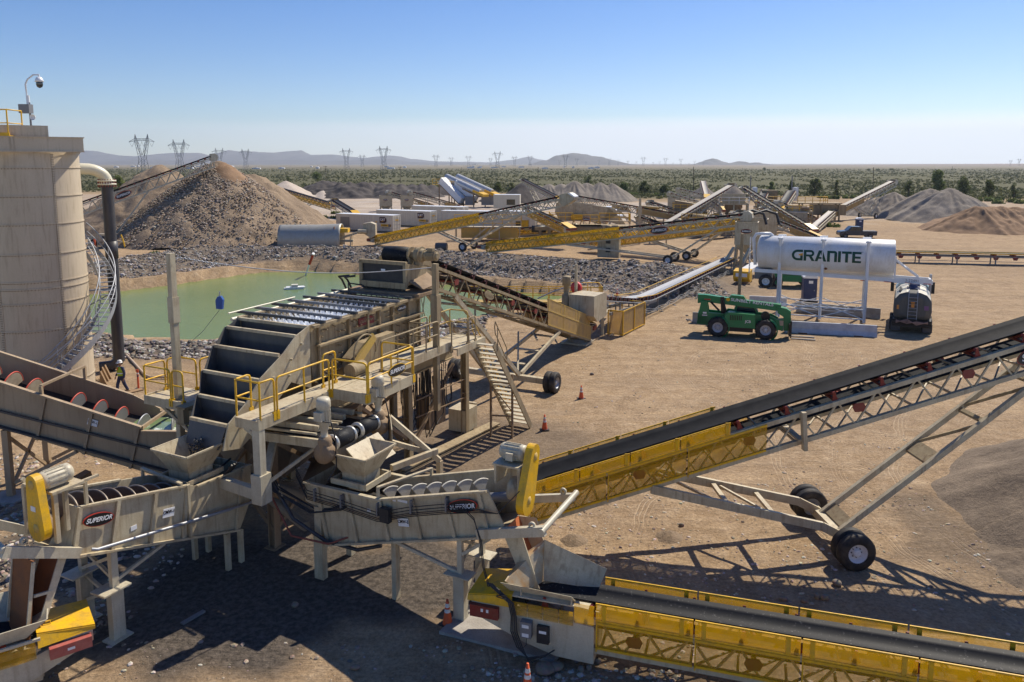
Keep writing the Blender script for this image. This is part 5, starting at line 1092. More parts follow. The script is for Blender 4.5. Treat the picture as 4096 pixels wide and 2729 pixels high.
for k in range(9): p=A.lerp(B,(k*.9+.5)/60)+V((0,0,-.02*k)); q.tube([p+V((.0,0,.02)),p+V((.06,0,-.02))],.026,6)
tag(q.build('steel_cable',GALV),'steel safety cable with shackles strung between the two tall posts','cable')
p=At(875,1180,24.6); q=MB(); q.plate([(-.11,-.06,-.28),(.09,-.06,-.3),(.13,-.06,.02),(.06,-.06,.14),(-.05,-.06,.13),(-.12,-.06,.0)],.14,(0,1,0)); q.build('body',mat('blue_plastic',(.02,.08,.30),.4),root('fall_arrester','blue retractable fall arrester hanging from the steel cable','fall arrester',(p.x+.02,p.y,p.z-.18)))
fr=bpy.data.objects['fall_arrester']; q=MB(); q.tube([(0,0,.12),(0.02,0,.3)],.02,6); q.build('hook',GALV,fr); q=MB(); q.tube([(0,0,-.3),(-.7,.2,-1.1),(-1.45,.3,-1.75)],.008,4); q.build('lanyard',GRY,fr)
# ---------------- feed conveyor of the screen (comes from behind right, falls away from us)
fh=O3+Ld*7.0+Wd*1.45+V((0,0,8.25)); ft=O3+Ld*27.8+Wd*1.45+V((0,0,1.3))
fc,Z,Lp,y0=conveyor('dusty tan feed conveyor rising to the wash screen on dual wheels',ft,fh,bw=1.2,depth=.95,guard=(.1,7.2),gm=GUARDD,guard_up=True,step=1.25,lod=0,idm=DRED,tm=DTAN,tailbox=True,headbox=False,n=15,name='feed_conveyor',hoodm=YELD,uptop=.5)
# local x runs from the tail towards the head; wheels lie 11.4 from the tail
q=MB(); xa=11.4; wr=.56
for s in (-1,1):
    q.beam((5.2,s*y0,Z(5.2,-1.2)),(xa-.2,s*(y0+.3),.75),.13,.2); q.beam((xa+.1,s*(y0+.3),.75),(17.6,s*y0,Z(17.6,-1.2)),.15,.22)
q.box(xa-.15,xa+.15,-2.6,2.6,.42,.72)
for f in (.15,.5,.8): p=V((5.2,0,Z(5.2,-1.2))).lerp(V((xa,0,.75)),f); q.beam((p.x,-y0,p.z),(p.x,y0,p.z),.25,.06)
for f in (.3,.6,.9): p=V((xa,0,.75)).lerp(V((17.6,0,Z(17.6,-1.2))),f); q.beam((p.x,-y0,p.z),(p.x,y0,p.z),.2,.08)
q.beam((6,-y0,Z(6,-1.5)),(8.5,y0,2.0),.1); q.beam((8,-y0,2.2),(11,y0,.8),.1); q.build('undercarriage',TAN,fc)
for s in (-1,1):
    for k in (2.75,3.1): wheel(fc,(xa,s*k,wr),(0,s,0),wr,.3,rimm=GALV)
q=MB(); q.lathe([(0,-.62),(.34,-.62),(.36,0),(.34,.62),(0,.62)],(Lp+.1,0,Z(Lp,-.05)),(0,1,0),24); q.build('head_pulley',BELT,fc)
q=MB()
for r_a,r_b,ya_,yb_ in ((.33,.33,.63,.70),(.16,.16,.70,.9),(.27,.33,.9,.98),(.33,.33,.98,1.14),(.36,.36,1.14,1.18),(.28,.24,1.18,1.32),(.18,.18,1.32,1.42),(.22,.22,1.42,1.48),(.19,.19,1.48,1.85),(.21,.21,1.85,1.89),(.16,.12,1.89,1.97)): q.cyl((Lp+.1,ya_,Z(Lp,0)),(Lp+.1,yb_,Z(Lp,0)),r_a,16,r_b)
q.box(Lp-.12,Lp+.32,.95,1.2,Z(Lp,-.42),Z(Lp,-.1)); q.box(Lp,Lp+.2,1.5,1.75,Z(Lp,.18),Z(Lp,.32))
for k in range(10): a_=k*PI/5; q.box(Lp+.1+.19*math.cos(a_)-.01,Lp+.1+.19*math.cos(a_)+.01,1.5,1.84,Z(Lp,0)+.19*math.sin(a_)-.02,Z(Lp,0)+.19*math.sin(a_)+.02)
q.build('drive_gearbox',DTAN,fc)
q=MB()
for s in (-1,1): q.prism([(Lp-1.9,Z(Lp-1.9,-1.1)),(Lp-.2,Z(Lp,-1.3)),(Lp+.5,Z(Lp,-.6)),(Lp+.45,Z(Lp,-.1)),(Lp-1.2,Z(Lp-1.2,.0))],s*(y0+.02)-.02,s*(y0+.02)+.02)
q.build('head_frame',DTAN,fc)
oval_sign(fc,(Lp-6.3,y0+.12,Z(Lp-6.3,-.62)),(-1,0,-(8.25-1.3)/20.8),(0,0,1),1.0,rim=DTAN); bpy.data.objects['oval_sign'] 
for o in fc.children:
    if o.name.startswith('oval_sign'):
        for c in o.children:
            c.data.materials.clear(); c.data.materials.append(DTAN)
q=MB(); q.beam((.3,-.7,0),(.3,.7,0.02),.3,.08); q.beam((.3,-.6,0),(.5,-.6,.7),.15); q.beam((.3,.6,0),(.5,.6,.7),.15); q.box(-.5,1.2,-.9,.9,.0,.12); q.build('tail_stand',TAN,fc)
# ================================================================ fine material washer FMW-1
fm=root('screw_washer','long brown tan screw washer labelled FMW-1 filled with greenish water','screw washer',(-12.0,25.8,0),0)
sl=-.316; zt=lambda x: 2.68-.34*(x+1.2)   # near rim height
zb=lambda x: .80-.325*(x+.66)
q=MB(); W_=2.2; xs=-8.5
q.plate([(xs,0,zt(xs)),(-1.2,0,2.68),(-1.2,0,zb(-1.2)),(xs,0,zb(xs))],.05,(0,1,0))
q.plate([(-1.2,0,2.52),(3.2,0,2.46),(3.2,0,.4),(-.3,0,.65),(-1.2,0,zb(-1.2))],.05,(0,1,0)); q.plate([(3.2,0,2.46),(3.2,W_+.6,2.46),(3.2,W_+.6,.4),(3.2,0,.4)],.05,(1,0,0)); q.plate([(-1.6,W_,2.52),(3.2,W_+.6,2.46),(3.2,W_+.6,.4),(-1.6,W_,.9)],.05,(0,1,0))
q.plate([(xs,W_,zt(xs)),(-2.6,W_,zt(-2.6)),(-1.6,W_,2.62),(-1.6,W_,zb(-1.6)),(xs,W_,zb(xs))],.05,(0,1,0))
q.plate([(xs,.05,zb(xs)+.05),(.1,.05,zb(.1)+.05),(.1,W_,zb(.1)+.05),(xs,W_,zb(xs)+.05)],.04)
x=-1.3
while x>xs+.2: q.beam((x,-.04,zt(x)),(x-.42,-.04,zb(x-.42)),.07,.1); x-=1.63
for xx in (.2,1.2,2.4): q.beam((xx,-.04,2.45),(xx,-.04,.6),.07,.1)
q.beam((xs,-.06,zt(xs)),(-1.2,-.06,2.68),.14,.06); q.beam((xs,W_,zt(xs)),(-2.6,W_,zt(-2.6)),.12,.06); q.beam((-1.2,-.06,2.54),(3.2,-.06,2.48),.14,.06); q.beam((-1.2,-.04,2.66),(-.95,W_+.1,2.8),.08,.12)
xm=-4.7; q.beam((xm,-.02,zt(xm)+.32),(xm+.3,W_,zt(xm)+.42),.1,.08); q.beam((xm,0,zt(xm)),(xm,-0.02,zt(xm)+.32),.1); q.beam((xm+.3,W_,zt(xm)-.1),(xm+.3,W_,zt(xm)+.42),.1); q.build('trough',TROUGH,fm)
q=MB(); q.beam((xs,-.09,zb(xs)+.55),(3.0,-.09,zb(3.0)+1.25+.0),.06,.07); q.beam((xs,-.07,zb(xs)),(3.,-.07,zb(3.)+.5),.2,.06); q.build('side_stiffener',BLK,fm)
FW=bpy.data.materials.new('washer_water'); FW.use_nodes=True; t=FW.node_tree; b=t.nodes['Principled BSDF']; b.inputs['Roughness'].default_value=.1; tc=nd(t,'ShaderNodeTexCoord'); O_=tc.outputs['Object']
t.links.new(MIX(RMP(NZ(2.2,6,.7,None,1.),.56,.66),(.15,.21,.10),(.7,.74,.68)),b.inputs['Base Color']); bp=nd(t,'ShaderNodeBump'); bp.inputs['Strength'].default_value=.5; t.links.new(NZ(3,4,.6),bp.inputs['Height']); t.links.new(bp.outputs[0],b.inputs['Normal'])
q=MB(); q.quad((-3.1,.06,2.3),(3.15,.06,2.3),(3.15,W_+.5,2.3),(-3.1,W_-.02,2.3)); q.build('wash_water',FW,fm)
q=MB(); q.quad((xs,.06,zt(xs)-1.05),(-1.2,.06,zt(-1.2)-.7),(-1.2,W_-.02,zt(-1.2)-.7),(xs,W_-.02,zt(xs)-1.05)); q.build('wet_sand_bed',mat('wet_black_sand',(.04,.035,.03),.5),fm)
def flight(parent,c,ax,r,m1,m2,a0=0.,a1=PI,th=.04,nm='screw_flight',ribs=False):
    """one visible turn of screw: a tilted disc sector with a worn shoe along its edge"""
    c=V(c);ax=V(ax).normalized(); q=MB(); x=V((0,0,1)); x=(x-ax*x.dot(ax)).normalized(); y=ax.cross(x); n=16
    pts=[c]+[c+(x*math.cos(a)+y*math.sin(a))*r for a in [a0+(a1-a0)*k/n for k in range(n+1)]]
    q.add([p-ax*th/2 for p in pts]+[p+ax*th/2 for p in pts],[tuple([0]+[k,k+1])[:3] for k in range(1,n+1)]+[(len(pts),len(pts)+k+1,len(pts)+k) for k in range(1,n+1)]+[(k,k+1,len(pts)+k+1,len(pts)+k) for k in range(1,n+1)]); o=q.build(nm,m1,parent)
    q=MB(); q.tube([c+(x*math.cos(a)+y*math.sin(a))*(r) for a in [a0+(a1-a0)*k/n for k in range(n+1)]],.03,5)
    if ribs:
        for k in range(5): a=a0+(a1-a0)*(k+.5)/5; d=(x*math.cos(a)+y*math.sin(a)); q.beam(c+d*r*.5-ax*.02,c+d*r*.98-ax*.02,.02)
    q.build('wear_shoe',m2,o); return o
for i,xx in enumerate((-7.3,-6.52,-5.76,-4.19,-3.39,-2.62,-1.81)):
    flight(fm,(xx,1.1,4.25-.346*(xx+6.52)-.56),(1,.04,sl*.6),.68,mat('muddy_flight',(.36,.30,.22),.6,dirt=(.2,.15,.1),amt=.6,scale=4) if i<3 else GRY,mat('worn_red_shoe',(.5,.07,.04),.5) if i!=6 else GALV,-1.3,1.3)
q=MB(); q.cyl((xs,1.1,zt(xs)-.9),(.6,1.1,zt(.6)-.9),.17,14); q.build('screw_shaft',MUD,fm); flight(fm,(-.6,1.1,2.1),(1,.3,0),.55,GRY,GRY,-1.2,1.2)
# FMW-1 plate
def tagplate(par,c,xd,w,s_):
    c=V(c);xd=V(xd).normalized(); n_=V((xd.y,-xd.x,0)); up=V((0,0,1)); up=(up-xd*up.dot(xd)).normalized(); n_=xd.cross(up)
    q=MB().plate([c-xd*w/2-up*w*.33,c+xd*w/2-up*w*.33,c+xd*w/2+up*w*.33,c-xd*w/2+up*w*.33],.015,n_); o=q.build('name_plate',LETT,par); text(s_,o,c+n_*.02+up*.02,xd,up,w*.36,SIGNB,bold=.02,sx=.85); return o
tagplate(fm,(-2.95,-.02,zt(-2.95)-.43),(1,0,sl),.36,'FMW-1')
# legs
q=MB()
for x in (-6.1,):
    for y in (0,W_): q.beam((x,y,0),(x,y,zb(x)),.22,.2); q.box(x-.3,x+.3,y-.25,y+.25,0,.04)
    q.beam((x,0,.3),(x,W_,zb(x)-.2),.1); q.beam((x,W_,.3),(x,0,zb(x)-.2),.1)
q.beam((-5.9,0,.6),(-3.6,0,zb(-3.6)),.12); q.beam((-5.9,W_,.6),(-3.6,W_,zb(-3.6)),.12); q.build('support_frame',TROUGH,fm)
q=MB(); q.plate([(-6.9,-.6,.03),(-5.6,-.6,.03),(-5.3,.4,.03),(-6.6,.5,.03)],.08,(0,0,1)); q.build('footing_plate',CONC,fm)
q=MB(); q.box(-.8,1.3,2.5,2.75,2.62,3.0); q.box(-.8,1.3,2.45,3.0,3.0,3.05); o=q.build('drive_guard_box',YEL,fm); MB().box(-.35,-.1,2.485,2.496,2.74,2.88).build('decal',LETT,o)
q=MB(); q.box(-.6,1.1,2.76,2.95,2.55,2.9); q.build('drive_rollers',RED,fm)
# ================================================================ coarse washers
def washer(root_,W_,prof_near,z_far,flights,fm1,fm2,sh,name_pos,word_pos,plate,ribs,kink):
    q=MB(); q.prism(prof_near,0,.05); q.prism(prof_near,W_,W_+.05)
    bl=[p for p in prof_near]
    for (xa_,za_,xb_,zb_) in kink: q.plate([(xa_,.05,za_),(xb_,.05,zb_),(xb_,W_,zb_),(xa_,W_,za_)],.05,(0,0,-1))
    for (xa_,za_,xb_,zb_) in ribs: q.beam((xa_,-.05,za_),(xb_,-.05,zb_),.06,.1)
    return q
CW=root('screw_washer','tan coarse screw washer labelled CMW-1 with yellow drive guard at left','screw washer',(-10.05,17.74,0),TH,)
prof=[(-1.0,2.62),(-.72,3.84),(2.28,3.16),(2.32,2.95),(2.9,3.0),(4.62,2.92),(4.58,2.0),(4.0,1.05),(1.74,1.8),(-.95,2.66)]
prof=[(-1.0,2.70),(-.72,3.84),(2.30,3.17),(2.62,3.02),(4.62,2.92),(4.62,1.9),(4.1,1.05),(1.74,1.78)]
q=washer(CW,1.5,prof,0,0,0,0,0,0,0,0,[(-.74,3.84,-.98,2.7),(.25,3.6,-.02,2.36),(1.32,3.38,1.05,2.03),(2.32,3.2,2.05,1.7),(4.3,2.95,3.9,1.12)],[(-1.0,2.72,4.1,1.07)])
q.plate([(4.57,.05,1.9),(4.57,.05,2.9),(4.57,1.5,2.9),(4.57,1.5,1.9)],.05,(1,0,0)); q.plate([(-1.02,.0,2.7),(-.74,.0,3.84),(-.74,.35,3.84),(-1.02,.9,2.7)],.04,(-1,0,0))
q.beam((-.74,-.03,3.84),(2.3,-.03,3.17),.1,.05); q.beam((-.7,1.52,3.84),(1.4,1.52,3.38),.1,.05); q.beam((2.62,-.03,3.02),(4.6,-.03,2.92),.1,.05); q.beam((-1,-.06,2.7),(4.1,-.06,1.06),.1,.06)
q.beam((2.28,-.06,3.2),(2.28,-.06,1.7),.08,.12); q.beam((2.1,-.05,3.3),(2.1,1.55,3.45),.09,.05); q.beam((2.1,-.03,3.1),(2.1,-.03,3.32),.07); q.beam((2.1,1.52,3.1),(2.1,1.52,3.45),.07); q.build('trough',TAN,CW)
q=MB(); q.quad((-.6,.06,3.0),(2.2,.06,2.2),(2.2,1.48,2.2),(-.6,1.48,3.0)); q.quad((2.2,.06,2.5),(4.5,.06,2.4),(4.5,1.48,2.4),(2.2,1.48,2.5)); q.build('wet_sand_bed',mat('wet_black_sand',(.04,.035,.03),.5),CW)
ss=-.30
for k in range(8):
    xx=-.78+k*.4; flight(CW,(xx,.72,3.42+ss*(xx+.7)-.05),(1,.12,ss),.60,mat('brown_worn_flight',(.12,.075,.05),.5,dirt=(.2,.14,.1)),mat('worn_shoe',(.30,.25,.2),.4,.3,dirt=(.16,.1,.07),amt=.6),-1.35,1.35,nm='screw_flight')
q=MB(); q.cyl((-1.1,.72,3.42),(4.2,.72,1.9),.15,14); q.lathe([(0,-1.3),(.3,-1.3),(.34,-1.22),(.34,-1.1),(.2,-1.05)],(0,.72,3.38),(1,0,0),16); q.build('screw_shaft',MUD,CW)
# drive: tall yellow belt guard, motor, stand, bumper frame
q=MB(); n_=12
def capsule(x0,z0,x1,z1,r0,r1,y,th):
    a=math.atan2(z1-z0,x1-x0); pts=[]
    for k in range(n_+1): t_=a+PI/2+PI*k/n_; pts.append((x0+r0*math.cos(t_),y,z0+r0*math.sin(t_)))
    for k in range(n_+1): t_=a-PI/2+PI*k/n_; pts.append((x1+r1*math.cos(t_),y,z1+r1*math.sin(t_)))
    return MB().plate(pts,th,(0,1,0))
def capx(y0_,z0,y1_,z1,r0,r1,x,th):
    a=math.atan2(z1-z0,y1_-y0_); pts=[]
    for k in range(n_+1): t_=a+PI/2+PI*k/n_; pts.append((x,y0_+r0*math.cos(t_),z0+r0*math.sin(t_)))
    for k in range(n_+1): t_=a-PI/2+PI*k/n_; pts.append((x,y1_+r1*math.cos(t_),z1+r1*math.sin(t_)))
    return MB().plate(pts,th,(1,0,0))
GX=-1.82; _n0=len(bpy.data.objects)
q=capx(-.04,4.84,-.10,3.78,.2,.3,GX,.18); yg=q.build('drive_guard',YEL,CW)
q=MB(); 
for (yy,zz) in ((-.04,4.82),(-.10,3.80)): q.lathe([(0,-.012),(.11,-.012),(.115,0)],(GX,yy,zz),(1,0,0),6)
q.build('vent_mesh',YELD,yg); q=MB(); q.box(GX-.012,GX-.002,-.14,.03,4.2,4.32); q.build('decal',LETT,yg)
q=MB(); q.lathe([(0,0),(.17,0),(.2,.06),(.2,.5),(.19,.52),(.215,.56),(.215,.68),(.15,.74),(0,.76)],(GX+.2,0,4.8),(1,0,0),18); 
for k in range(14): a=k*2*PI/14; q.box(GX+.33,GX+.75,.205*math.cos(a)-.008,.205*math.cos(a)+.008,4.8+.205*math.sin(a)-.02,4.8+.205*math.sin(a)+.02)
q.build('motor',TANC,CW)
q=MB(); q.box(GX+.3,-.75,-.3,.85,4.5,4.56); q.beam((GX+.4,-.2,3.3),(GX+.4,-.2,4.5),.1); q.beam((-1.05,.0,3.4),(-1.05,.0,4.4),.09); q.beam((GX+.35,.9,4.66),(-.9,.9,3.6),.08); q.box(-1.0,-.2,-.02,.04,4.4,4.46); q.beam((-.55,0,4.4),(-.55,0,3.8),.07); q.beam((GX+.35,.85,3.3),(GX+.35,.85,4.5),.1); q.build('drive_stand',TAN,CW)
q=MB(); q.beam((GX-.75,-.1,3.6),(-.9,-.12,2.78),.14,.24); q.beam((GX-.3,1.7,3.75),(-.9,1.55,2.9),.12,.2); q.cyl((GX-.72,-.15,3.62),(GX-.4,2.0,3.8),.08,12)
for p in ((GX-.3,-.12,3.55),(GX-.15,1.65,3.75)): q.lathe([(.05,-.03),(.09,-.03),(.09,.03),(.05,.03)],(p[0],p[1],p[2]+.1),(0,1,0),12)
q.build('bumper_frame',TANC,CW)
q=MB(); q.tube([(-.6,-.13,2.72),(-.5,-.2,2.68),(3.6,-.2,1.95)],.045,8); q.tube([(2.2,-.16,2.15),(4.8,-.16,1.75)],.04,8); q.build('drain_pipe',GALV,CW)
tagplate(CW,(1.66,-.03,2.66),(1,0,-.2),.36,'CMW-1'); oval_sign(CW,(-.33,-.07,3.36),(1,0,-.22),(0,0,1),.82)
q=MB(); q.box(.55,.72,-.012,-.002,2.62,2.74); q.build('decal',LETT,CW)
# discharge chute to the lower-left belt
c_=local(CW,g('b1',470,1000,1.2)); q=MB(); a=V((-1.55,.1,2.9)); b_=V((-2.1,-.1,1.2)); 
q.plate([(-1.9,.78,3.0),(-1.1,.78,2.85),(-1.75,.78,1.5),(-2.15,.78,1.55)],.03,(0,1,0)); q.plate([(-1.3,-.02,2.9),(-1.1,-.02,2.85),(-1.72,-.02,1.5),(-1.9,-.02,1.5)],.03,(0,1,0)); q.plate([(-1.93,-.02,3.0),(-1.85,-.02,3.0),(-2.1,-.02,1.5),(-2.18,-.02,1.5)],.03,(0,1,0)); q.beam((-1.95,-.0,2.2),(-1.5,-.0,2.1),.06)
q.build('chute_side',TANC,CW); q=MB(); q.plate([(-1.85,.0,3.0),(-1.85,.78,3.0),(-2.1,.78,1.2),(-2.1,0,1.2)],.03); q.plate([(-1.15,.0,2.9),(-1.15,.78,2.9),(-1.8,.78,1.4),(-1.8,0,1.4)],.03); q.build('chute_floor',RUST,CW)
# legs
for (x,y,h) in ((0,0,2.35),(.15,1.45,2.35)):
    q=MB(); q.box(x-.17,x+.17,y-.1,y+.1,.0,1.35); q.box(x-.3,x+.3,y-.2,y+.2,0,.04); q.build('leg_base',TANC,CW); q=MB(); q.box(x-.09,x+.09,y-.07,y+.07,1.4,h); q.plate([(x-.45,y-.25,1.37),(x+.3,y-.25,1.37),(x+.3,y+.3,1.37),(x-.45,y+.3,1.37)],.04,(0,0,1)); q.build('leg',TANC,CW)
for (x,y,h) in ((3.6,0,1.15),(4.1,0,1.05),(3.6,1.4,1.15),(4.1,1.4,1.05)): MB().beam((x,y,0),(x,y,h),.13).build('leg',TAN,CW)
q=MB(); q.beam((0,0,2.2),(.1,1.4,1.5),.08); q.beam((0,0,1.6),(.1,1.4,2.1),.08); q.beam((.05,0,1.55),(1.5,0,1.85),.08); q.beam((.05,0,1.3),(.1,1.4,.6),.08); q.beam((0.1,.05,.9),(.15,1.4,1.3),.08); q.build('leg_bracing',TANC,CW)
# hoppers feeding the washers
def hopper(par,rim,throat,zr,zt_,m=TAN,name='feed_hopper',coll=None):
    q=MB(); R_=[V((x,y,zr)) for x,y in rim]; T_=[V((x,y,zt_)) for x,y in throat]
    cen=sum(R_,V((0,0,0)))/4
    for k in range(4): a,b=R_[k],R_[(k+1)%4]; c,d=T_[(k+1)%4],T_[k]; q.plate([a,b,c,d],.03); q.beam(a,b,.05)
    o=q.build(name,m,par); return o
rw=[G(703,1802,3.9),G(805,1835,3.9),G(920,1780,3.9),G(786,1762,3.9)]
rl=[local(CW,p)[:2] for p in rw]; cx=sum(p[0] for p in rl)/4; cy=sum(p[1] for p in rl)/4
tw=[G(768,1930,3.0),G(815,1940,3.0),G(888,1905,3.0),G(840,1890,3.0)]; tlc=[local(CW,p)[:2] for p in tw]
cx,cy=3.08,.74; hw=.72; rl=[(cx-hw,cy-hw),(cx+hw,cy-hw),(cx+hw,cy+hw),(cx-hw,cy+hw)]; tlc=[(cx-.4,cy-.4),(cx+.4,cy-.4),(cx+.4,cy+.4),(cx-.4,cy+.4)]
HP1=(cx,cy)
hopper(CW,rl,tlc,3.92,3.25,TAN); q=MB(); 
for s in (-1,1): q.box(cx-.62,cx+.62,cy+s*.58-.03,cy+s*.58+.03,3.02,3.16); q.box(cx+s*.62-.03,cx+s*.62+.03,cy-.61,cy+.61,3.02,3.16)
q.box(cx-.42,cx+.42,cy-.42,cy-.4,3.0,3.3); q.box(cx-.42,cx+.42,cy+.4,cy+.42,3.0,3.3); q.box(cx-.42,cx-.4,cy-.42,cy+.42,3.0,3.3); q.box(cx+.4,cx+.42,cy-.42,cy+.42,3.0,3.3); q.build('hopper_collar',TAN,CW)
q=MB(); rr=random.Random(6); 
for k in range(420): 
    z=rr.uniform(3.4,4.1)-.25*rr.random(); w_=(.14 if z>3.85 else .30); a=rr.random()*6.3; d=w_*math.sqrt(rr.random()); rock(q,(cx+.3+math.cos(a)*d,cy-.02+math.sin(a)*d,z),rr.uniform(.015,.04),rr)
tag(q.build('falling_gravel',BLK,None),'dark wet gravel falling from the chute into the hopper','gravel',kind=None); fg=bpy.data.objects['falling_gravel']; fg['kind']='stuff'; fg.location=CW.location; fg.rotation_euler=CW.rotation_euler
# CMW-2
C2=root('screw_washer','tan coarse screw washer labelled CMW-2 with cables along its side','screw washer',(-5.59,20.56,0),R(-26.4))
prof=[(-.47,2.83),(2.18,2.62),(3.0,3.0),(5.55,3.74),(6.05,2.86),(5.8,2.62),(.3,1.12),(-.05,2.2),(-.47,2.26)]
prof=[(-.47,2.83),(2.18,2.86),(5.55,3.78),(6.0,2.95),(5.8,2.62),(.32,1.12),(-.1,2.2),(-.47,2.26)]
q=MB(); q.prism(prof,0,.05); q.prism([(x,z) for x,z in prof],1.5,1.55); q.plate([(.32,.05,1.12),(5.8,.05,2.62),(5.8,1.5,2.62),(.32,1.5,1.12)],.05,(0,0,-1)); q.plate([(-.47,.05,2.26),(-.47,.05,2.83),(-.47,1.5,2.83),(-.47,1.5,2.26)],.05,(-1,0,0)); q.plate([(-.1,.05,2.2),(.32,.05,1.12),(.32,1.5,1.12),(-.1,1.5,2.2)],.05,(-1,0,0)); q.plate([(-.47,.05,2.26),(-.1,.05,2.2),(-.1,1.5,2.2),(-.47,1.5,2.26)],.05,(0,0,-1))
tf=lambda x: 2.86+ (x-2.18)*.273 if x>2.18 else 2.83
bf=lambda x: 1.12+(x-.32)*.2737
for xa_,xb_ in ((.0,.36),(1.1,1.4),(2.2,2.5),(3.25,3.55),(4.3,4.6),(5.3,5.62)): q.beam((xa_,-.05,tf(xa_)),(xb_,-.05,bf(xb_)),.06,.1)
q.beam((-.47,-.04,2.85),(2.18,-.04,2.87),.12,.05); q.beam((2.18,-.04,2.87),(5.55,-.04,3.79),.12,.05); q.beam((2.1,1.52,2.87),(5.6,1.52,3.82),.12,.05); q.beam((.3,-.06,1.12),(5.9,-.06,2.66),.14,.06); q.beam((-.47,1.52,2.85),(2.1,1.52,2.87),.12,.05)
q.beam((2.15,-.02,3.2),(2.9,1.52,3.3),.09,.05); q.beam((2.15,-.02,2.8),(2.15,-.02,3.22),.07); q.beam((2.9,1.52,2.9),(2.9,1.52,3.32),.07); q.build('trough',TAN,C2)
q=MB(); q.quad((-.4,.06,2.45),(2.1,.06,2.4),(2.1,1.48,2.4),(-.4,1.48,2.45)); q.quad((2.1,.06,2.3),(5.5,.06,3.1),(5.5,1.48,3.1),(2.1,1.48,2.3)); q.build('wet_sand_bed',mat('wet_black_sand',(.04,.035,.03),.5),C2)
CRFL=mat('cream_flight',(.55,.52,.44),.5,dirt=(.38,.33,.26),amt=.4,scale=4)
for k in range(7):
    xx=2.06+k*.49; flight(C2,(xx,.75,2.42+(xx-2.06)*.273),(1,-.45,.27),.44,CRFL,CRFL,-.56,.56,nm='screw_flight',ribs=True)
q=MB(); q.cyl((.3,.75,1.9),(5.9,.75,3.4),.13,14); q.build('screw_shaft',GRY,C2)
hopper(C2,[(.25,0.02),(1.7,.02),(1.7,1.48),(.25,1.48)],[(.6,.4),(1.35,.4),(1.35,1.1),(.6,1.1)],3.85,3.15,TAN)
q=MB(); cx,cy=.98,.75
for s in (-1,1): q.box(cx-.6,cx+.6,cy+s*.56-.03,cy+s*.56+.03,2.9,3.06); q.box(cx+s*.6-.03,cx+s*.6+.03,cy-.59,cy+.59,2.9,3.06)
for s in (-1,1): q.box(cx-.38,cx+.38,cy+s*.37-.01,cy+s*.37+.01,2.85,3.2); q.box(cx+s*.38-.01,cx+s*.38+.01,cy-.37,cy+.37,2.85,3.2)
q.build('hopper_collar',TAN,C2)
q=MB(); yc=-.13
for k in (0,2,4,5,6):
    z=-.08-.045*k; q.tube([(-1.0,.2,3.2+z),(-.3,yc,2.75+z),(0.8,yc-.02,2.72+z),(2.2,yc-.02,2.62+z),(3.2,yc-.02,2.98+z),(4.3,yc-.02,3.3+z),(4.9,yc-.05,3.38+z*.8),(5.25,yc-.05,3.1+z*.5),(5.42+.02*k,yc-.05,2.5),(5.5+.02*k,yc-.05,1.8),(5.9+.02*k,yc-.4,1.35),(6.6,yc-.9,1.6-z)] if k<4 else [(-1.0,.2,3.2+z),(-.3,yc,2.75+z),(0.8,yc,2.72+z),(2.2,yc,2.62+z),(3.2,yc,2.98+z),(4.3,yc,3.3+z),(5.3,yc,3.55+z),(5.9,yc,3.3),(6.4,.1,3.9)],.013,5)
q.build('power_cable',RUB,C2)
q=MB()
for x in (.0,.95,2.2,3.3,4.4): MB().box(x-.02,x+.02,-.18,-.0,tf(x)-.42,tf(x)-.06).build('cable_bracket',GRY,C2)
MB().box(2.35,2.65,-.26,-.1,2.35,2.75).build('junction_box',RUB,C2)
oval_sign(C2,(4.85,-.07,3.25),(1,0,.26),(0,0,1),.92); tagplate(C2,(2.98,-.03,2.38),(1,0,.15),.34,'CMW-2')
q=MB(); q.box(1.75,1.87,-.012,-.002,2.42,2.5); q.box(2.62,2.72,-.012,-.002,2.9,2.97); q.box(2.78,3.1,-.012,-.002,2.93,3.0); q.build('decal',LETT,C2)
q=MB(); q.lathe([(0,-.05),(.17,-.05),(.2,.0),(.2,.48),(.215,.5),(.215,.6),(.15,.66),(0,.68)],(5.55,.9,4.55),(1,0,0),18)
for k in range(14): a=k*2*PI/14; q.box(5.6,6.05,.9+.205*math.cos(a)-.008,.9+.205*math.cos(a)+.008,4.55+.205*math.sin(a)-.02,4.55+.205*math.sin(a)+.02)
q.box(5.75,5.95,.6,.72,4.4,4.6); q.build('motor',TANC,C2)
q=MB(); q.box(5.45,6.25,.45,1.3,4.28,4.33); q.plate([(5.5,1.4,3.4),(5.5,1.4,4.28),(6.2,1.4,4.28),(6.2,1.4,3.3)],.03); q.box(5.5,5.56,.45,1.3,3.8,4.28); q.beam((6.2,.5,4.3),(6.2,.5,3.2),.08); q.lathe([(0,0),(.3,0),(.32,.1),(.2,.2),(.2,.5)],(5.85,.75,3.62),(1,0,0),16); q.build('drive_stand',TAN,C2)
q=capx(.85,4.62,.45,3.5,.25,.36,6.3,.2); yg=q.build('drive_guard',YEL,C2)
q=MB()
for (yy,zz) in ((.84,4.55),(.46,3.52)): q.lathe([(.115,.2),(.11,.212),(0,.212)],(6.3,yy,zz),(1,0,0),6); q.lathe([(.115,0),(.11,-.012),(0,-.012)],(6.3,yy,zz),(1,0,0),6)
q.build('vent_mesh',YELD,yg)
q=MB(); q.beam((5.3,-.1,2.62),(7.2,-.15,3.15),.14,.24); q.beam((5.6,1.6,2.9),(7.3,1.5,3.35),.12,.2); q.cyl((7.15,-.25,3.15),(7.3,1.7,3.4),.08,12)
for p in ((6.85,-.12,3.2),(7.0,1.5,3.45)): q.lathe([(.05,-.03),(.09,-.03),(.09,.03),(.05,.03)],p,(0,1,0),12)
q.build('bumper_frame',TANC,C2)
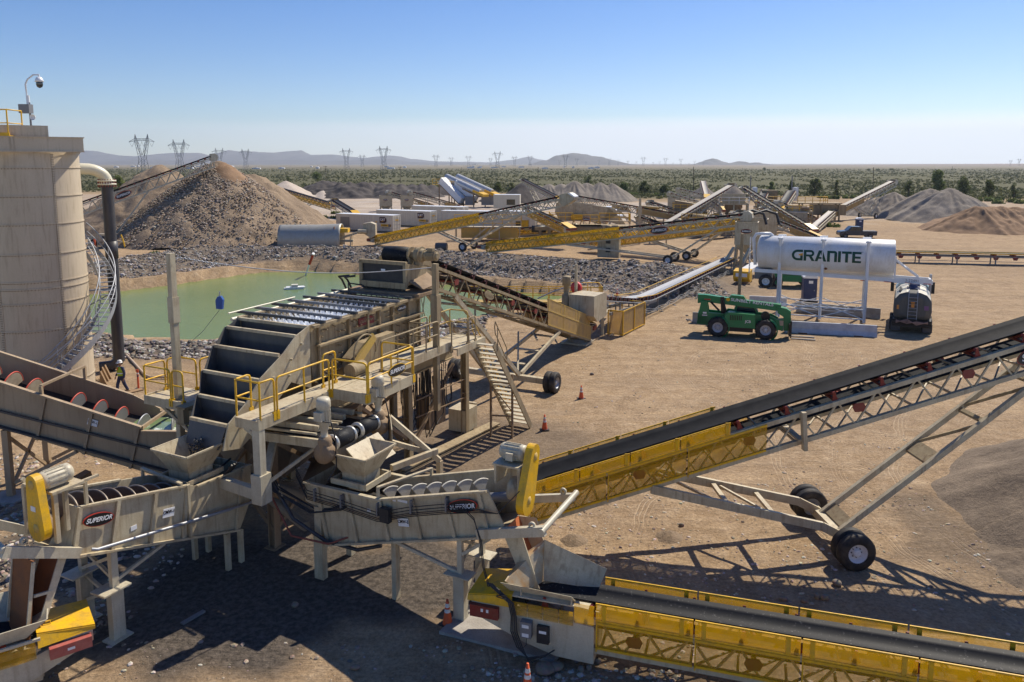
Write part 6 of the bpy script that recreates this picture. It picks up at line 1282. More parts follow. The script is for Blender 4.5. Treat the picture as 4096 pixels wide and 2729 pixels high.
q=MB(); q.plate([(5.85,.2,2.7),(6.4,.2,2.75),(7.0,.0,1.5),(6.6,.0,1.45)],.03); q.plate([(5.85,1.1,2.7),(6.4,1.1,2.75),(7.0,.9,1.5),(6.6,.9,1.45)],.03); q.build('chute_side',TAN,C2); q=MB(); q.plate([(5.9,.22,2.7),(5.9,1.1,2.7),(6.65,.9,1.45),(6.65,.0,1.45)],.03); q.build('chute_floor',mat('rusty_orange_steel',(.5,.14,.04),.6,dirt=(.3,.1,.05)),C2)
for (x,y,zt_,wd_) in ((0.02,0,2.0,.32),(-.05,1.45,2.0,.2),(2.6,.1,1.7,.14)):
    q=MB(); q.box(x-wd_/2,x+wd_/2,y-.1,y+.1,0,zt_ if x>1 else 1.3); 
    if x<1: q.box(x-.12,x+.12,y-.08,y+.08,1.3,zt_+.2)
    q.build('leg',TAN,C2)
for (x,y) in ((4.72,.02),(4.75,1.15)):
    q=MB(); q.box(x-.16,x+.16,y-.12,y+.12,0,1.3); q.box(x-.26,x+.26,y-.2,y+.2,0,.03); q.build('leg_base',TANC,C2); q=MB(); q.box(x-.07,x+.07,y-.06,y+.06,1.34,2.35); q.plate([(x-.4,y-.22,1.31),(x+.36,y-.22,1.31),(x+.36,y+.22,1.31),(x-.4,y+.22,1.31)],.03,(0,0,1)); q.build('leg',TANC,C2)
for a_,b_ in (((2.5,0,1.78),(4.65,.02,1.35)),((4.72,.1,1.6),(4.75,1.1,2.2)),((4.72,.1,2.2),(4.75,1.1,1.6)),((4.72,.1,.6),(4.75,1.15,1.2)),((0,.1,.7),(-.05,1.4,1.6)),((0,.1,1.6),(-.05,1.4,.7)),((5.6,0,2.5),(4.8,0,1.9))): MB().beam(a_,b_,.08).build('leg_brace',TANC,C2)

# ================================================================ water storage tank with stair
tc_=V((-25.0,39.1,0)); RT=2.3
tk=root('storage_tank','tall round beige bolted tank at the left edge with spiral stair','tank',tc_)
zs=[0,.75,2.15,3.6,5.0,5.75,6.1,7.5,9.0,10.4,11.8,12.75]
q=MB(); q.lathe([(RT+.04,0),(RT+.04,.12)],(0,0,0),(0,0,1),64); q.lathe([(RT,.12),(RT,12.6)],(0,0,0),(0,0,1),72); q.lathe([(RT-.03,12.6),(RT-.03,11.8),(0,11.8)],(0,0,0),(0,0,1),48); q.build('shell',TANKM,tk)
for z in zs[1:-1]: MB().lathe([(RT+.001,z-.03),(RT+.03,z-.03),(RT+.03,z+.03),(RT+.001,z+.03)],(0,0,0),(0,0,1),72).build('seam_ring',TANKM,tk,smooth=False)
for k in range(5):
    a=R(-72*k-31.5); q=MB()
    for i in range(len(zs)-1):
        a2=a+(R(1.) if i%2 else 0); c,s_=math.cos(a2),math.sin(a2); q.obox((c*(RT+.012),s_*(RT+.012),(zs[i]+zs[i+1])/2),(c*.012,s_*.012,0),(-s_*.07,c*.07,0),(0,0,(zs[i+1]-zs[i])/2-.04))
    q.build('seam_strip',TANKM,tk)
BOLT=mat('bolt_dark',(.13,.09,.06),.7); q=MB()
for k in range(5):
    a=R(-72*k-31.5)
    for i in range(105):
        for da in (-.016,.016):
            z=.2+i*.12; c,s_=math.cos(a+da),math.sin(a+da); q.obox((c*(RT+.03),s_*(RT+.03),z),(c*.012,s_*.012,0),(-s_*.016,c*.016,0),(0,0,.02))
for z in zs[1:-1]:
    for k in range(100): a=2*PI*k/100; c,s_=math.cos(a),math.sin(a); q.obox((c*(RT+.025),s_*(RT+.025),z-.05),(c*.012,s_*.012,0),(-s_*.018,c*.018,0),(0,0,.016))
b=q.build('seam_bolts',BOLT,tk); b['kind']='stuff'
q=MB(); er=V((.842,.539,0)); el_=V((-.539,.842,0)); hw_,hd2=2.38,2.42
for s in (-1,1):
    q.obox(er*0+el_*s*hd2+V((0,0,12.95)),er*hw_,el_*.03,V((0,0,.36))); q.obox(er*s*hw_+V((0,0,12.95)),er*.03,el_*hd2,V((0,0,.36)))
    q.obox(el_*s*hd2+V((0,0,13.3)),er*(hw_+.05),el_*.09,V((0,0,.02))); q.obox(er*s*hw_+V((0,0,13.3)),er*.09,el_*hd2,V((0,0,.02)))
    q.obox(el_*s*hd2+V((0,0,12.6)),er*(hw_+.05),el_*.1,V((0,0,.03)))
q.lathe([(RT+.06,12.5),(RT+.06,12.6)],(0,0,0),(0,0,1),48)
for k in (-1.9,-.6): q.obox(-el_*(hd2+.04)+er*k+V((0,0,12.95)),er*.05,el_*.03,V((0,0,.34)))
q.obox(er*-.6-el_*1.2+V((0,0,13.6)),er*1.55,el_*.6,V((0,0,.28))); q.build('overflow_launder',TANKM,tk)
q=MB(); q.box(-2.5,.6,-2.2,-1.1,13.3,13.36); q.box(-2.5,.62,-2.24,-2.2,13.3,13.5); q.build('top_platform',YEL,tk)
q=MB(); rail(q,[(-2.4,-2.2,13.3),(.55,-2.2,13.3),(.55,-1.1,13.3)],h=1.3,mid=.66,r=.035,sp=1.4); q.build('guard_rail',YEL,tk)
r0,r1=2.85,3.62; th0,th1=R(-83),R(78); ZS=lambda th:(th-th0)/R(1)*.047+.05
def hel(r_,dz,n=48,a=th0,b=th1): return [(r_*math.cos(a+(b-a)*k/n),r_*math.sin(a+(b-a)*k/n),ZS(a+(b-a)*k/n)+dz) for k in range(n+1)]
for rr_ in (r0,r1):
    q=MB(); A=hel(rr_,.08);B=hel(rr_,-.28)
    for k in range(len(A)-1):
        o=1.0; a,b,c,d=A[k],A[k+1],B[k+1],B[k]; n_=V((a[0]+b[0],a[1]+b[1],0)).normalized(); q.plate([a,b,c,d],.02,n_)
    q.build('stair_stringer',GALV,tk)
q=MB(); N=38
for k in range(N):
    th=th0+(th1-th0)*(k+.5)/N; z=ZS(th); c,s_=math.cos(th),math.sin(th); q.obox(((r0+r1)/2*c,(r0+r1)/2*s_,z),(c*(r1-r0)/2,s_*(r1-r0)/2,0),(-s_*.11,c*.11,0),(0,0,.015))
q.build('stair_tread',GALV,tk)
for rr_ in (r0,r1):
    q=MB(); q.tube(hel(rr_,1.05),.032,6); q.tube(hel(rr_,.55),.026,6)
    for k in range(10): th=th0+(th1-th0)*(k+.3)/10; c,s_=math.cos(th),math.sin(th); q.tube([(rr_*c,rr_*s_,ZS(th)),(rr_*c,rr_*s_,ZS(th)+1.05)],.022,6)
    q.build('stair_rail',GALV,tk)
q=MB()
for th in (-75,-40,-5,30):
    th=R(th); c,s_=math.cos(th),math.sin(th); z=ZS(th)-.2; q.beam((RT*c,RT*s_,z),(r1*c,r1*s_,z),.08); q.beam((RT*c,RT*s_,z-.8),(r1*c,r1*s_,z-.1),.06)
q.build('stair_bracket',GALV,tk)
# overflow standpipe
pb=V((-23.0,42.8,0)); sp_=root('standpipe','black vertical pipe with cream elbow at its top beside the tank','pipe',pb)
q=MB(); q.tube([(0,0,.55),(0,0,10.9)],.31,20); q.tube([(0,0,.9),(-.05,-.05,.55),(-.3,-.2,.33),(-.9,-.5,.3)],.31,16); q.lathe([(.31,6.6),(.34,6.6),(.34,7.6),(.31,7.6)],(0,0,0),(0,0,1),20); q.build('pipe_body',PIPEB,sp_)
el=[(-2.6,-2.0,11.72),(-1.05,-.85,11.72)]+[(-.85*math.cos(a)*1. if 0 else -.85*(1-math.sin(a)),-.68*(1-math.sin(a)),11.72-.75*(1-math.cos(a))) for a in [R(12*k) for k in range(1,8)]]+[(0,0,11.0)]
q=MB(); q.tube(el,.31,20); q.build('elbow',CREAM,sp_); q=MB(); q.lathe([(.3,10.8),(.48,10.8),(.48,10.88),(.42,10.9),(.42,10.98),(.48,11.0),(.48,11.08),(.3,11.08)],(0,0,0),(0,0,1),24)
q.build('flange',CREAM,sp_); q=MB()
for k in range(20): a=k*PI/10; q.cyl((.45*math.cos(a),.45*math.sin(a),10.68),(.45*math.cos(a),.45*math.sin(a),11.13),.025,5)
q.build('flange_bolts',RED,sp_)['kind']='stuff'
# security camera mast
p=At(120,450,39.0); sc_=root('security_camera','white dome camera on a bent pole above the tank rail','camera',(p.x,p.y,p.z-1.6))
k=39.5/3000
q=MB(); q.tube([(0,0,-.0),(0,0,2.1)],.05,8); q.build('mast',GRY,sc_); q=MB(); q.tube([(-.07,0,2.1),(-.12,0,3.0),(.0,0,3.25),(.32,0,3.48),(.6,0,3.48)],.04,8); q.cyl((-.05,0,2.0),(-.05,0,2.45),.08,8); q.build('bracket_arm',WHT,sc_)
q=MB(); q.lathe([(0,.16),(.12,.14),(.19,.0),(.2,-.1),(0,-.1)],(.6,0,3.22),(0,0,1),18); q.cyl((.6,0,3.3),(.6,0,3.5),.04,8); q.build('dome_housing',WHT,sc_); q=MB(); q.lathe([(.15,0),(.16,-.12),(.12,-.24),(0,-.3)],(.6,0,3.11),(0,0,1),18); q.build('lens_dome',GLASS,sc_)
q=MB(); q.box(-.42,.12,-.25,.1,1.55,2.0); q.build('equipment_box',GRY,sc_); q=MB(); q.lathe([(0,0),(.12,.02),(.15,.1)],(.18,-.02,1.35),(0,-1,0),12); q.build('radio_antenna',WHT,sc_)
# ================================================================ person
def skinned(name,verts,edges,radii,m,parent,sub=2):
    me=bpy.data.meshes.new(name); me.from_pydata(verts,edges,[]); o=bpy.data.objects.new(name,me); C.objects.link(o)
    sk=o.modifiers.new('skin','SKIN'); sk.use_smooth_shade=True
    for v,r_ in zip(me.skin_vertices[0].data if me.skin_vertices else [],radii): v.radius=(r_,r_) if not isinstance(r_,tuple) else r_
    ss_=o.modifiers.new('sub','SUBSURF'); ss_.levels=sub; ss_.render_levels=sub; me.materials.append(m); o.parent=parent; return o
def skinmesh(name,verts,edges,radii,m,parent,sub=2,rootv=0):
    me=bpy.data.meshes.new(name); me.from_pydata(verts,edges,[]); o=bpy.data.objects.new(name,me); C.objects.link(o)
    o.modifiers.new('skin','SKIN').use_smooth_shade=True
    if not me.skin_vertices:
        import bmesh
        bm=bmesh.new(); bm.from_mesh(me); bm.verts.layers.skin.verify(); bm.to_mesh(me); bm.free()
    sv=me.skin_vertices[0].data
    for i,r_ in enumerate(radii): sv[i].radius=r_ if isinstance(r_,tuple) else (r_,r_); sv[i].use_root=(i==rootv)
    s_=o.modifiers.new('sub','SUBSURF'); s_.levels=sub; s_.render_levels=sub
    dg=bpy.context.evaluated_depsgraph_get(); m2=bpy.data.meshes.new_from_object(o.evaluated_get(dg)); m2.name=name
    bpy.data.objects.remove(o); bpy.data.meshes.remove(me)
    m2.materials.clear(); m2.materials.append(m); n_=bpy.data.objects.new(name,m2); C.objects.link(n_); n_.parent=parent; return n_
SKIN=mat('skin',(.35,.18,.10),.6,amt=.1); DEN=mat('navy_workwear',(.028,.035,.085),.8,dirt=(.06,.07,.12),amt=.4,scale=8); VEST=mat('hi_vis_vest',(.42,.55,.03),.6,amt=.2); HAT=mat('white_hard_hat',(.8,.78,.72),.35,amt=.1); BOOT=mat('tan_boot',(.3,.2,.1),.7); OR2=mat('orange_shirt',(.8,.2,.03),.6)
pe=root('person','worker walking in white hard hat, lime vest and navy clothes near the tank','person',(-20.5,38.2,0),R(-28))
# local: facing -y, x to the person's left (picture right)
bv=[(0,.0,.95),(0,.0,1.15),(0,.01,1.38),(0,0,1.5),(0,-.02,1.60),(0,-.02,1.70),
 (-.09,0,.9),(-.13,-.13,.5),(-.14,-.16,.10),(-.14,-.30,.05),(.09,0,.9),(.12,.10,.5),(.10,.30,.13),(.10,.20,.05),
 (-.19,0,1.42),(-.27,.05,1.15),(-.31,-.08,.93),(.19,0,1.42),(.27,.03,1.14),(.28,-.03,.88)]
be=[(0,1),(1,2),(2,3),(3,4),(4,5),(0,6),(6,7),(7,8),(8,9),(0,10),(10,11),(11,12),(12,13),(2,14),(14,15),(15,16),(2,17),(17,18),(18,19)]
br=[.12,.115,.12,.05,.085,.08,.085,.06,.045,.04,.085,.06,.045,.04,.06,.045,.03,.06,.045,.03]
skinmesh('body',bv,be,br,SKIN,pe)
skinmesh('trousers',[bv[i] for i in (0,6,7,8,10,11,12)]+[(0,0,1.03)],[(0,1),(1,2),(2,3),(0,4),(4,5),(5,6),(0,7)],[.145,.105,.085,.075,.105,.085,.075,.14],DEN,pe)
skinmesh('shirt',[(0,.0,1.0),(0,.01,1.38),(0,0,1.46),bv[14],bv[15],bv[16],bv[17],bv[18],bv[19]],[(0,1),(1,2),(1,3),(3,4),(4,5),(1,6),(6,7),(7,8)],[.13,.14,.07,.085,.065,.05,.085,.065,.05],DEN,pe)
q=MB(); q.lathe([(.155,1.0),(.165,1.15),(.17,1.3),(.16,1.42),(.1,1.47)],(0,0,0),(0,0,1),18); 
for i,v in enumerate(q.v): q.v[i]=(v[0]*1.28,v[1]*.95,v[2])
ve=q.build('safety_vest',VEST,pe); q=MB(); q.lathe([(.178,1.12),(.178,1.17)],(0,0,0),(0,0,1),18); 
for i,v in enumerate(q.v): q.v[i]=(v[0]*1.28,v[1]*.97,v[2])
q.build('reflective_band',LETT,ve); q=MB(); q.plate([(-.05,-.165,1.46),(.05,-.165,1.46),(.02,-.175,1.3),(-.02,-.175,1.3)],.01,(0,-1,0)); q.build('shirt_front',OR2,pe)
q=MB(); q.lathe([(.15,0),(.125,.01),(.12,.06),(.09,.12),(0,.15)],(0,-.02,1.70),(0,0,1),20); q.plate([(-.1,-.13,1.70),(.1,-.13,1.70),(.08,-.2,1.69),(-.08,-.2,1.69)],.01); q.build('hard_hat',HAT,pe)
q=MB(); q.box(-.03,.03,-.115,-.1,1.615,1.64); q.box(-.06,-.02,-.108,-.095,1.65,1.665); q.box(.02,.06,-.108,-.095,1.65,1.665); q.build('face',mat('face_dark',(.1,.05,.03),.6),pe)
for s,a,z in ((-1,(-.31,-.08),.93),(1,(.28,-.03),.88)):
    q=[(a[0],a[1],z-.0),(a[0],a[1]-.02,z-.08)]; e=[(0,1)]; r_=[.035,.04]
    for k in range(4): q.append((a[0]+(k-1.5)*.018,a[1]-.03-(.01),z-.13-.012*(k in (1,2)))); e.append((1,2+k)); r_.append(.009)
    for k in range(4): q.append((a[0]+(k-1.5)*.018,a[1]-.06,z-.16-.012*(k in (1,2)))); e.append((2+k,6+k)); r_.append(.008)
    q.append((a[0]-s*.045,a[1]-.03,z-.07)); e.append((1,10)); r_.append(.01); q.append((a[0]-s*.05,a[1]-.05,z-.11)); e.append((10,11)); r_.append(.009)
    skinmesh('hand',q,e,r_,SKIN,pe,1)
for (x,y,z,t_) in ((-.14,-.2,0,-.1),(.10,.26,.06,.35)): q=MB(); q.obox((x,y,z+.05),(.05,0,0),(0,.14*math.cos(t_),-.14*math.sin(t_)),(0,0,.05)); q.build('boot',BOOT,pe)
# delineator, cones
def lath(prof,m,name,par,n=16): return MB().lathe(prof,(0,0,0),(0,0,1),n).build(name,m,par)
dl=root('delineator_post','tall orange delineator post standing right of the worker','delineator',(-20.0,38.95,0)); lath([(.055,0),(.05,.95),(.045,1.0)],ORG_,'tube',dl); lath([(.053,.72),(.053,.8)],NAVY,'dark_band',dl); lath([(.051,.86),(.051,.93)],LETT,'reflective_band',dl); q=MB(); q.box(-.2,.2,-.2,.2,0,.05); q.build('base',RUB,dl); q=MB(); q.box(-.09,.05,-.02,.02,.98,1.1); q.build('handle',ORG_,dl)
def cone(label,loc,h=.71,grp='traffic cones'):
    r=root('traffic_cone',label,'traffic cone',loc,random.random(),grp); f=h/.71
    lath([(.135*f,.03),(.128*f,.06),(.085*f,.34*f),(.03*f,h),(0,h)],ORG_,'cone_body',r,20)
    rad=lambda z:(.137-.151*(z/f-.02)*1.0)*f if 0 else (.13-.1*(z/f)/.71*1.0)*f
    for a,b_ in ((.36,.45),(.50,.60)): lath([(rad(a*f)+.004,a*f),(rad(b_*f)+.004,b_*f)],mat('reflective_white',(.75,.75,.72),.4,dirt=(.4,.36,.3),amt=.4),'reflective_band',r,20)
    q=MB(); q.box(-.18*f,.18*f,-.18*f,.18*f,0,.035); q.build('base',RUB,r); return r
cone('upright orange cone beside the dual wheels of the feed conveyor',g('a3',620,213)); cone('orange cone standing at the foot of the stairs',g('a3',292,490)); cone('orange cone with two white bands beside the right washer leg',g('b2',1717,1050)+V((0,0,0)),.71); cone('orange cone cut off by the bottom edge beside the pale boulder',G(2110,2768),.71)
cone('orange cone half hidden behind the legs of the wash screen',g('a2',1452,312)); cone('small orange cone at the corner of the pond embankment',g('t7',940,640))
# hoses on the ground
q=MB(); P_=[g('t5',x,y,.1) for x,y in ((1105,1140),(1150,1180),(1200,1235),(1250,1290),(1300,1345),(1350,1365),(1450,1362),(1560,1365))]; q.tube(P_,.07,8); tag(q.build('water_hose',mat('pale_hose',(.5,.38,.27),.6)),'pale thick hose curving over the sand behind the worker','hose')
q=MB(); 
for k in range(4): q.tube([g('a1',1180,468+k*8,.05),g('a1',1350,455+k*9,.05),g('a1',1500,420+k*12,.06),g('a1',1620,400+k*10,.08)],.04,6)
tag(q.build('cable_run',mat('grey_hose',(.2,.16,.12),.6)),'bundle of grey hoses on the ground behind the long washer','hoses')
q=MB(); q.plate([V(p)+V((0,0,.02)) for p in (g('t5',985,1535),g('t5',1265,1472),g('t5',1290,1485),g('t5',1050,1545))],.06,(0,0,1)); tag(q.build('timber_plank',WOODM),'long weathered plank lying at the feet of the worker','plank')
q=MB(); a=g('a1',560,1245,.15);b_=g('a1',800,1110,.35); q.beam(a,b_,.35,.3); tag(q.build('timber_beam',WOODM),'short thick timber beam behind the yellow drive guard of the left washer','timber')
q=MB(); a=g('b1',1630,1045,.05);b_=g('b1',1830,930,.05); q.beam(a,b_,.12,.05); tag(q.build('metal_bar',GRY),'bluish metal bar lying in the shadow below the left washer','scrap')
for x,y in ((905,1350),(890,1390),(930,1330)):
    p=g('t5',x,y+50); q=MB(); q.plate([(0,0,0),(.5,-.1,0),(.1,0,.8)],.12,(0,1,0)); tag(q.build('timber_wedge',WOODM,loc=p),'weathered timber wedge leaning at the foot of the beige tank','timber',group='timber wedges at the tank foot')
# ================================================================ pond objects
q=MB(); a=g('t6',440,450,-1.);b_=at('t6',515,258,85.5); r=root('marker_pole','slanting red and white pole standing in the pond','marker pole',a); d=b_-a; MB().cyl(V((0,0,-.3)),d*.52,.11,12).build('white_section',WHT,r); MB().cyl(d*.52,d,.15,12).build('red_section',mat('pole_red',(.45,.03,.03),.5),r); MB().cyl(d*.97,d*1.01,.17,12).build('cap',LETT,r)
p=g('t6',350,572,-1.); q=MB(); 
r=root('float','small white float drifting on the green pond','float',p,.3); q.obox((0,0,.08),(.9,0,0),(0,.45,0),(0,0,.14)); q.build('hull',WHT,r); q=MB(); q.box(-.35,.3,-.3,.35,.15,.45); q.build('housing',OFFW,r); MB().cyl((-1.1,-.2,.05),(1.0,.4,.05),.14,8).build('outrigger',WHT,r)
pf=root('pump_platform','long yellow railed walkway at the right end of the pond','walkway',(0,60,0)); zd=.95
q=MB(); q.box(-3.5,4.6,-.5,.5,zd-.15,zd); q.box(4.3,7.2,-1.2,1.2,zd-.2,zd-.02); q.build('deck',YELD,pf)
for y in (-.5,.5): q=MB(); rail(q,[(-3.5,y,zd),(4.3,y,zd)],h=1.1,r=.035,sp=1.25); q.build('guard_rail',YEL,pf)
for s in ([(4.4,-1.2,zd),(7.2,-1.2,zd),(7.2,1.2,zd),(4.4,1.2,zd)],): q=MB(); rail(q,s,h=1.3,r=.04,sp=.9); q.build('guard_rail',YEL,pf)
q=MB(); 
for x in (-3,-.3,2.2,4.6,7): q.beam((x,0,-2),(x,0,zd-.1),.16)
q.build('platform_leg',TAN,pf)
# second small walkway and pontoon beyond the screen end
r=root('pond_intake','tan and yellow intake frame standing in the water behind the screen','frame',(-9.4,62.5,0)); q=MB(); q.box(-2.2,1.8,-.6,.6,1.4,1.5); q.build('deck',YEL,r); q=MB()
for x in (-1.9,-.6,.6,1.6): q.beam((x,0,-2.),(x+.5,0,1.4),.1); q.beam((x+.6,0,-2),(x,0,1.4),.08)
q.build('trestle',TAN,r); q=MB(); rail(q,[(-2.2,-.5,1.5),(1.8,-.5,1.5)],h=1.1,sp=1); q.build('guard_rail',YEL,r)
# ================================================================ overland conveyor
ov=root('overland_conveyor','long ground-level conveyor with pale grey belt and yellow safety lines','conveyor',(5.2,50.0,0),math.atan2(36.8,20.6),None); Lo=41.5
def zo(x): return 3.05-1.75*sm(0,11,x)*1.0 if x<11 else 1.3
def zo(x): 
    return 3.05-.185*x if x<8 else max(1.25,1.57-.32*sm(8,12,x))
b=MB(); n=40; w=.5
for s0 in range(n):
    x0=Lo*s0/n;x1=Lo*(s0+1)/n
    for ya,yb,za,zb_ in ((-w,-.25,.16,0),(-.25,.25,0,0),(.25,w,0,.16)): b.quad((x0,ya,zo(x0)+za),(x1,ya,zo(x1)+za),(x1,yb,zo(x1)+zb_),(x0,yb,zo(x0)+zb_))
    b.quad((x0,-w,zo(x0)-.3),(x1,-w,zo(x1)-.3),(x1,w,zo(x1)-.3),(x0,w,zo(x0)-.3))
b.build('belt',GBELT,ov)
q=MB()
for s in (-1,1):
    q.tube([(x,s*.72,zo(x)-.18) for x in [Lo*k/30 for k in range(31)]],.05,6)
for k in range(14):
    x=4+k*2.85; q.beam((x,-.72,0),(x,-.72,zo(x)-.15),.09); q.beam((x,.72,0),(x,.72,zo(x)-.15),.09); q.beam((x,-.72,zo(x)-.5),(x,.72,zo(x)-.5),.06)
q.beam((2.0,-.75,1.6),(12,-.75,.95),.12,.2); q.beam((2,.75,1.6),(12,.75,.95),.12,.2); q.build('stringer_frame',GRY,ov)
for s in (-1,1): q=MB(); q.tube([(x,s*.92,zo(x)+.28) for x in [7+(Lo-9)*k/30 for k in range(31)]],.03,5); q.build('safety_line',YEL,ov)
idm_=idler_mesh(1.0,DRED,1).build('idler',DRED,ov); idm_.location=(1,0,zo(1))
for k in range(1,48): x=1+k*.84; o=idm_.copy(); C.objects.link(o); o.location=(x,0,zo(x)); o.scale=(1,1,1)
q=MB(); rr=random.Random(3)
for k in range(3):
    q.tube([(x,-1.0-.08*k,zo(x)-.78-.1*k+.05*math.sin(x*2.2+k)) for x in [6+34*j/80 for j in range(81)]],.022,5)
q.build('cable_run',GRY,ov)
q=MB(); q.prism([(-1.2,3.35),(.6,3.35),(1.0,3.2),(1.0,1.7),(-.6,1.55),(-1.2,2.0)],-.9,.9); q.build('head_chute',TAN,ov)
q=MB(); q.lathe([(0,4.5),(.28,4.5),(.3,4.4),(.3,3.9),(.2,3.85),(.2,3.3),(.32,3.2),(.32,2.4),(.2,2.2),(0,2.2)],(-.9,1.25,0),(0,0,1),14); q.build('drive_motor',DTAN,ov)
q=MB(); q.beam((.2,1.05,3.3),(.2,1.05,5.2),.16); q.build('cable_post',TAN,ov); MB().lathe([(0,-.12),(.42,-.12),(.42,.12),(0,.12)],(.6,1.2,3.5),(1,-.3,0),18).build('cable_reel',mat('bright_red',(.55,.03,.03),.5),ov)
q=MB(); q.tube([At(2150,1195,54),At(2200,1172,54.),At(2260,1150,54),At(2330,1128,53),At(2352,1118,52)],.05,6); tag(q.build('overhead_cable',GALV),'grey cable looping up to the vertical motor of the transfer point','cable')
cg=root('guard_cage','yellow mesh guard cage around the transfer point of the feed conveyor','guard cage',(7.7,46.8,0),R(-27+60)); c1=g('t7',990,1000);c2=g('t7',1185,900); c0=g('t7',905,1010)
d=(c2-c1); cg.location=c1; cg.rotation_euler=(0,0,math.atan2(d.y,d.x)); Lc=d.length
q=MB(); q.plate([(0,0,.15),(Lc,0,.15),(Lc,0,1.75),(0,0,1.75)],.01,(0,-1,0)); q.plate([(0,0,.15),(0,1.0,.15),(0,1.0,1.75),(0,0,1.75)],.01,(-1,0,0)); q.build('mesh_panel',GUARDD,cg)
q=MB(); 
for x in (0,Lc/2,Lc): q.beam((x,-.02,.05),(x,-.02,1.8),.07)
for z in (.12,1.78): q.beam((0,-.02,z),(Lc,-.02,z),.06); q.beam((0,-.02,z),(0,1.1,z),.06); q.beam((Lc,-.02,z),(Lc,1.8,z),.06)
q.beam((0,1.1,0),(0,1.1,1.8),.07); q.beam((Lc,1.8,.0),(Lc,1.8,1.8),.07); q.build('frame',YEL,cg)
q=MB(); q.beam((-.3,1.4,0),(-.3,1.4,2.4),.16); q.beam((-.6,.6,.1),(7,2.2,.1),.14,.1); q.beam((1.5,2.4,.5),(6,3.4,.9),.12); q.build('support_skid',TAN,cg)
# ================================================================ telehandler
th=root('telehandler','green telescopic handler parked before the white elevated tank','telehandler',(16.15,51.9,0),R(-17))
w=.62
q=MB(); 
for s in (-1,1):
    q.prism([(-3.0,.75),(-2.9,1.55),(-2.75,2.35),(-2.35,2.35),(-2.2,1.6),(-1.2,1.55),(-.9,1.75),(2.0,1.55),(2.5,1.3),(2.6,.7),(1.5,.6),(-1.0,.55),(-2.4,.7)],s*.55-.05,s*.55+.05)
q.box(-2.95,-2.3,-.6,.6,.75,1.5); q.box(-1.0,1.2,-.5,.5,.6,1.0); q.build('chassis',GRN,th)
q=MB(); q.prism([(-1.1,.75),(-1.1,1.6),(-.8,1.78),(.9,1.7),(.95,.75)],-1.12,-.45); q.build('engine_cover',GRN,th); q=MB()
for k in range(7): q.box(-.75+k*.12,-.69+k*.12,-1.135,-1.12,1.25,1.6)
q.prism([(-.95,.45),(-.95,.8),(.8,.8),(.8,.45)],-1.1,-.5); q.build('grille',SIGNB,th)
q=MB(); q.prism([(-.5,1.0),(-.5,1.7),(-.3,2.35),(.75,2.35),(1.15,1.6),(1.1,1.0)],.1,1.1); q.build('cab',GRN,th); q=MB(); q.prism([(-.35,1.65),(-.22,2.25),(.7,2.25),(1.0,1.62)],.08,1.12); q.plate([(.78,.15,2.3),(.78,1.05,2.3),(1.14,1.05,1.65),(1.14,.15,1.65)],.02); q.build('cab_window',GLASS,th)
q=MB(); q.beam((-2.75,0,2.5),(2.55,0,2.1),.42,.44); q.prism([(-3.0,2.15),(-3.0,2.78),(-2.4,2.78),(-.9,2.62),(-.7,2.85),(.1,2.8),(.3,2.52),(2.6,2.34),(2.6,1.95),(2.2,1.9),(-2.2,2.3)],-.24,.24); q.build('boom',GRN,th)
q=MB(); q.prism([(2.35,2.2),(2.95,2.1),(3.25,1.9),(3.3,.55),(2.85,.55),(2.8,1.5),(2.4,1.75)],-.3,.3); q.prism([(2.3,.7),(2.4,1.35),(2.8,1.4),(2.75,.55)],-.55,-.1); q.build('boom_nose',GRN,th)
q=MB(); q.box(3.15,3.3,-.65,.65,.25,1.1); q.beam((3.3,-.5,1.3),(3.3,-.5,.1),.08,.12); q.beam((3.3,.5,1.3),(3.3,.5,.1),.08,.12); q.beam((3.3,-.65,1.15),(3.3,.65,1.15),.08); q.build('fork_carriage',SIGNB,th)
for s in (-.4,.4): MB().box(3.35,4.9,s-.07,s+.07,.04,.09).build('fork',GRY,th)
q=MB(); q.cyl((-1.3,-.32,2.5),(-.95,-.3,1.3),.09,8); q.prism([(-1.35,1.2),(-1.45,2.7),(-1.2,2.72),(-1.0,1.2)],-.34,-.25); q.cyl((-2.1,-.25,2.3),(-1.5,-.25,1.7),.07,8); q.build('lift_cylinder',SIGNB,th)
q=MB(); q.cyl((1.6,-.65,1.55),(1.6,-.3,1.55),.3,14); q.build('hose_reel',SIGNB,th)
for x in (-1.55,1.62):
    for s in (-1,1):
        lug=MB()
        for k_ in range(22):
            a_=k_*2*PI/22; lug.obox((x+.70*math.cos(a_),s*(.98+(.1 if k_%2 else -.1)),.69+.70*math.sin(a_)),(-math.sin(a_)*.03,0,math.cos(a_)*.03),(0,.11,0),(math.cos(a_)*.025,0,math.sin(a_)*.025))
        ww=wheel(th,(x,s*.98,.68),(0,s,0),.68,.42,rimm=mat('dusty_white_rim',(.55,.56,.58),.5,dirt=(.4,.33,.26),amt=.5)); lug.build('tread_lugs',TYRE,ww)['kind']='stuff'
for x in (-1.55,1.62):
    q=MB(); q.lathe([(.74,-.24),(.8,-.24),(.8,.24),(.74,.24)],(x,-.98,.68),(0,1,0),16,a0=-1.2,a1=1.2); q.build('mudguard',GRN,th)
tx=text('SUNBELT RENTALS',th,(.68,-.252,2.42),(1,0,-.085),(0,0,1),.30,LETT,bold=.02,sx=1.12); text('JCB',th,(.45,-1.13,1.2),(1,0,0),(0,0,1),.24,LETT,bold=.02)
MB().lathe([(.0,0),(.05,0),(.13,.004)],(-.93,-.25,2.53),(0,-1,0),12).build('sun_emblem',YEL,th)
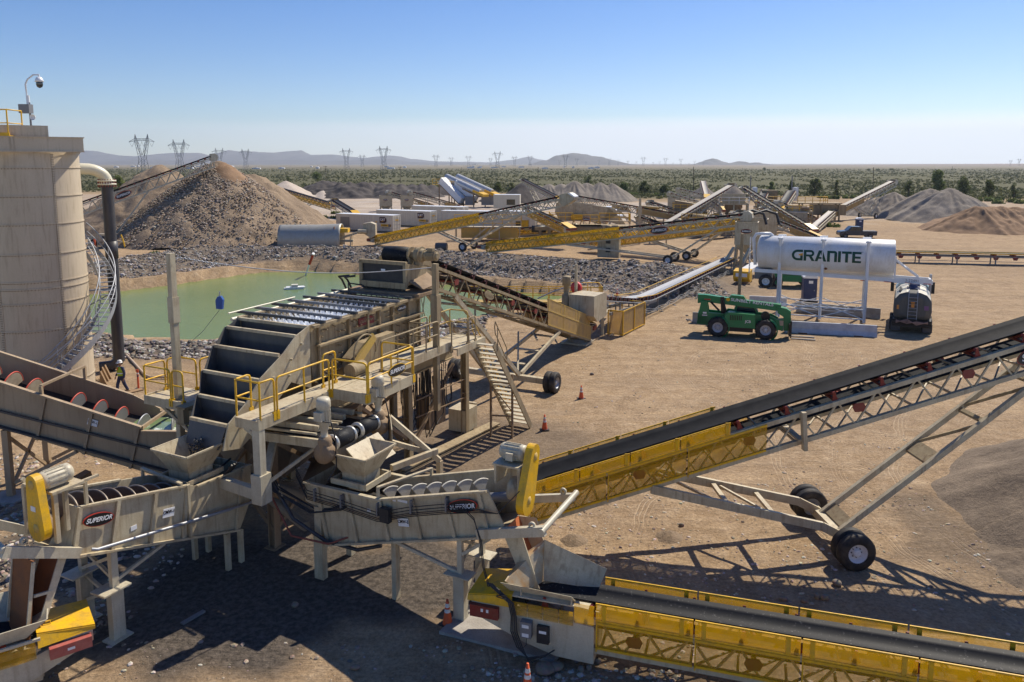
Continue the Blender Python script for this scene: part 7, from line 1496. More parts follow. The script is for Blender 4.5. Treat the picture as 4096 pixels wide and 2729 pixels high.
q=MB(); q.box(-2.65,-2.3,-.612,-.603,1.35,1.42); q.box(-2.6,-2.35,-.612,-.603,1.5,1.62); q.build('decal',LETT,th); MB().box(-2.55,-2.1,-.26,-.245,2.42,2.5).build('red_decal',SIGNR,th); MB().box(2.45,2.78,-.56,-.552,.95,1.3).build('marker_plate',mat('plate_grey',(.45,.35,.25),.5),th)
# ================================================================ white elevated water tank
A_=R(-22.8); wt=root('elevated_water_tank','white cylindrical water tank on legs lettered GRANITE','water tank',(23.6,56.65,0),A_)
r_=1.33; zc_=5.0; y_=1.35; xl,xr=-4.6,5.0
q=MB(); q.lathe([(0,xl-.25),(r_*.6,xl-.2),(r_*.92,xl-.06),(r_,xl+.05),(r_,xr-.03),(r_*.99,xr),(0,xr)],(0,y_,zc_),(1,0,0),48); q.build('tank_shell',TKW,wt)
for x in (-3.0,.0,3.15): q=MB(); q.lathe([(r_+.005,x-.03),(r_+.02,x-.03),(r_+.02,x+.03),(r_+.005,x+.03)],(0,y_,zc_),(1,0,0),48); q.build('band',WHT,wt)
for x in (-3.05,.05,3.15):
    for s in (-1,1):
        k_=(1.08 if (s<0 and x<3) else 1.42)/1.42; s=s*k_
        q=MB(); q.cyl((x,y_+s*1.42,.1),(x,y_+s*1.42,zc_+1.15),.12,10); q.box(x-.3,x+.3,y_+s*1.42-.12,y_+s*1.42+.12,zc_+1.15,zc_+1.33) if s>0 else q.cyl((x,y_+s*1.42,zc_+1.15),(x,y_+s*1.42,zc_+1.3),.2,10); q.build('leg',WHT,wt)
q=MB()
for s in (-1,1):
    yy=y_+s*1.42
    for z in (.35,1.1): q.beam((-3.05,yy,z),(3.15,yy,z),.08)
    for a,b_ in ((-3.05,.05),(.05,3.15)): q.beam((a,yy,.35),(b_,yy,1.4),.06); q.beam((b_,yy,.35),(a,yy,1.4),.06)
for x in (-3.05,.05,3.15): q.beam((x,y_-1.42,.5),(x,y_+1.42,.5),.1); q.beam((x,y_-1.42,1.1),(x,y_+1.42,.5),.06)
q.build('base_frame',WHT,wt)
q=MB(); q.beam((xl-.3,y_-.9,3.62),(7.5,y_-.9,3.35),.14,.28); q.beam((xl-.3,y_+.9,3.62),(7.5,y_+.9,3.35),.14,.28); q.beam((7.5,y_-.9,3.35),(7.5,y_+.9,3.35),.14,.28)
for s in (-1,1): q.beam((5.05,y_+s*.9,4.9),(6.8,y_+s*.9,3.55),.1); q.beam((5.05,y_+s*.9,3.6),(5.05,y_+s*.9,5.2),.1)
q.beam((5.8,y_-.9,4.3),(5.8,y_+.9,4.3),.08); q.build('trailer_frame',WHT,wt); q=MB(); q.box(5.0,7.5,y_-1.0,y_-.975,3.22,3.62); q.build('side_board',WHT,wt); text('3-23491',wt,(6.2,y_-1.005,3.44),(1,0,-.02),(0,0,1),.28,GRY); 
q=MB()
for x in (3.0,4.6,6.0,7.2): q.box(x-.25,x+.25,y_-1.012,y_-1.0,3.24,3.29)
q.build('reflector',SIGNR,wt)
for s in (-1,1): wheel(wt,(-4.0,y_+s*1.1,2.8),(0,s,0),.55,.32)
q=MB(); q.beam((-4.0,y_-1.1,2.8),(-4.0,y_+1.1,2.8),.12); q.box(-4.9,-3.6,y_-.7,y_+.7,2.9,3.7); q.build('axle',GRY,wt)
q=MB(); q.tube([(-4.9,y_-.5,4.0),(-5.1,y_-.5,6.1),(-4.9,y_-.5,6.45),(-4.5,y_-.45,6.5),(-3.9,y_-.2,6.5),(-3.7,y_,6.3)],.13,10); q.build('fill_pipe',WHT,wt)
q=MB(); 
for s in (0,.55): q.tube([(-5.35,y_-.6+s,3.3),(-5.35,y_-.6+s,6.2)],.025,5)
for k in range(10): q.tube([(-5.35,y_-.6,3.5+k*.28),(-5.35,y_-.05,3.5+k*.28)],.018,5)
q.build('ladder',WHT,wt); q=MB(); q.cyl((-2.9,y_-1.42,.1),(-2.9,y_-1.42,3.7),.07,8); q.build('drop_pipe',WHT,wt)
q=MB(); q.tube([(-6.0,y_-1.2,0),(-5.9,y_-1.2,6.5)],.13,8); q.build('valve_post',DTAN,wt)
q=MB(); q.cyl((6.6,y_,3.3),(6.6,y_,2.75),.22,12,.30); q.build('fill_spout',NAVY,wt)
# curved lettering on the shell, orange cut in the G
GX0=-.15
def on_shell(o,bend=True):
    for v in o.data.vertices:
        x,yv,zv=v.co; a=max(-.98,min(.98,yv/r_)); v.co=(x,yv,zv-(r_-math.sqrt(r_*r_-yv*yv)))
bx=MB(); lt=['G','R','A','N','I','T','E']; 
sizes={'G':.80,'R':.74,'A':.80,'N':.72,'I':.26,'T':.66,'E':.62}
def slab(par,polys,name,m,x0):
    """heavy block letters built as strips, then wrapped on the shell"""
    mb=MB()
    for P in polys:
        n=len(P); c=[(x0+a,b_) for a,b_ in P]
        mb.add([(a,y_-(math.sqrt(max(.01,(r_+.012)**2-(b_)**2))),zc_+.02+b_) for a,b_ in c],[tuple(range(n))])
        mb.add([(a,y_-(math.sqrt(max(.01,(r_-.01)**2-(b_)**2))),zc_+.02+b_) for a,b_ in c],[tuple(reversed(range(n)))])
    o=mb.build(name,m,par); return o
h=.42; k=.20   # half height, stroke
def bar(x0,x1,z0,z1): 
    n=max(1,int(abs(z1-z0)/.12)); return [[(x0,z0+(z1-z0)*i/n),(x1,z0+(z1-z0)*i/n),(x1,z0+(z1-z0)*(i+1)/n),(x0,z0+(z1-z0)*(i+1)/n)] for i in range(n)]
def par_(x0,z0,x1,z1,w):
    n=5; return [[(x0+(x1-x0)*i/n,z0+(z1-z0)*i/n),(x0+(x1-x0)*i/n+w,z0+(z1-z0)*i/n),(x0+(x1-x0)*(i+1)/n+w,z0+(z1-z0)*(i+1)/n),(x0+(x1-x0)*(i+1)/n,z0+(z1-z0)*(i+1)/n)] for i in range(n)]
def arc(cx,cz,ro,ri,a0,a1,sx=1.):
    n=10; return [[(cx+sx*ri*math.cos(a),cz+ri*math.sin(a)),(cx+sx*ro*math.cos(a),cz+ro*math.sin(a)),(cx+sx*ro*math.cos(b_),cz+ro*math.sin(b_)),(cx+sx*ri*math.cos(b_),cz+ri*math.sin(b_))] for a,b_ in [(a0+(a1-a0)*i/n,a0+(a1-a0)*(i+1)/n) for i in range(n)]]
Gp=arc(.40,0,.42,.24,R(90),R(270))+bar(.40,.78,.24,.42)+bar(.40,.78,-.42,-.24)+bar(.60,.78,-.24,.04)
Rp=bar(0,.19,-.42,.42)+bar(.19,.5,.26,.42)+bar(.19,.5,-.08,.08)+arc(.5,.17,.25,.09,R(-90),R(90))+par_(.58,-.42,.38,-.08,.22)
Ap=par_(0,-.42,.26,.42,.2)+par_(.62,-.42,.34,.42,.2)+bar(.2,.62,-.22,-.08)
Np=bar(0,.2,-.42,.42)+bar(.2,.5,.25,.42)+bar(.5,.7,-.42,.25)+arc(.5,.22,.2,.02,0,R(90))
Ip=bar(0,.2,-.42,.42); Tp=bar(0,.68,.25,.42)+bar(.24,.44,-.42,.25); Ep=bar(0,.2,-.42,.42)+bar(.2,.62,.26,.42)+bar(.2,.58,-.08,.08)+bar(.2,.62,-.42,-.26)
# laid out from the photograph: 4.9 m long word
x0=-2.15; 
for nm,P,w_ in (('G',Gp,.84),('R',Rp,.80),('A',Ap,.86),('N',Np,.76),('I',Ip,.26),('T',Tp,.72),('E',Ep,.66)):
    slab(wt,P,'letter',DGRN,x0); x0+=w_+.0
slab(wt,[[(.50,-.02),(.78,.10),(.78,-.02)],[(.46,.06),(.78,.18),(.78,.10),(.50,-.02)]],'orange_corner',ORNG,-2.15)
text('TM',wt,(x0+.02,y_-r_-.0+.07,zc_+.42),(1,0,0),(0,0,1),.1,DGRN)
MB().lathe([(0,0),(.12,0),(.1,.02)],(.3,y_-.95,zc_-.98),(0,-1,-.8),10).build('drain_cap',RUST,wt)
# ================================================================ K-rails
def krail(label,a,b_,m):
    a=V(a);b_=V(b_);d=b_-a; r=root('concrete_barrier',label,'concrete barrier',(a.x,a.y,0),math.atan2(d.y,d.x),'concrete barriers'); L_=d.length
    q=MB(); q.add([(x,y,z) for x in (0,L_) for y,z in ((-.3,0),(-.3,.08),(-.15,.33),(-.08,.81),(.08,.81),(.15,.33),(.3,.08),(.3,0))],[tuple(range(7,-1,-1)),tuple(range(8,16))]+[(i,(i+1)%8,8+(i+1)%8,8+i) for i in range(8)]); q.build('barrier_body',m,r)
    q=MB(); 
    for x in (1.2,L_-1.2): q.box(x-.3,x+.3,-.31,-.29,0,.07)
    q.tube([(L_*.72,0,.8),(L_*.72,0,.9),(L_*.72+.15,0,.9),(L_*.72+.15,0,.8)],.015,5); q.build('lifting_loop',RUST,r); return r
krail('whitewashed barrier in front of the elevated tank legs',(19.6,52.85,0),(25.46,51.3,0),BCONC); krail('bare grey barrier behind the elevated tank legs',(23.3,60.4,0),(28.7,57.4,0),CONC); krail('barrier mostly hidden behind the rear wheel of the green handler',(13.75,56.1,0),(19.4,54.5,0),CONC)
krail('short stretch of barrier left of the blue toilet',(20.3,63.2,0),(23.2,62.4,0),BCONC)
# ================================================================ tanker truck
TT=mat('tanker_grey',(.10,.105,.10),.75,dirt=(.2,.175,.14),amt=.6,scale=1.8,streak=True,spec=.2); CABB=mat('pale_blue_cab',(.42,.58,.68),.4,amt=.2)
tr_=root('water_truck','grey dusty tanker truck seen from behind under the filling spout','truck',(28.45,52.4,0),R(-27.5))
q=MB(); sec=[(-1.15,1.15),(-1.22,1.6),(-1.18,2.3),(-.85,2.75),(-.4,2.92),(.4,2.92),(.85,2.75),(1.18,2.3),(1.22,1.6),(1.15,1.15),(.8,1.0),(-.8,1.0)]
ys=[(0,.0),(.0,1.),(.35,1.0),(4.6,1.0)]
vs=[];cz=1.95
for y,sc2 in ((-.12,.72),(0,.96),(.1,1.0),(4.5,1.0),(4.65,.94)): vs+=[(x*sc2,y,cz+(z-cz)*sc2) for x,z in sec]
n=len(sec); q.add(vs,[tuple(range(n)),tuple(range(4*n+n-1,4*n-1,-1))],False); q.add(vs,[(i*n+j,i*n+n*0+(j+1)%n,(i+1)*n+(j+1)%n,(i+1)*n+j) for i in range(4) for j in range(n)],True); q.build('tank_body',TT,tr_)
q=MB(); q.plate([(-1.12,.05,2.42),(-.85,.05,2.77),(-.42,.05,2.935),(-.3,.05,2.94),(-.3,4.5,2.94),(-.42,4.5,2.935),(-.85,4.5,2.77),(-1.12,4.5,2.42)],.012,(-.5,0,1)); 
q.plate([(.3,.05,2.94),(.42,.05,2.935),(.85,.05,2.77),(1.12,.05,2.42),(1.12,4.5,2.42),(.85,4.5,2.77),(.42,4.5,2.935),(.3,4.5,2.94)],.012,(.5,0,1)); q.build('white_top_stripe',OFFW,tr_)
q=MB(); q.box(-1.2,1.2,-.25,5.0,.75,1.0); q.box(-1.25,1.25,-.35,-.25,.62,.85); q.beam((-1.2,-.4,.6),(1.2,-.4,.6),.1); q.build('frame',SIGNB,tr_)
q=MB(); 
for s in (-.28,.28): q.tube([(s,-.2,1.0),(s,-.2,2.6),(s,.05,3.05),(s,.5,3.1)],.025,5)
for k in range(7): q.tube([(-.28,-.2,1.1+.25*k),(.28,-.2,1.1+.25*k)],.02,5)
q.build('ladder',GALV,tr_); q=MB(); q.box(-.42,.42,1.6,2.4,2.93,3.02); q.cyl((0,2,3.0),(0,2,3.3),.3,12,.22); q.build('filler_hatch',NAVY,tr_)
for x in (-1.08,1.0): 
    for s in (-.2,.16): wheel(tr_,(x+s,.75,.52),(1 if x>0 else -1,0,0),.52,.28); wheel(tr_,(x+s,2.0,.52),(1 if x>0 else -1,0,0),.52,.28)
    wheel(tr_,(x,6.6,.52),(1 if x>0 else -1,0,0),.52,.28)
q=MB()
for x in (-1.0,1.0): q.plate([(x-.3,-.3,.2),(x+.3,-.3,.2),(x+.3,-.3,.78),(x-.3,-.3,.78)],.02,(0,-1,0))
q.build('mud_flap',BLK,tr_); q=MB(); q.prism([(-1.1,.8),(-1.15,2.5),(-.9,2.95),(.9,2.95),(1.15,2.5),(1.1,.8)],5.0,6.5); q.box(-.9,.9,6.5,8.2,.8,1.8); q.build('cab',CABB,tr_); MB().box(-.95,.95,4.985,5.0,1.9,2.7).build('rear_window',GLASS,tr_)
for s in (-1,1): q=MB(); q.box(s*1.4-.12,s*1.4+.12,6.2,6.35,2.0,2.9); q.beam((s*1.1,6.3,2.5),(s*1.4,6.3,2.5),.05); q.build('mirror',SIGNB,tr_); MB().lathe([(0,0),(.12,.0),(.12,.12),(.05,.2)],(s*.6,5.4,3.1),(0,-1,0),12).build('work_lamp',GALV,tr_)
q=MB(); q.cyl((1.15,4.85,1.2),(1.15,4.85,3.7),.1,10); q.build('exhaust_stack',GALV,tr_)
q=MB(); 
for x in (-.8,-.5,0,.5,.8): q.box(x-.03,x+.03,5.2,5.3,2.95,3.0)
q.build('marker_lights',ORG_,tr_)['kind']='stuff'
q=MB(); rr=random.Random(4)
for k in range(4): q.tube([(-1.0,-.4,.95-.06*k),(-.3,-.5,.78+.1*k),(.3,-.5,.95-.08*k),(1.0,-.42,.85+.04*k)],.035,5)
q.build('hanging_hoses',mat('pinkish_hose',(.35,.22,.18),.6),tr_)
q=MB(); q.box(-1.0,-.86,-.14,-.12,1.7,2.0); q.box(-.12,.12,-.235,-.225,2.2,2.3); q.box(-.1,.1,-.235,-.225,1.9,2.15); q.build('warning_decal',mat('orange_decal',(.6,.25,.05),.5),tr_); q=MB(); q.box(.72,1.0,-.14,-.12,1.75,2.05); q.build('purple_placard',mat('purple_plate',(.2,.1,.22),.5),tr_)
# ================================================================ toilets, pickup, lift
def toilet(label,p,rz=0):
    r=root('portable_toilet',label,'portable toilet',p,rz,'portable toilets'); q=MB(); q.box(-.55,.55,-.55,.55,.15,2.1); q.build('cabin',NAVY,r); q=MB(); q.prism([(-.6,2.1),(-.6,2.22),(-.3,2.38),(.3,2.38),(.6,2.22),(.6,2.1)],-.6,.6); q.build('roof',WHT,r)
    q=MB(); q.box(-.42,.42,-.58,-.552,.2,2.0); o=q.build('door',NAVY,r); q=MB(); q.box(-.15,.2,-.6,-.582,1.65,1.9); q.build('door_sign',LETT,o); MB().box(.3,.36,-.61,-.582,1.0,1.1).build('door_handle',GALV,o); q=MB(); q.box(-.65,.65,-.65,.65,0,.14); q.build('skid_base',SIGNB,r)
toilet('dark blue portable toilet standing between the elevated tank legs',(26.1,65.0,0),R(-12)); toilet('dark blue portable toilet far back beside the pickup',(62.4,134.5,0),R(-10))
DKB=mat('dark_blue_car_paint',(.02,.035,.06),.25,spec=.6,amt=.2)
pk=root('pickup_truck','dark blue pickup parked behind the white tank','pickup truck',(56.2,122.0,0),R(180-6)); q=MB(); q.prism([(-2.9,.45),(-2.95,1.15),(-.75,1.15),(-.7,1.2),(-.45,1.85),(1.0,1.88),(1.6,1.2),(2.7,1.1),(2.9,.85),(2.85,.45)],-.95,.95); q.build('body',DKB,pk)
q=MB(); q.prism([(-.45,1.25),(-.3,1.75),(.25,1.77),(.25,1.25)],-.97,.97); q.prism([(.35,1.25),(.35,1.77),(.95,1.78),(1.35,1.25)],-.97,.97); q.build('side_window',GLASS,pk); q=MB(); q.plate([(1.05,-.85,1.86),(1.05,.85,1.86),(1.62,.88,1.24),(1.62,-.88,1.24)],.02,(1,0,1)); q.build('windscreen',GLASS,pk); MB().box(-2.8,-.9,-.8,.8,1.1,1.16).build('bed_liner',BLK,pk)
for x in (-1.9,1.95):
    for s in (-1,1): wheel(pk,(x,s*.88,.4),(0,s,0),.4,.26,rimm=GALV)
for s in (-1,1): MB().box(2.86,2.91,s*.7-.15,s*.7+.15,.8,.98).build('headlight',GLASS,pk)
lf=root('boom_lift','green boom lift chassis marked Z-85 behind the elevated tank','boom lift',(27.6,73.2,0),R(-10)); q=MB(); q.box(-2.0,1.6,-.9,.9,.55,1.2); q.prism([(-2.6,.8),(-2.6,1.5),(-1.2,1.6),(-1.2,.8)],-.8,.8); q.build('chassis',GRN,lf); q=MB(); q.box(-1.8,1.4,-.95,.95,1.25,1.9); q.build('turntable',GRN,lf); q=MB(); q.beam((-2.2,0,1.9),(3.0,0,2.1),.4,.4); q.beam((-2.0,0,2.3),(2.8,0,2.45),.3,.3); q.build('boom',GRY,lf)
for x in (-1.5,1.3):
    for s in (-1,1): wheel(lf,(x,s*1.0,.5),(0,s,0),.5,.38,rimm=GRN)
text('Z-85',lf,(-.2,-.96,1.6),(1,0,0),(0,0,1),.35,LETT,bold=.02)
# long low conveyor along the right
lc=root('field_conveyor','long low conveyor with yellow edge crossing the right background','conveyor',(32.0,94.2,0),math.atan2(-6.5,34)); L_=52
q=MB(); 
for s in (-1,1): q.beam((0,s*.7,.95),(L_,s*.7,.95),.08,.16)
k=1.
while k<L_: q.beam((k,-.7,0),(k,-.7,.95),.12); q.beam((k,.7,0),(k,.7,.95),.12); k+=4.2
q.beam((0,-.7,.06),(L_,-.7,.06),.1,.1); q.beam((0,-.9,.4),(L_,-.9,.45),.05); q.build('stringer_frame',GRY,lc); MB().box(0,L_,-.55,.55,1.25,1.33).build('belt',BELT,lc); MB().beam((0,-.8,1.35),(L_,-.8,1.35),.05,.12).build('safety_line',YEL,lc); MB().beam((0,.8,1.35),(L_,.8,1.35),.05,.12).build('safety_line',YEL,lc)
k=1.;f=None
while k<L_-1:
    if f is None: f=MB().box(-.06,.06,-.72,.72,1.0,1.25).add([(-.35,-.76,.95),(.35,-.76,.95),(.2,-.76,.6),(-.2,-.76,.6)],[(0,1,2,3)]).build('idler',RED,lc); f.location=(k,0,0)
    else: o=f.copy(); C.objects.link(o); o.location=(k,0,0)
    k+=2.1
# ================================================================ middle distance plant
def lod(*a,**k): k.setdefault('tm',TANC); return conveyor(*a,lod=1,**k)
# 1: radial conveyor from the tunnel, yellow guards in its lower half
t1_=V((-20.3,110.6,1.2)); h1=V((7.6,98.4,7.9)); d=(h1-t1_)
lod('long yellow guarded conveyor rising right from the tunnel mouth',t1_,h1,bw=1.0,depth=1.0,guard=(.4,17.5),guard_up=True,under=(11,15.5,23.5,1.6),step=1.2,n=20,wr=.62,uptop=.25,gm=GUARD)
lod('second long yellow guarded conveyor ending at the square bins',V((-3.6,101.3,1.2)),V((27.3,86.7,6.2)),bw=1.0,depth=1.0,guard=(.4,19),guard_up=True,under=(12,25.4,31,1.6),step=1.3,n=22,sign=(24,2.2),wr=.6,uptop=.25)
lod('third yellow guarded conveyor behind the second one',V((10.6,101.8,1.6)),V((28.5,91.5,5.3)),bw=1.0,depth=1.0,guard=(.4,20),guard_up=True,under=(9,14,18,1.6),step=1.3,n=14)
lod('steep conveyor with pale belt rising to the crusher tower',V((24.6,126,1.2)),V((41.5,142,8.0)),bw=1.2,depth=1.0,guard=(.3,6),under=(6,11,17,1.6),step=.9,belt=mat('pale_dusty_belt',(.48,.44,.38),.7,amt=.4),n=16)
lod('conveyor falling right from the crusher tower',V((49.0,122.5,1.6)),V((42.2,137,7.7)),bw=1.0,depth=.9,guard=(.3,8),gm=GUARDD,step=1.0,n=14)
lod('lattice conveyor falling right below the crusher',V((45.5,112,1.4)),V((38.5,117,4.4)),bw=1.0,depth=.9,guard=(.3,3.6),gm=GUARDD,step=1.,n=8)
lod('far right stacker conveyor pointing at the gravel cones',V((66.2,157,1.7)),V((86.5,171,8.1)),bw=1.1,depth=1.0,guard=(.3,12),gm=GUARDD,step=1.1,under=(9,15,21,1.7),n=16,belt=MATS['pale_dusty_belt'],wr=.65)
lod('ground conveyor with white belt leading to the far right stacker',V((52.5,130,1.2)),V((66.5,156,2.2)),bw=1.1,depth=.6,step=1.3,belt=MATS['pale_dusty_belt'],idm=DRED,headbox=False,tailbox=False,legs=(4,12,20,27),n=18)
lod('broad steep belt left of the right far stacker',At(3118,834,146),At(3166,762,158),bw=1.5,depth=.8,step=.8,n=12,legs=(4,10),headbox=False)
lod('second broad steep belt above the crusher',At(3040,802,152),At(3062,758,164),bw=1.5,depth=.8,step=.8,n=12,legs=(4,12),headbox=False)
lod('steep white belt in front of the grey cone pile',At(2828,786,172),At(2812,724,184),bw=1.1,depth=.8,step=.7,n=12,belt=MATS['pale_dusty_belt'],legs=(3,9),headbox=False)
lod('conveyor behind the middle screening plant, falling to the right',V((38.5,134,1.4)),V((10.3,128,6.6)),bw=1.0,depth=.9,guard=(.3,17),gm=GUARDD,under=(8,15,22,1.6),step=1.2,n=20)
lod('conveyor with its head on the dark pile',V((12.8,205,2.8)),V((3.6,233,7.1)),bw=1.2,depth=.9,step=1.,n=18,under=(9,16,24,1.8))
lod('yellow guarded conveyor falling right behind the tall tan pile',At(1336,818,172),At(1010,722,196),bw=1.2,depth=1.1,guard=(.4,22),under=(9,16,24,1.8),step=1.3,n=22)
lod('curved feed belt behind the white containers',At(1421,850,160),At(1338,800,171),bw=1.3,depth=.6,step=1.,n=10,headbox=True,legs=(4,10),idm=DRED)
for i,(x0,lb) in enumerate(((1392,'left conveyor feeding the pair of square bins'),(1490,'right conveyor feeding the pair of square bins'))): pass
lod('left conveyor feeding the pair of square bins',V((-21.5,196,1.5)),V((-31.2,190,5.0)),bw=1.0,depth=.8,step=1.,n=10,guard=(.3,3),gm=GUARDD,legs=(7,))
lod('right conveyor feeding the pair of square bins',V((-14.8,196,1.5)),V((-25.8,190,5.0)),bw=1.0,depth=.8,step=1.,n=12,guard=(.3,3),gm=GUARDD,legs=(8,))
lod('upper of two crossed conveyors left of the steep white belt',V((51.5,172,3.2)),V((38.8,176,6.2)),bw=1.1,depth=.8,step=1.,n=12,belt=MATS['pale_dusty_belt'],legs=(5,11))
lod('lower of two crossed conveyors left of the steep white belt',V((46,166,2.2)),V((35.6,170,5.5)),bw=1.1,depth=.8,step=1.,n=12,belt=MATS['pale_dusty_belt'],legs=(5,9))
# left stacker with shadow on the tan pile
h=At(868,622,126); c_=At(640,735,121)
tL=V((-86,112.5,2.0)); 
hd_=V((h.x,h.y,h.z)); 
lsk,Z,Lp,y0=lod('left stacker conveyor dropping rock on the tall tan pile',V((-74,104,1.6)),V((-46.6,118.2,13.2)),bw=1.3,depth=1.5,guard=(.3,12),guard_up=False,under=(6,16,21.5,1.7),step=1.0,n=20,sign=(18,2.4),wr=.62)
# ---- square bins on legs
def bin_(label,x,y,w,z0,z1,rz=0,sign_=0,grp='square surge bins',cat='surge bin'):
    r=root('surge_bin',label,cat,(x,y,0),rz,grp); q=MB(); h=w/2
    for a,b_,c,d in ((-h,-h,h,-h),(h,-h,h,h),(h,h,-h,h),(-h,h,-h,-h)): q.plate([(a,b_,z0),(c,d,z0),(c,d,z1),(a,b_,z1)],.06); q.beam((a,b_,z1),(c,d,z1),.12); q.beam((a,b_,(z0+z1)/2),(c,d,(z0+z1)/2),.08); q.plate([(a,b_,z0),(c,d,z0),(c*.35,d*.35,z0-.9),(a*.35,b_*.35,z0-.9)],.05)
    for k in (-.33,0,.33): q.beam((k*w,-h-.04,z0),(k*w,-h-.04,z1),.08); q.beam((h+.04,k*w,z0),(h+.04,k*w,z1),.08)
    q.build('bin_body',TAN,r)
    for sx in (-1,1):
        for sy in (-1,1): MB().beam((sx*h*1.0,sy*h,0),(sx*h*.85,sy*h*.85,z0),.2).build('leg',TAN,r)
    q=MB(); 
    for s in (-1,1): q.beam((-h,s*h,.3),(h*.85,s*h*.85,z0-.2),.12); q.beam((h,s*h,.3),(-h*.85,s*h*.85,z0-.2),.12); q.beam((s*h,-h,.3),(s*h*.85,h*.85,z0-.2),.12)
    q.build('bracing',TAN,r)
    if sign_: oval_sign(r,(0,-h-.12,(z0+z1)/2+.3),(1,0,0),(0,0,1),sign_)
    return r
bin_('front square tan bin at the head of the second conveyor',26.8,85.3,2.4,2.9,5.4,R(-20),1.2); bin_('rear square tan bin partly behind the front one',30.0,91.5,2.4,2.9,5.3,R(-20)); bin_('third square bin behind the curved dark pipes',33.6,99,2.6,2.6,5.6,R(-20))
bin_('left one of the pair of bins above the white containers',-31.9,190,3.0,1.4,4.0,R(8),1.2); bin_('right one of the pair of bins above the white containers',-26.6,190,3.0,1.4,4.0,R(8),1.2); bin_('small bin left of the steep pale conveyor',36.3,168,2.8,1.6,4.4,R(-12),1.)
q=MB(); 
for k in range(2): q.tube([(26.5+k*1.6,87,6.2),(28.0+k*1.6,87.5,6.6),(29.2+k*1.5,87,6.2),(29.5+k*1.5,86.8,5.0)],.16,8)
tag(q.build('discharge_hose',RUB),'pair of curved black hoses dropping into the square bins','hose')
# diagonal braces and stand of the tower
q=MB()
for a,b_ in (((25.0,84.0,2.6),(22.9,82.0,.3)),((26.4,82.8,2.6),(24.9,81.4,.3)),((23.0,82.0,.3),(24.9,81.4,.3))): q.beam(a,b_,.28)
tag(q.build('brace_frame',TAN),'tan diagonal brace frame leaning below the front square bin','frame')
# ---- crusher tower
cr_=root('crusher_tower','tan crusher tower with hopper piled with gravel and dust above','crusher',(39.8,135,0),R(-14))
q=MB(); z0,z1=5.1,6.7
for a,b_,c,d in ((-1,-1,1,-1),(1,-1,1,1),(1,1,-1,1),(-1,1,-1,-1)): q.plate([(a*2.0,b_*2.0,z1),(c*2.0,d*2.0,z1),(c*1.9,d*1.9,z0),(a*1.9,b_*1.9,z0)],.06)
q.build('hopper',TAN,cr_); q=MB(); 
for x in (-2.4,0,2.4):
    for y in (-2.2,2.2): q.beam((x,y,0),(x,y,5.0),.25)
for z in (2.4,4.9): 
    for y in (-2.2,2.2): q.beam((-2.4,y,z),(2.4,y,z),.25)
    for x in (-2.4,2.4): q.beam((x,-2.2,z),(x,2.2,z),.25)
q.build('tower_frame',TAN,cr_); q=MB(); q.box(-2.6,2.6,-2.4,2.4,2.5,2.6); q.build('deck',DTAN,cr_); q=MB(); rail(q,[(-2.6,-2.4,5.0),(2.6,-2.4,5.0),(2.6,2.4,5.)],h=1.1,r=.04); q.build('guard_rail',WHT,cr_); q=MB(); q.lathe([(1.5,4.8),(1.6,4.2),(1.2,3.6),(1.5,3.0),(.9,2.6)],(0,0,0),(0,0,1),16); q.build('crusher_head',MUD,cr_)
q=MB(); q.lathe([(0,1.4),(.5,1.2),(1.8,.1),(1.9,0)],(0,0,6.6),(0,0,1),14); q.build('gravel_heap',PG,cr_)
# ---- middle screening plant
mp_=root('screening_plant','middle tan screening plant with yellow railed walkway and SUPERIOR sign','screening plant',(4.2,115.6,0),R(-5))
q=MB(); q.prism([(2.6,6.1),(2.4,4.5),(3.2,3.4),(9.8,3.2),(11.4,3.9),(12.2,4.5),(11.6,5.1),(10.6,5.4),(4.6,6.2)],-.1,.0); q.prism([(2.6,6.1),(2.4,4.5),(3.2,3.4),(9.8,3.2),(11.4,3.9),(11.6,5.1),(10.6,5.4),(4.6,6.2)],2.4,2.5)
for x in (4,5.5,7,8.5,10): q.beam((x,-.15,3.5),(x,-.15,6.0-(x-4)*.1),.1)
q.plate([(2.6,0,6.1),(10.6,0,5.4),(10.6,2.4,5.4),(2.6,2.4,6.1)],.05,(0,0,-1)); q.build('screen_box',TAN,mp_)
q=MB(); q.plate([(10.6,-.1,5.3),(12.4,-.1,3.9),(13.2,-.1,2.8),(12.0,-.1,2.8),(9.8,-.1,3.4)],.08); q.build('discharge_side',TAN,mp_); q=MB(); 
for x,z in ((10.3,5.2),(11.1,4.7),(12.,3.9)): q.box(x,x+.8,0,2.4,z-.1,z+.25)
q.build('steps',WHT,mp_)
q=MB(); q.box(-.6,14.2,-1.4,-1.1,1.9,2.4); q.box(-.6,14.2,3.2,3.5,1.9,2.4); q.box(1,13.8,-1.2,3.4,2.4,2.5)
for x in (.2,1.6,8.0,13): q.box(x-.2,x+.2,-1.4,-1.0,0,1.9); q.box(x-.2,x+.2,3.1,3.5,0,1.9)
for x in (3.5,4.6,5.8): q.beam((x,-1.2,1.5),(x+.7,-1.2,3.4),.14)
q.prism([(3.4,2.5),(9.6,2.5),(8.9,1.2),(4.4,1.2)],-.6,2.6); q.build('base_frame',DTAN,mp_)
q=MB(); q.box(1.6,14,-1.7,-1.1,3.35,3.45); q.box(-1,2.2,-1.7,-1.,3.5,3.6); q.build('walkway',TAN,mp_)
for seg in ([(1.8,-1.7,3.45),(5.2,-1.7,3.45)],[(5.4,-2.2,3.2),(9,-2.2,3.2)],[(9.2,-1.7,3.45),(13.6,-1.7,3.45)],[(-1,-1.7,3.6),(1.6,-1.7,3.6),(1.6,0,3.6)],[(13.8,-1.5,3.3),(13.8,2,3.3)]): q=MB(); rail(q,seg,h=1.15,r=.06,sp=1.3); q.build('guard_rail',YEL,mp_)
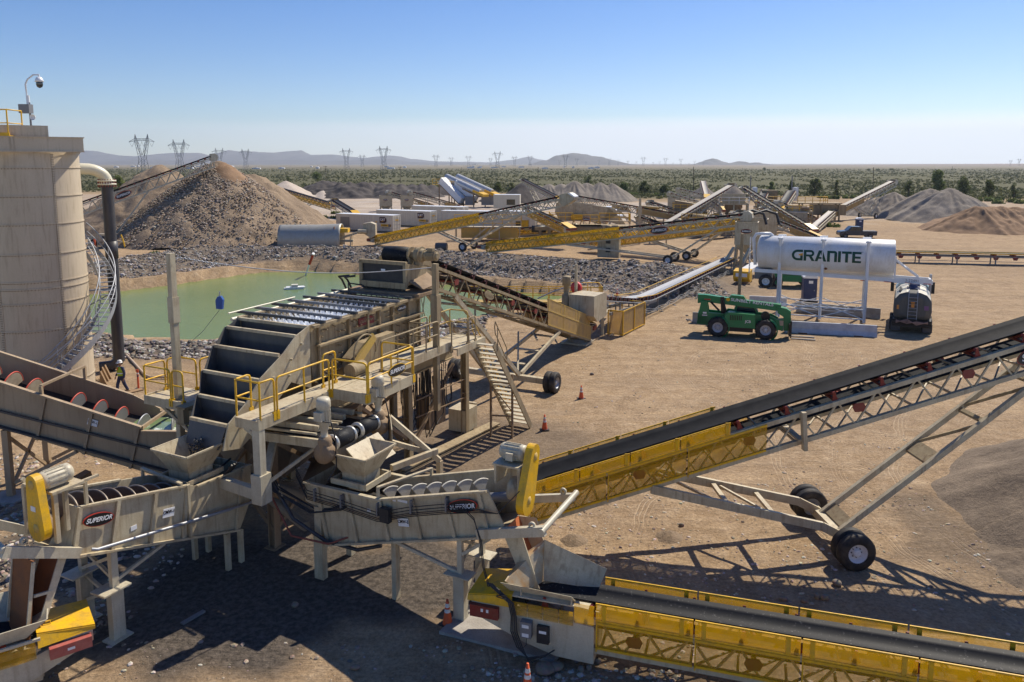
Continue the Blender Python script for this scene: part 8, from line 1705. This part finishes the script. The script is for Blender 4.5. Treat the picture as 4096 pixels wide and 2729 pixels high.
oval_sign(mp_,(7.2,-2.25,3.7),(1,0,0),(0,0,1),1.2); q=MB(); q.cyl((9.9,-1.4,1.5),(9.9,-1.4,2.6),.22,10); q.cyl((10,-.9,1.9),(13.2,-.9,1.9),.3,10); q.build('gear_motor',TAN,mp_); q=MB(); q.box(4.9,6.6,-.9,-.3,3.5,4.3); q.build('belt_guard',YEL,mp_)
q=MB(); q.lathe([(0,0),(.55,0),(.55,2.2),(0,2.2)],(-1.2,1,1.9),(1,0,0),14); q.build('head_drum',RUB,mp_)
# second head with domed cover where conveyor 1 ends
HZ=lambda P:[(x*.62,(z-6.7)*.62+7.35) for x,z in P]
q=MB(); q.prism(HZ([(-1.6,5.8),(-1.9,7.6),(-.8,8.0),(.6,8.05),(1.5,7.4),(1.3,6.6),(-.6,5.3)]),-.8,.8); o=q.build('head_hood',TAN,loc=(7.5,98.1,.0)); o.rotation_euler=(0,0,R(-23)); tag(o,'domed tan and white hood over the head of the first long conveyor','hood'); q=MB(); q.prism(HZ([(.0,8.06),(.6,8.06),(1.55,7.42),(1.5,7.2),(.4,7.8)]),-.82,.82); q.build('white_cover',WHT,o)
# tall thin post and pipes by the plant
q=MB(); q.box(-.15,.15,-.15,.15,0,6.9); q.box(-.25,.25,-.25,.25,4.6,5.6); tag(q.build('steel_post',TAN,loc=(19.1,112,0)),'tall thin tan post right of the middle screening plant','post')
q=MB(); q.lathe([(0,4.1),(.4,4.1),(.45,3.7),(.2,3.3),(.2,2.4),(.5,2.2),(.5,1.5),(0,1.5)],(0,0,0),(0,0,1),12); tag(q.build('gear_motor',TAN,loc=(24.0,108,0)),'upright tan gear motor in front of the steep pale conveyor','motor')
q=MB(); q.box(0,3,0,1.5,1.0,1.6); q.box(.4,2.6,.2,1.2,1.6,2.2); 
for x in (.2,2.7): q.beam((x,.7,0),(x,.7,1),.2)
tag(q.build('pump_skid',TAN,loc=(20.6,112,0)),'low tan pump skid left of the upright gear motor','pump')
# ---- containers
def container(label,p,rz,L_,h,w=2.44,m=OFFW,doors=True,sgn=None,grille=False,name='generator_container',cat='container',grp='white generator containers'):
    r=root(name,label,cat,p,rz,grp); q=MB(); q.box(-L_,0,0,w,.15,h); 
    n=int(L_/.55)
    for k in range(n): x=-L_+.3+k*(L_-.4)/n; q.box(x,x+.22,-.035,0,.3,h-.2)
    for x in (-L_,0): q.box(x-.06,x+.06,-.05,.1,.1,h+.02); 
    q.build('walls',m,r); q=MB(); q.box(-L_-.04,.04,-.05,w+.05,h,h+.06); q.build('roof',WHT,r)
    if doors:
        for y0_,y1_ in ((.1,w/2-.03),(w/2+.03,w-.1)):
            o=MB().box(.0,.05,y0_,y1_,.3,h-.2).build('door',m,r); q=MB()
            for yy in (y0_+.25,y1_-.25): q.cyl((.09,yy,.25),(.09,yy,h-.15),.03,6)
            for zz in (.7,1.3,1.9): q.box(.05,.08,y0_+.05,y1_-.05,zz,zz+.06)
            q.build('lock_rods',GALV,o)
    if grille: MB().box(-L_+.9,-L_+2.9,-.07,-.04,.7,h-.5).build('louvre',GRY,r); o=MB().box(-3.9,-3.0,-.06,-.036,.35,h-.4).build('side_door',m,r); MB().box(-3.65,-3.3,-.066,-.061,h-1.3,h-1.1).build('door_sign',YEL,o)
    if sgn:
        o=MB().plate([(-2.75,-.05,h-1.35),(-2.75,-.05,h-.3),(-1.6,-.05,h-.3),(-1.3,-.05,h-.6),(-1.3,-.05,h-1.1),(-1.6,-.05,h-1.35)],.02,(0,-1,0)).build('dark_sign',mat('maroon_sign',(.06,.02,.03),.5),r); text('CAT',o,(-2.1,-.085,h-.75),(1,0,0),(0,0,1),.55,LETT,bold=.03); MB().plate([(-2.35,-.08,h-1.05),(-1.85,-.08,h-1.05),(-2.1,-.08,h-.85)],.005,(0,-1,0)).build('triangle',YEL,o)
        o=MB().box(-2.5,-.35,-.07,-.04,h-1.95,h-1.55).build('yellow_sign',mat('sign_amber',(.8,.45,.02),.5),r); text('QUINN',o,(-1.7,-.075,h-1.75),(1,0,0),(0,0,1),.3,SIGNB,bold=.02); MB().box(-.9,-.42,-.078,-.071,h-1.93,h-1.57).build('logo_field',SIGNB,o); text('CAT',o,(-.66,-.082,h-1.75),(1,0,0),(0,0,1),.2,LETT)
        text('800-799-0701',r,(-1.4,-.05,.75),(1,0,0),(0,0,1),.3,SIGNB)
        o=MB().box(.06,.07,.7,1.7,h-1.0,h-.7).build('door_sign',YEL,r)
    return r
cz=R(-25); 
container('nearest white generator container with large louvre',(-20.9,131.3,0),cz,12.2,2.95,sgn=1,grille=True); container('second white generator container behind the nearest one',(-15.6,142.6,0),cz,12.2,2.95,sgn=1); container('third white generator container at the right of the row',(-10.0,152.5,0),cz,12.2,3.2,sgn=1)
container('long tan control container right of the white ones',(-1.6,139.5,0),R(-14),12.2,3.1,m=OFFW,doors=False,name='control_container',grp='tan containers'); container('tan switch house behind the first conveyor',(1.5,151,3.0-.1),R(-6),5.2,2.9,w=2.8,doors=False,name='switch_house',grp='tan containers')
bpy.data.objects['switch_house'].location.z=2.85; o=MB().box(-2.6,-.9,-.07,-.04,.9,2.0).build('window',GLASS,bpy.data.objects['switch_house']); 
container('tan container with yellow doors below the switch house',(4.0,125.5,0),R(-8),7.6,4.0,w=2.6,m=OFFW,doors=False,name='motor_house',grp='tan containers'); q=bpy.data.objects['motor_house']; MB().box(-2.4,-1.2,-.08,-.04,.5,2.6).build('yellow_door',YEL,q); MB().box(-1.0,.0,-.5,-.04,.6,3.0).build('cooling_unit',OFFW,q); MB().box(-3.4,-2.6,-.08,-.04,1.6,2.4).build('window',GLASS,q)
container('tan slatted container before the far right stacker',(57.5,146,0),R(-3),9,2.6,m=TAN,doors=False,name='storage_container',grp='tan containers')
r=root('elevated_platform','yellow stair and railing scaffold in front of the tan containers','platform',(0,117,0)); q=MB()
for z in (2.2,3.0): rail(q,[(-9,0,z),(1.5,0,z)],h=1.1,r=.05,sp=1.5)
q.build('guard_rail',YEL,r); q=MB(); q.box(-9,1.5,0,1.5,2.1,2.2); 
for x in (-8.8,-5,-2,1.2): q.beam((x,0,0),(x,0,2.1),.15); q.beam((x,1.5,0),(x,1.5,2.1),.15)
q.beam((-5,-.6,.1),(-2.4,-.6,2.9),.2); q.beam((-6.4,-.4,.1),(-3.8,-.4,2.2),.1,.25); q.build('frame',TAN,r); MB().box(-8,1,.5,2.2,.4,2.0).build('lower_tank',YELD,r)
# ---- covered silver conveyors and white chutes
for i,(x,lb) in enumerate(((0,'front silver covered conveyor beside the white chutes'),(3.0,'rear silver covered conveyor beside the white chutes'))):
    a=V((-18.7+x,216+2*i,8.2-.3*0)); b_=V((-8.6+x*1.05,206+2*i,4.0)); d=b_-a; r=root('covered_conveyor',lb,'conveyor',a,0,'silver covered conveyors'); n_=V((d.y,-d.x,0)).normalized()
    MB().cyl((0,0,0),d,.95,16).build('silver_cover',SILV,r); q=MB(); q.beam(V((0,0,-1)),d+V((0,0,-1)),1.2,.3); q.beam(d*.8+V((0,0,-.9)),d*.8+V((0,0,-d.z*0-7.4+1.5)),.3); q.beam(d*.15+V((0,0,-.9)),d*.15+V((0,0,-7)),.25); q.build('frame',MUD,r); q=MB(); q.beam(d*.85,d*1.15,2.1,.7); q.build('tail_guard',YEL,r)
for i in range(2):
    x=i*4.3; q=MB(); a=(-19.8+x,213,7.3-.7*i); b_=(-13.8+x*.85,209,1.7+.6*i); A=V(a);B=V(b_); r=root('white_chute','left white panelled chute under the silver conveyors' if i==0 else 'right white panelled chute under the silver conveyors','chute',A,0,'white panelled chutes'); d=B-A
    q.beam((0,0,0),d,2.2,2.0); 
    for k in range(6): p=d*(k+.5)/6; q.obox(p+V((0,-1.12,.0)),d.normalized()*.06,(0,.05,0),(0,0,1.1))
    q.build('panels',WHT,r); q=MB(); q.beam((0,0,-1.1),d+V((0,0,-1.1)),2.3,.25); q.beam((-.8,0,-.6),(-.8,0,-7.2+.7*i),.3); q.beam(d*.35+V((0,0,-1)),d*.35+V((0,0,-5.2)),.3); q.build('frame',MUD,r); q=MB(); q.box(-2.6,-.4,-.9,.5,-1.2,-1.1); rail(q,[(-2.6,-.9,-1.1),(-.4,-.9,-1.1)],h=1.5,r=.07,sp=1); q.build('yellow_landing',YEL,r)
q=MB(); 
for x in (-13,-8.5,-6): q.box(x,x+2.6,208,211,.6,3.0)
tag(q.build('hopper_group',GRY),'row of dark grey hoppers below the silver conveyors','hopper')
# ---- half-pipe reclaim tunnel
a=g('t6',290,182);b_=g('t6',775,187); d=b_-a; tu=root('reclaim_tunnel','large half round corrugated tunnel pipe buried in the tan pile','tunnel',b_,math.atan2(d.y,d.x)+R(6)); Lt=9.0
q=MB(); prof=[]; vs=[];n=26;m_=26
for i in range(m_+1):
    x=-Lt*i/m_
    for j in range(n+1): a_=R(-28)+(PI+R(56))*j/n; rr_=1.75+(.12*max(0,(x+3)/3)); vs.append((x,rr_*math.cos(a_)*1.,.82+rr_*1.25*math.sin(a_)))
q.add(vs,[(i*(n+1)+j,i*(n+1)+j+1,(i+1)*(n+1)+j+1,(i+1)*(n+1)+j) for i in range(m_) for j in range(n)],True); o=q.build('corrugated_shell',mat('corrugated_galvanised',(.42,.41,.36),.5,.35,dirt=(.35,.3,.22),amt=.5),tu); sf=o.modifiers.new('s','SOLIDIFY'); sf.thickness=.12
q=MB(); q.box(-2,1.6,-.5,.5,.6,.9); q.beam((-1,0,.9),(3.4,0,2.3),1.0,.3); q.beam((1.3,-.6,0),(1.3,-.6,1.5),.12); q.beam((1.3,.6,0),(1.3,.6,1.5),.12); q.build('inner_belt',TAN,tu); MB().box(-.9,-.8,-1.4,1.4,0,2.9).build('end_wall',RUST,tu); MB().box(-.7,1.0,-.8,.8,2.0,2.6).build('guard_panel',YEL,tu)
q=MB(); q.prism([(3.2,1.9),(3.2,3.3),(4.3,3.5),(5.0,3.2),(5.0,1.6),(4.3,1.2)],-.7,.7); q.cyl((2.6,-1.2,2.2),(3.8,-1.2,2.2),.35,12); q.build('head_chute',TAN,tu)
q=MB(); q.cyl((0,0,0),(1.6,-.2,0),.55,18); o=q.build('steel_drum',mat('dark_drum',(.12,.11,.1),.5,amt=.4),loc=(-10.6,103.6,.55)); tag(o,'fallen dark drum left of the first conveyor wheels','drum'); 
# trailer with yellow end by the square bins
r=root('belt_feeder','short conveyor with yellow and white end left of the white tank','conveyor',(23.2,74.6,0),R(62),None); q=MB(); q.box(0,7.5,-.55,.55,.9,1.3); q.build('bed',WHT,r); q=MB(); q.prism([(-.7,.6),(-.7,1.35),(.6,1.5),(.6,.3),(-.3,.25)],-.8,.8); q.build('yellow_end',YEL,r); MB().box(-.74,-.7,-.55,.55,.8,1.15).build('white_plate',WHT,r); q=MB(); 
for x in (1.5,6): q.beam((x,-.6,0),(x,-.6,.9),.14); q.beam((x,.6,0),(x,.6,.9),.14)
q.build('legs',TAN,r)
# rear belt tail frames between the conveyors
r=root('screen_stand','tan low steel stand with switch boxes beneath the second conveyor','stand',(12.3,94.5,0),R(-24)); q=MB(); q.box(-1.4,1.4,-.4,.4,.2,2.6); q.build('frame',TAN,r); 
for z in (.9,2.0): MB().box(-.3,.3,-.46,-.41,z,z+.55).build('switch_box',RUB,r)
# chute stand and yellow rails at the far right plant
r=root('far_plant','far right yellow railed screen house beside the broad belts','screening plant',(61.5,160,0),R(-8)); q=MB(); q.box(-9,8,-1.5,1.5,3.6,3.8); q.box(-8,-5,-1,1,3.8,6.4); q.box(2,9,-1,1,1.2,3.4)
for x in (-8.5,-4,0,4,7.5): q.beam((x,-1.4,0),(x,-1.4,3.6),.3); q.beam((x,1.4,0),(x,1.4,3.6),.3)
q.build('screen_body',DTAN,r); 
for x0_ in (-9,-1): q=MB(); rail(q,[(x0_,-1.6,3.8),(x0_+6,-1.6,3.8),(x0_+6,1.5,3.8)],h=1.3,r=.07,sp=1.5); q.build('guard_rail',YEL,r)
q=MB(); q.box(-10,-9.2,-1,1,4.2,7.0); q.box(-1.6,-.8,-1,1,4.2,7.); q.build('white_gate',WHT,r); q=MB(); 
for x in (-2.,-10.5): MB().cyl((x,0,4),(x,0,9.5),.12,6).build('mast',GRY,r)
r=root('left_plant','small machine with duals and yellow fork on the bank left','conveyor base',(-58.3,107.5,0),R(-15)); q=MB(); q.box(-1.4,1.0,-.6,.6,.9,2.0); q.beam((-3.4,0,1.5),(4.5,0,.7),.2); q.build('frame',TAN,r); MB().box(-.3,.2,-.66,-.61,1.3,1.7).build('switch_box',RUB,r)
for x in (-1.9,): wheel(r,(x,-.6,.6),(0,-1,0),.6,.4)
q=MB(); q.tube([(3.6,-.7,.2),(3.4,-.7,1.2),(3.1,-.7,2.)],.1,6); q.build('yellow_fork',YEL,r); MB().cyl((-.6,-1.5,0),(-.8,-1.5,1.4),.13,8).build('red_jack',ORG_,r)
q=MB(); q.tube([(-4.8,0,0),(-3.4,-.3,.6),(-2.5,0,.2)],.1,6)

# ---- further machinery filling the middle plant
lod('short yellow guarded belt falling right beneath the first conveyor head',V((8.0,106,3.2)),V((2.0,113,5.6)),bw=1.0,depth=.9,guard=(.3,8),step=1.2,n=6,headbox=False)
lod('low yellow belt running under the middle screening plant',V((-2.5,121,1.4)),V((10,118.5,2.2)),bw=1.0,depth=.8,guard=(.3,11),step=1.2,n=8,legs=(3,9))
lod('dusty conveyor rising left behind the steep pale belt',V((36.5,137,1.4)),V((27,147,4.6)),bw=1.0,depth=.9,guard=(.3,6),gm=GUARDD,step=1.2,n=9,legs=(8,))
lod('yellow guarded transfer belt in front of the crusher tower',V((30.5,118,1.4)),V((38.2,125,4.0)),bw=1.0,depth=.9,guard=(.3,9),step=1.2,n=8,legs=(7,))
lod('dusty belt crossing below the crusher deck',V((47.0,131,1.3)),V((37.5,127,3.6)),bw=1.0,depth=.8,guard=(.3,5),gm=GUARDD,step=1.2,n=8,legs=(8,))
lod('short belt between the far plant and the white ground belt',V((60,150,1.4)),V((52,147,4.6)),bw=1.1,depth=.9,guard=(.3,6),gm=GUARDD,step=1.2,n=8,legs=(7,))
r=root('cone_crusher','tan cone crusher skid with red motor guard behind the second conveyor','crusher',(31.5,126,0),R(-10)); q=MB(); q.box(-3,3,-1.3,1.3,.9,1.3); q.lathe([(0,3.6),(1.1,3.5),(1.3,3.0),(.9,2.2),(1.2,1.3)],(0,0,0),(0,0,1),16)
for x in (-2.6,2.6): q.beam((x,-1.1,0),(x,-1.1,1),.22); q.beam((x,1.1,0),(x,1.1,1),.22)
q.build('crusher_body',DTAN,r); MB().box(1.4,2.9,-.7,.7,1.3,2.3).build('motor_guard',RED,r); q=MB(); rail(q,[(-3,-1.4,2.6),(3,-1.4,2.6)],h=1.1,r=.05,sp=1.2); q.build('guard_rail',YEL,r)
r=root('screen_house','second screen on a tall trestle left of the crusher tower','screening plant',(33.6,141,0),R(-12)); q=MB(); q.prism([(-3,5.2),(3,4.2),(3,2.6),(-3,3.4)],-1.2,1.2); 
for x in (-2.7,0,2.7): q.beam((x,-1.1,0),(x,-1.1,3.2),.22); q.beam((x,1.1,0),(x,1.1,3.2),.22)
for a_,b_ in ((-2.7,0),(0,2.7)): q.beam((a_,-1.1,.2),(b_,-1.1,3),.14); q.beam((b_,-1.1,.2),(a_,-1.1,3),.14)
q.build('screen_body',DTAN,r); q=MB(); rail(q,[(-3.2,-1.9,3.4),(3.2,-1.9,3.2)],h=1.1,r=.05,sp=1.2); q.build('guard_rail',YEL,r); MB().box(-3.2,3.2,-1.95,-1.2,3.2,3.3).build('walkway',TAN,r)

for i,(a_,b_,w_,gd,lb) in enumerate(((At(2660,905,128),At(2560,865,133),1.0,1,'short yellow belt left of the steep pale conveyor foot'),(At(2790,905,122),At(2870,862,126),1.0,1,'yellow belt rising behind the second conveyor sign'),(At(2700,880,140),At(2780,835,146),1.1,0,'dark lattice belt under the steep pale conveyor'),(At(3010,900,118),At(3090,860,128),1.0,1,'yellow belt right of the square bins'),(At(2900,835,150),At(2850,800,158),1.0,0,'small lattice belt left of the crusher hopper'),(At(3150,880,138),At(3060,830,146),1.0,1,'yellow belt falling right behind the white tank end'),(At(2420,875,132),At(2330,845,138),1.0,1,'yellow belt showing under the discharge of the middle screen'))):
    lod(lb,a_,b_,bw=w_,depth=.9,guard=(.2,(b_-a_).length*.55) if gd else None,step=1.,n=6,legs=((b_-a_).length*.3,(b_-a_).length*.8))
def trestle(label,p,w,d,h,rz=0,box=None):
    r=root('steel_trestle',label,'trestle',(p[0],p[1],0),rz,'steel trestles of the middle plant'); q=MB()
    for x in (-w/2,0,w/2):
        for y in (-d/2,d/2): q.beam((x,y,0),(x,y,h),.2)
    for s in (-1,1):
        q.beam((-w/2,s*d/2,h),(w/2,s*d/2,h),.22); q.beam((-w/2,s*d/2,h*.5),(w/2,s*d/2,h*.5),.14); q.beam((-w/2,s*d/2,.1),(0,s*d/2,h),.12); q.beam((w/2,s*d/2,.1),(0,s*d/2,h),.12)
    q.build('frame',TAN,r); MB().box(-w/2-.2,w/2+.2,-d/2-.2,d/2+.2,h+.11,h+.2).build('deck',DTAN,r); q=MB(); rail(q,[(-w/2,-d/2-.2,h+.2),(w/2,-d/2-.2,h+.2)],h=1.1,r=.06,sp=1.2); q.build('guard_rail',YEL,r)
    if box: q=MB(); q.prism([(-w*.4,h+.2),(-w*.4,h+.2+box),(w*.3,h+.2+box*.8),(w*.45,h+.2)],-d*.4,d*.4); q.build('machine_housing',DTAN if box>1.2 else TAN,r); MB().cyl((w*.1,-d*.55,h+.7),(w*.35,-d*.55,h+.7),.35,12).build('motor',MUD,r)
for (u,v,Y,w,d,h,bx,lb) in ((2600,890,140,5,2.4,2.6,1.5,'trestle with housing just right of the tall thin tan post'),(2740,870,150,5,2.4,3.0,1.3,'trestle with housing beneath the pale steep belt'),(2960,880,128,4,2.2,2.4,1.4,'trestle with housing between crusher tower and square bins'),(3080,860,152,6,2.4,3.2,1.6,'trestle with housing below the second broad belt'),(3190,870,148,5,2.4,2.6,1.2,'trestle with housing left of the white ground belt'),(2180,905,128,5,2.2,2.2,1.3,'trestle with housing left of the middle screening plant'),(2480,880,150,4,2.2,2.6,1.2,'low trestle with housing behind the thin tan post')):
    p=At(u,v,Y); trestle(lb,p,w,d,h,R(-10),bx)
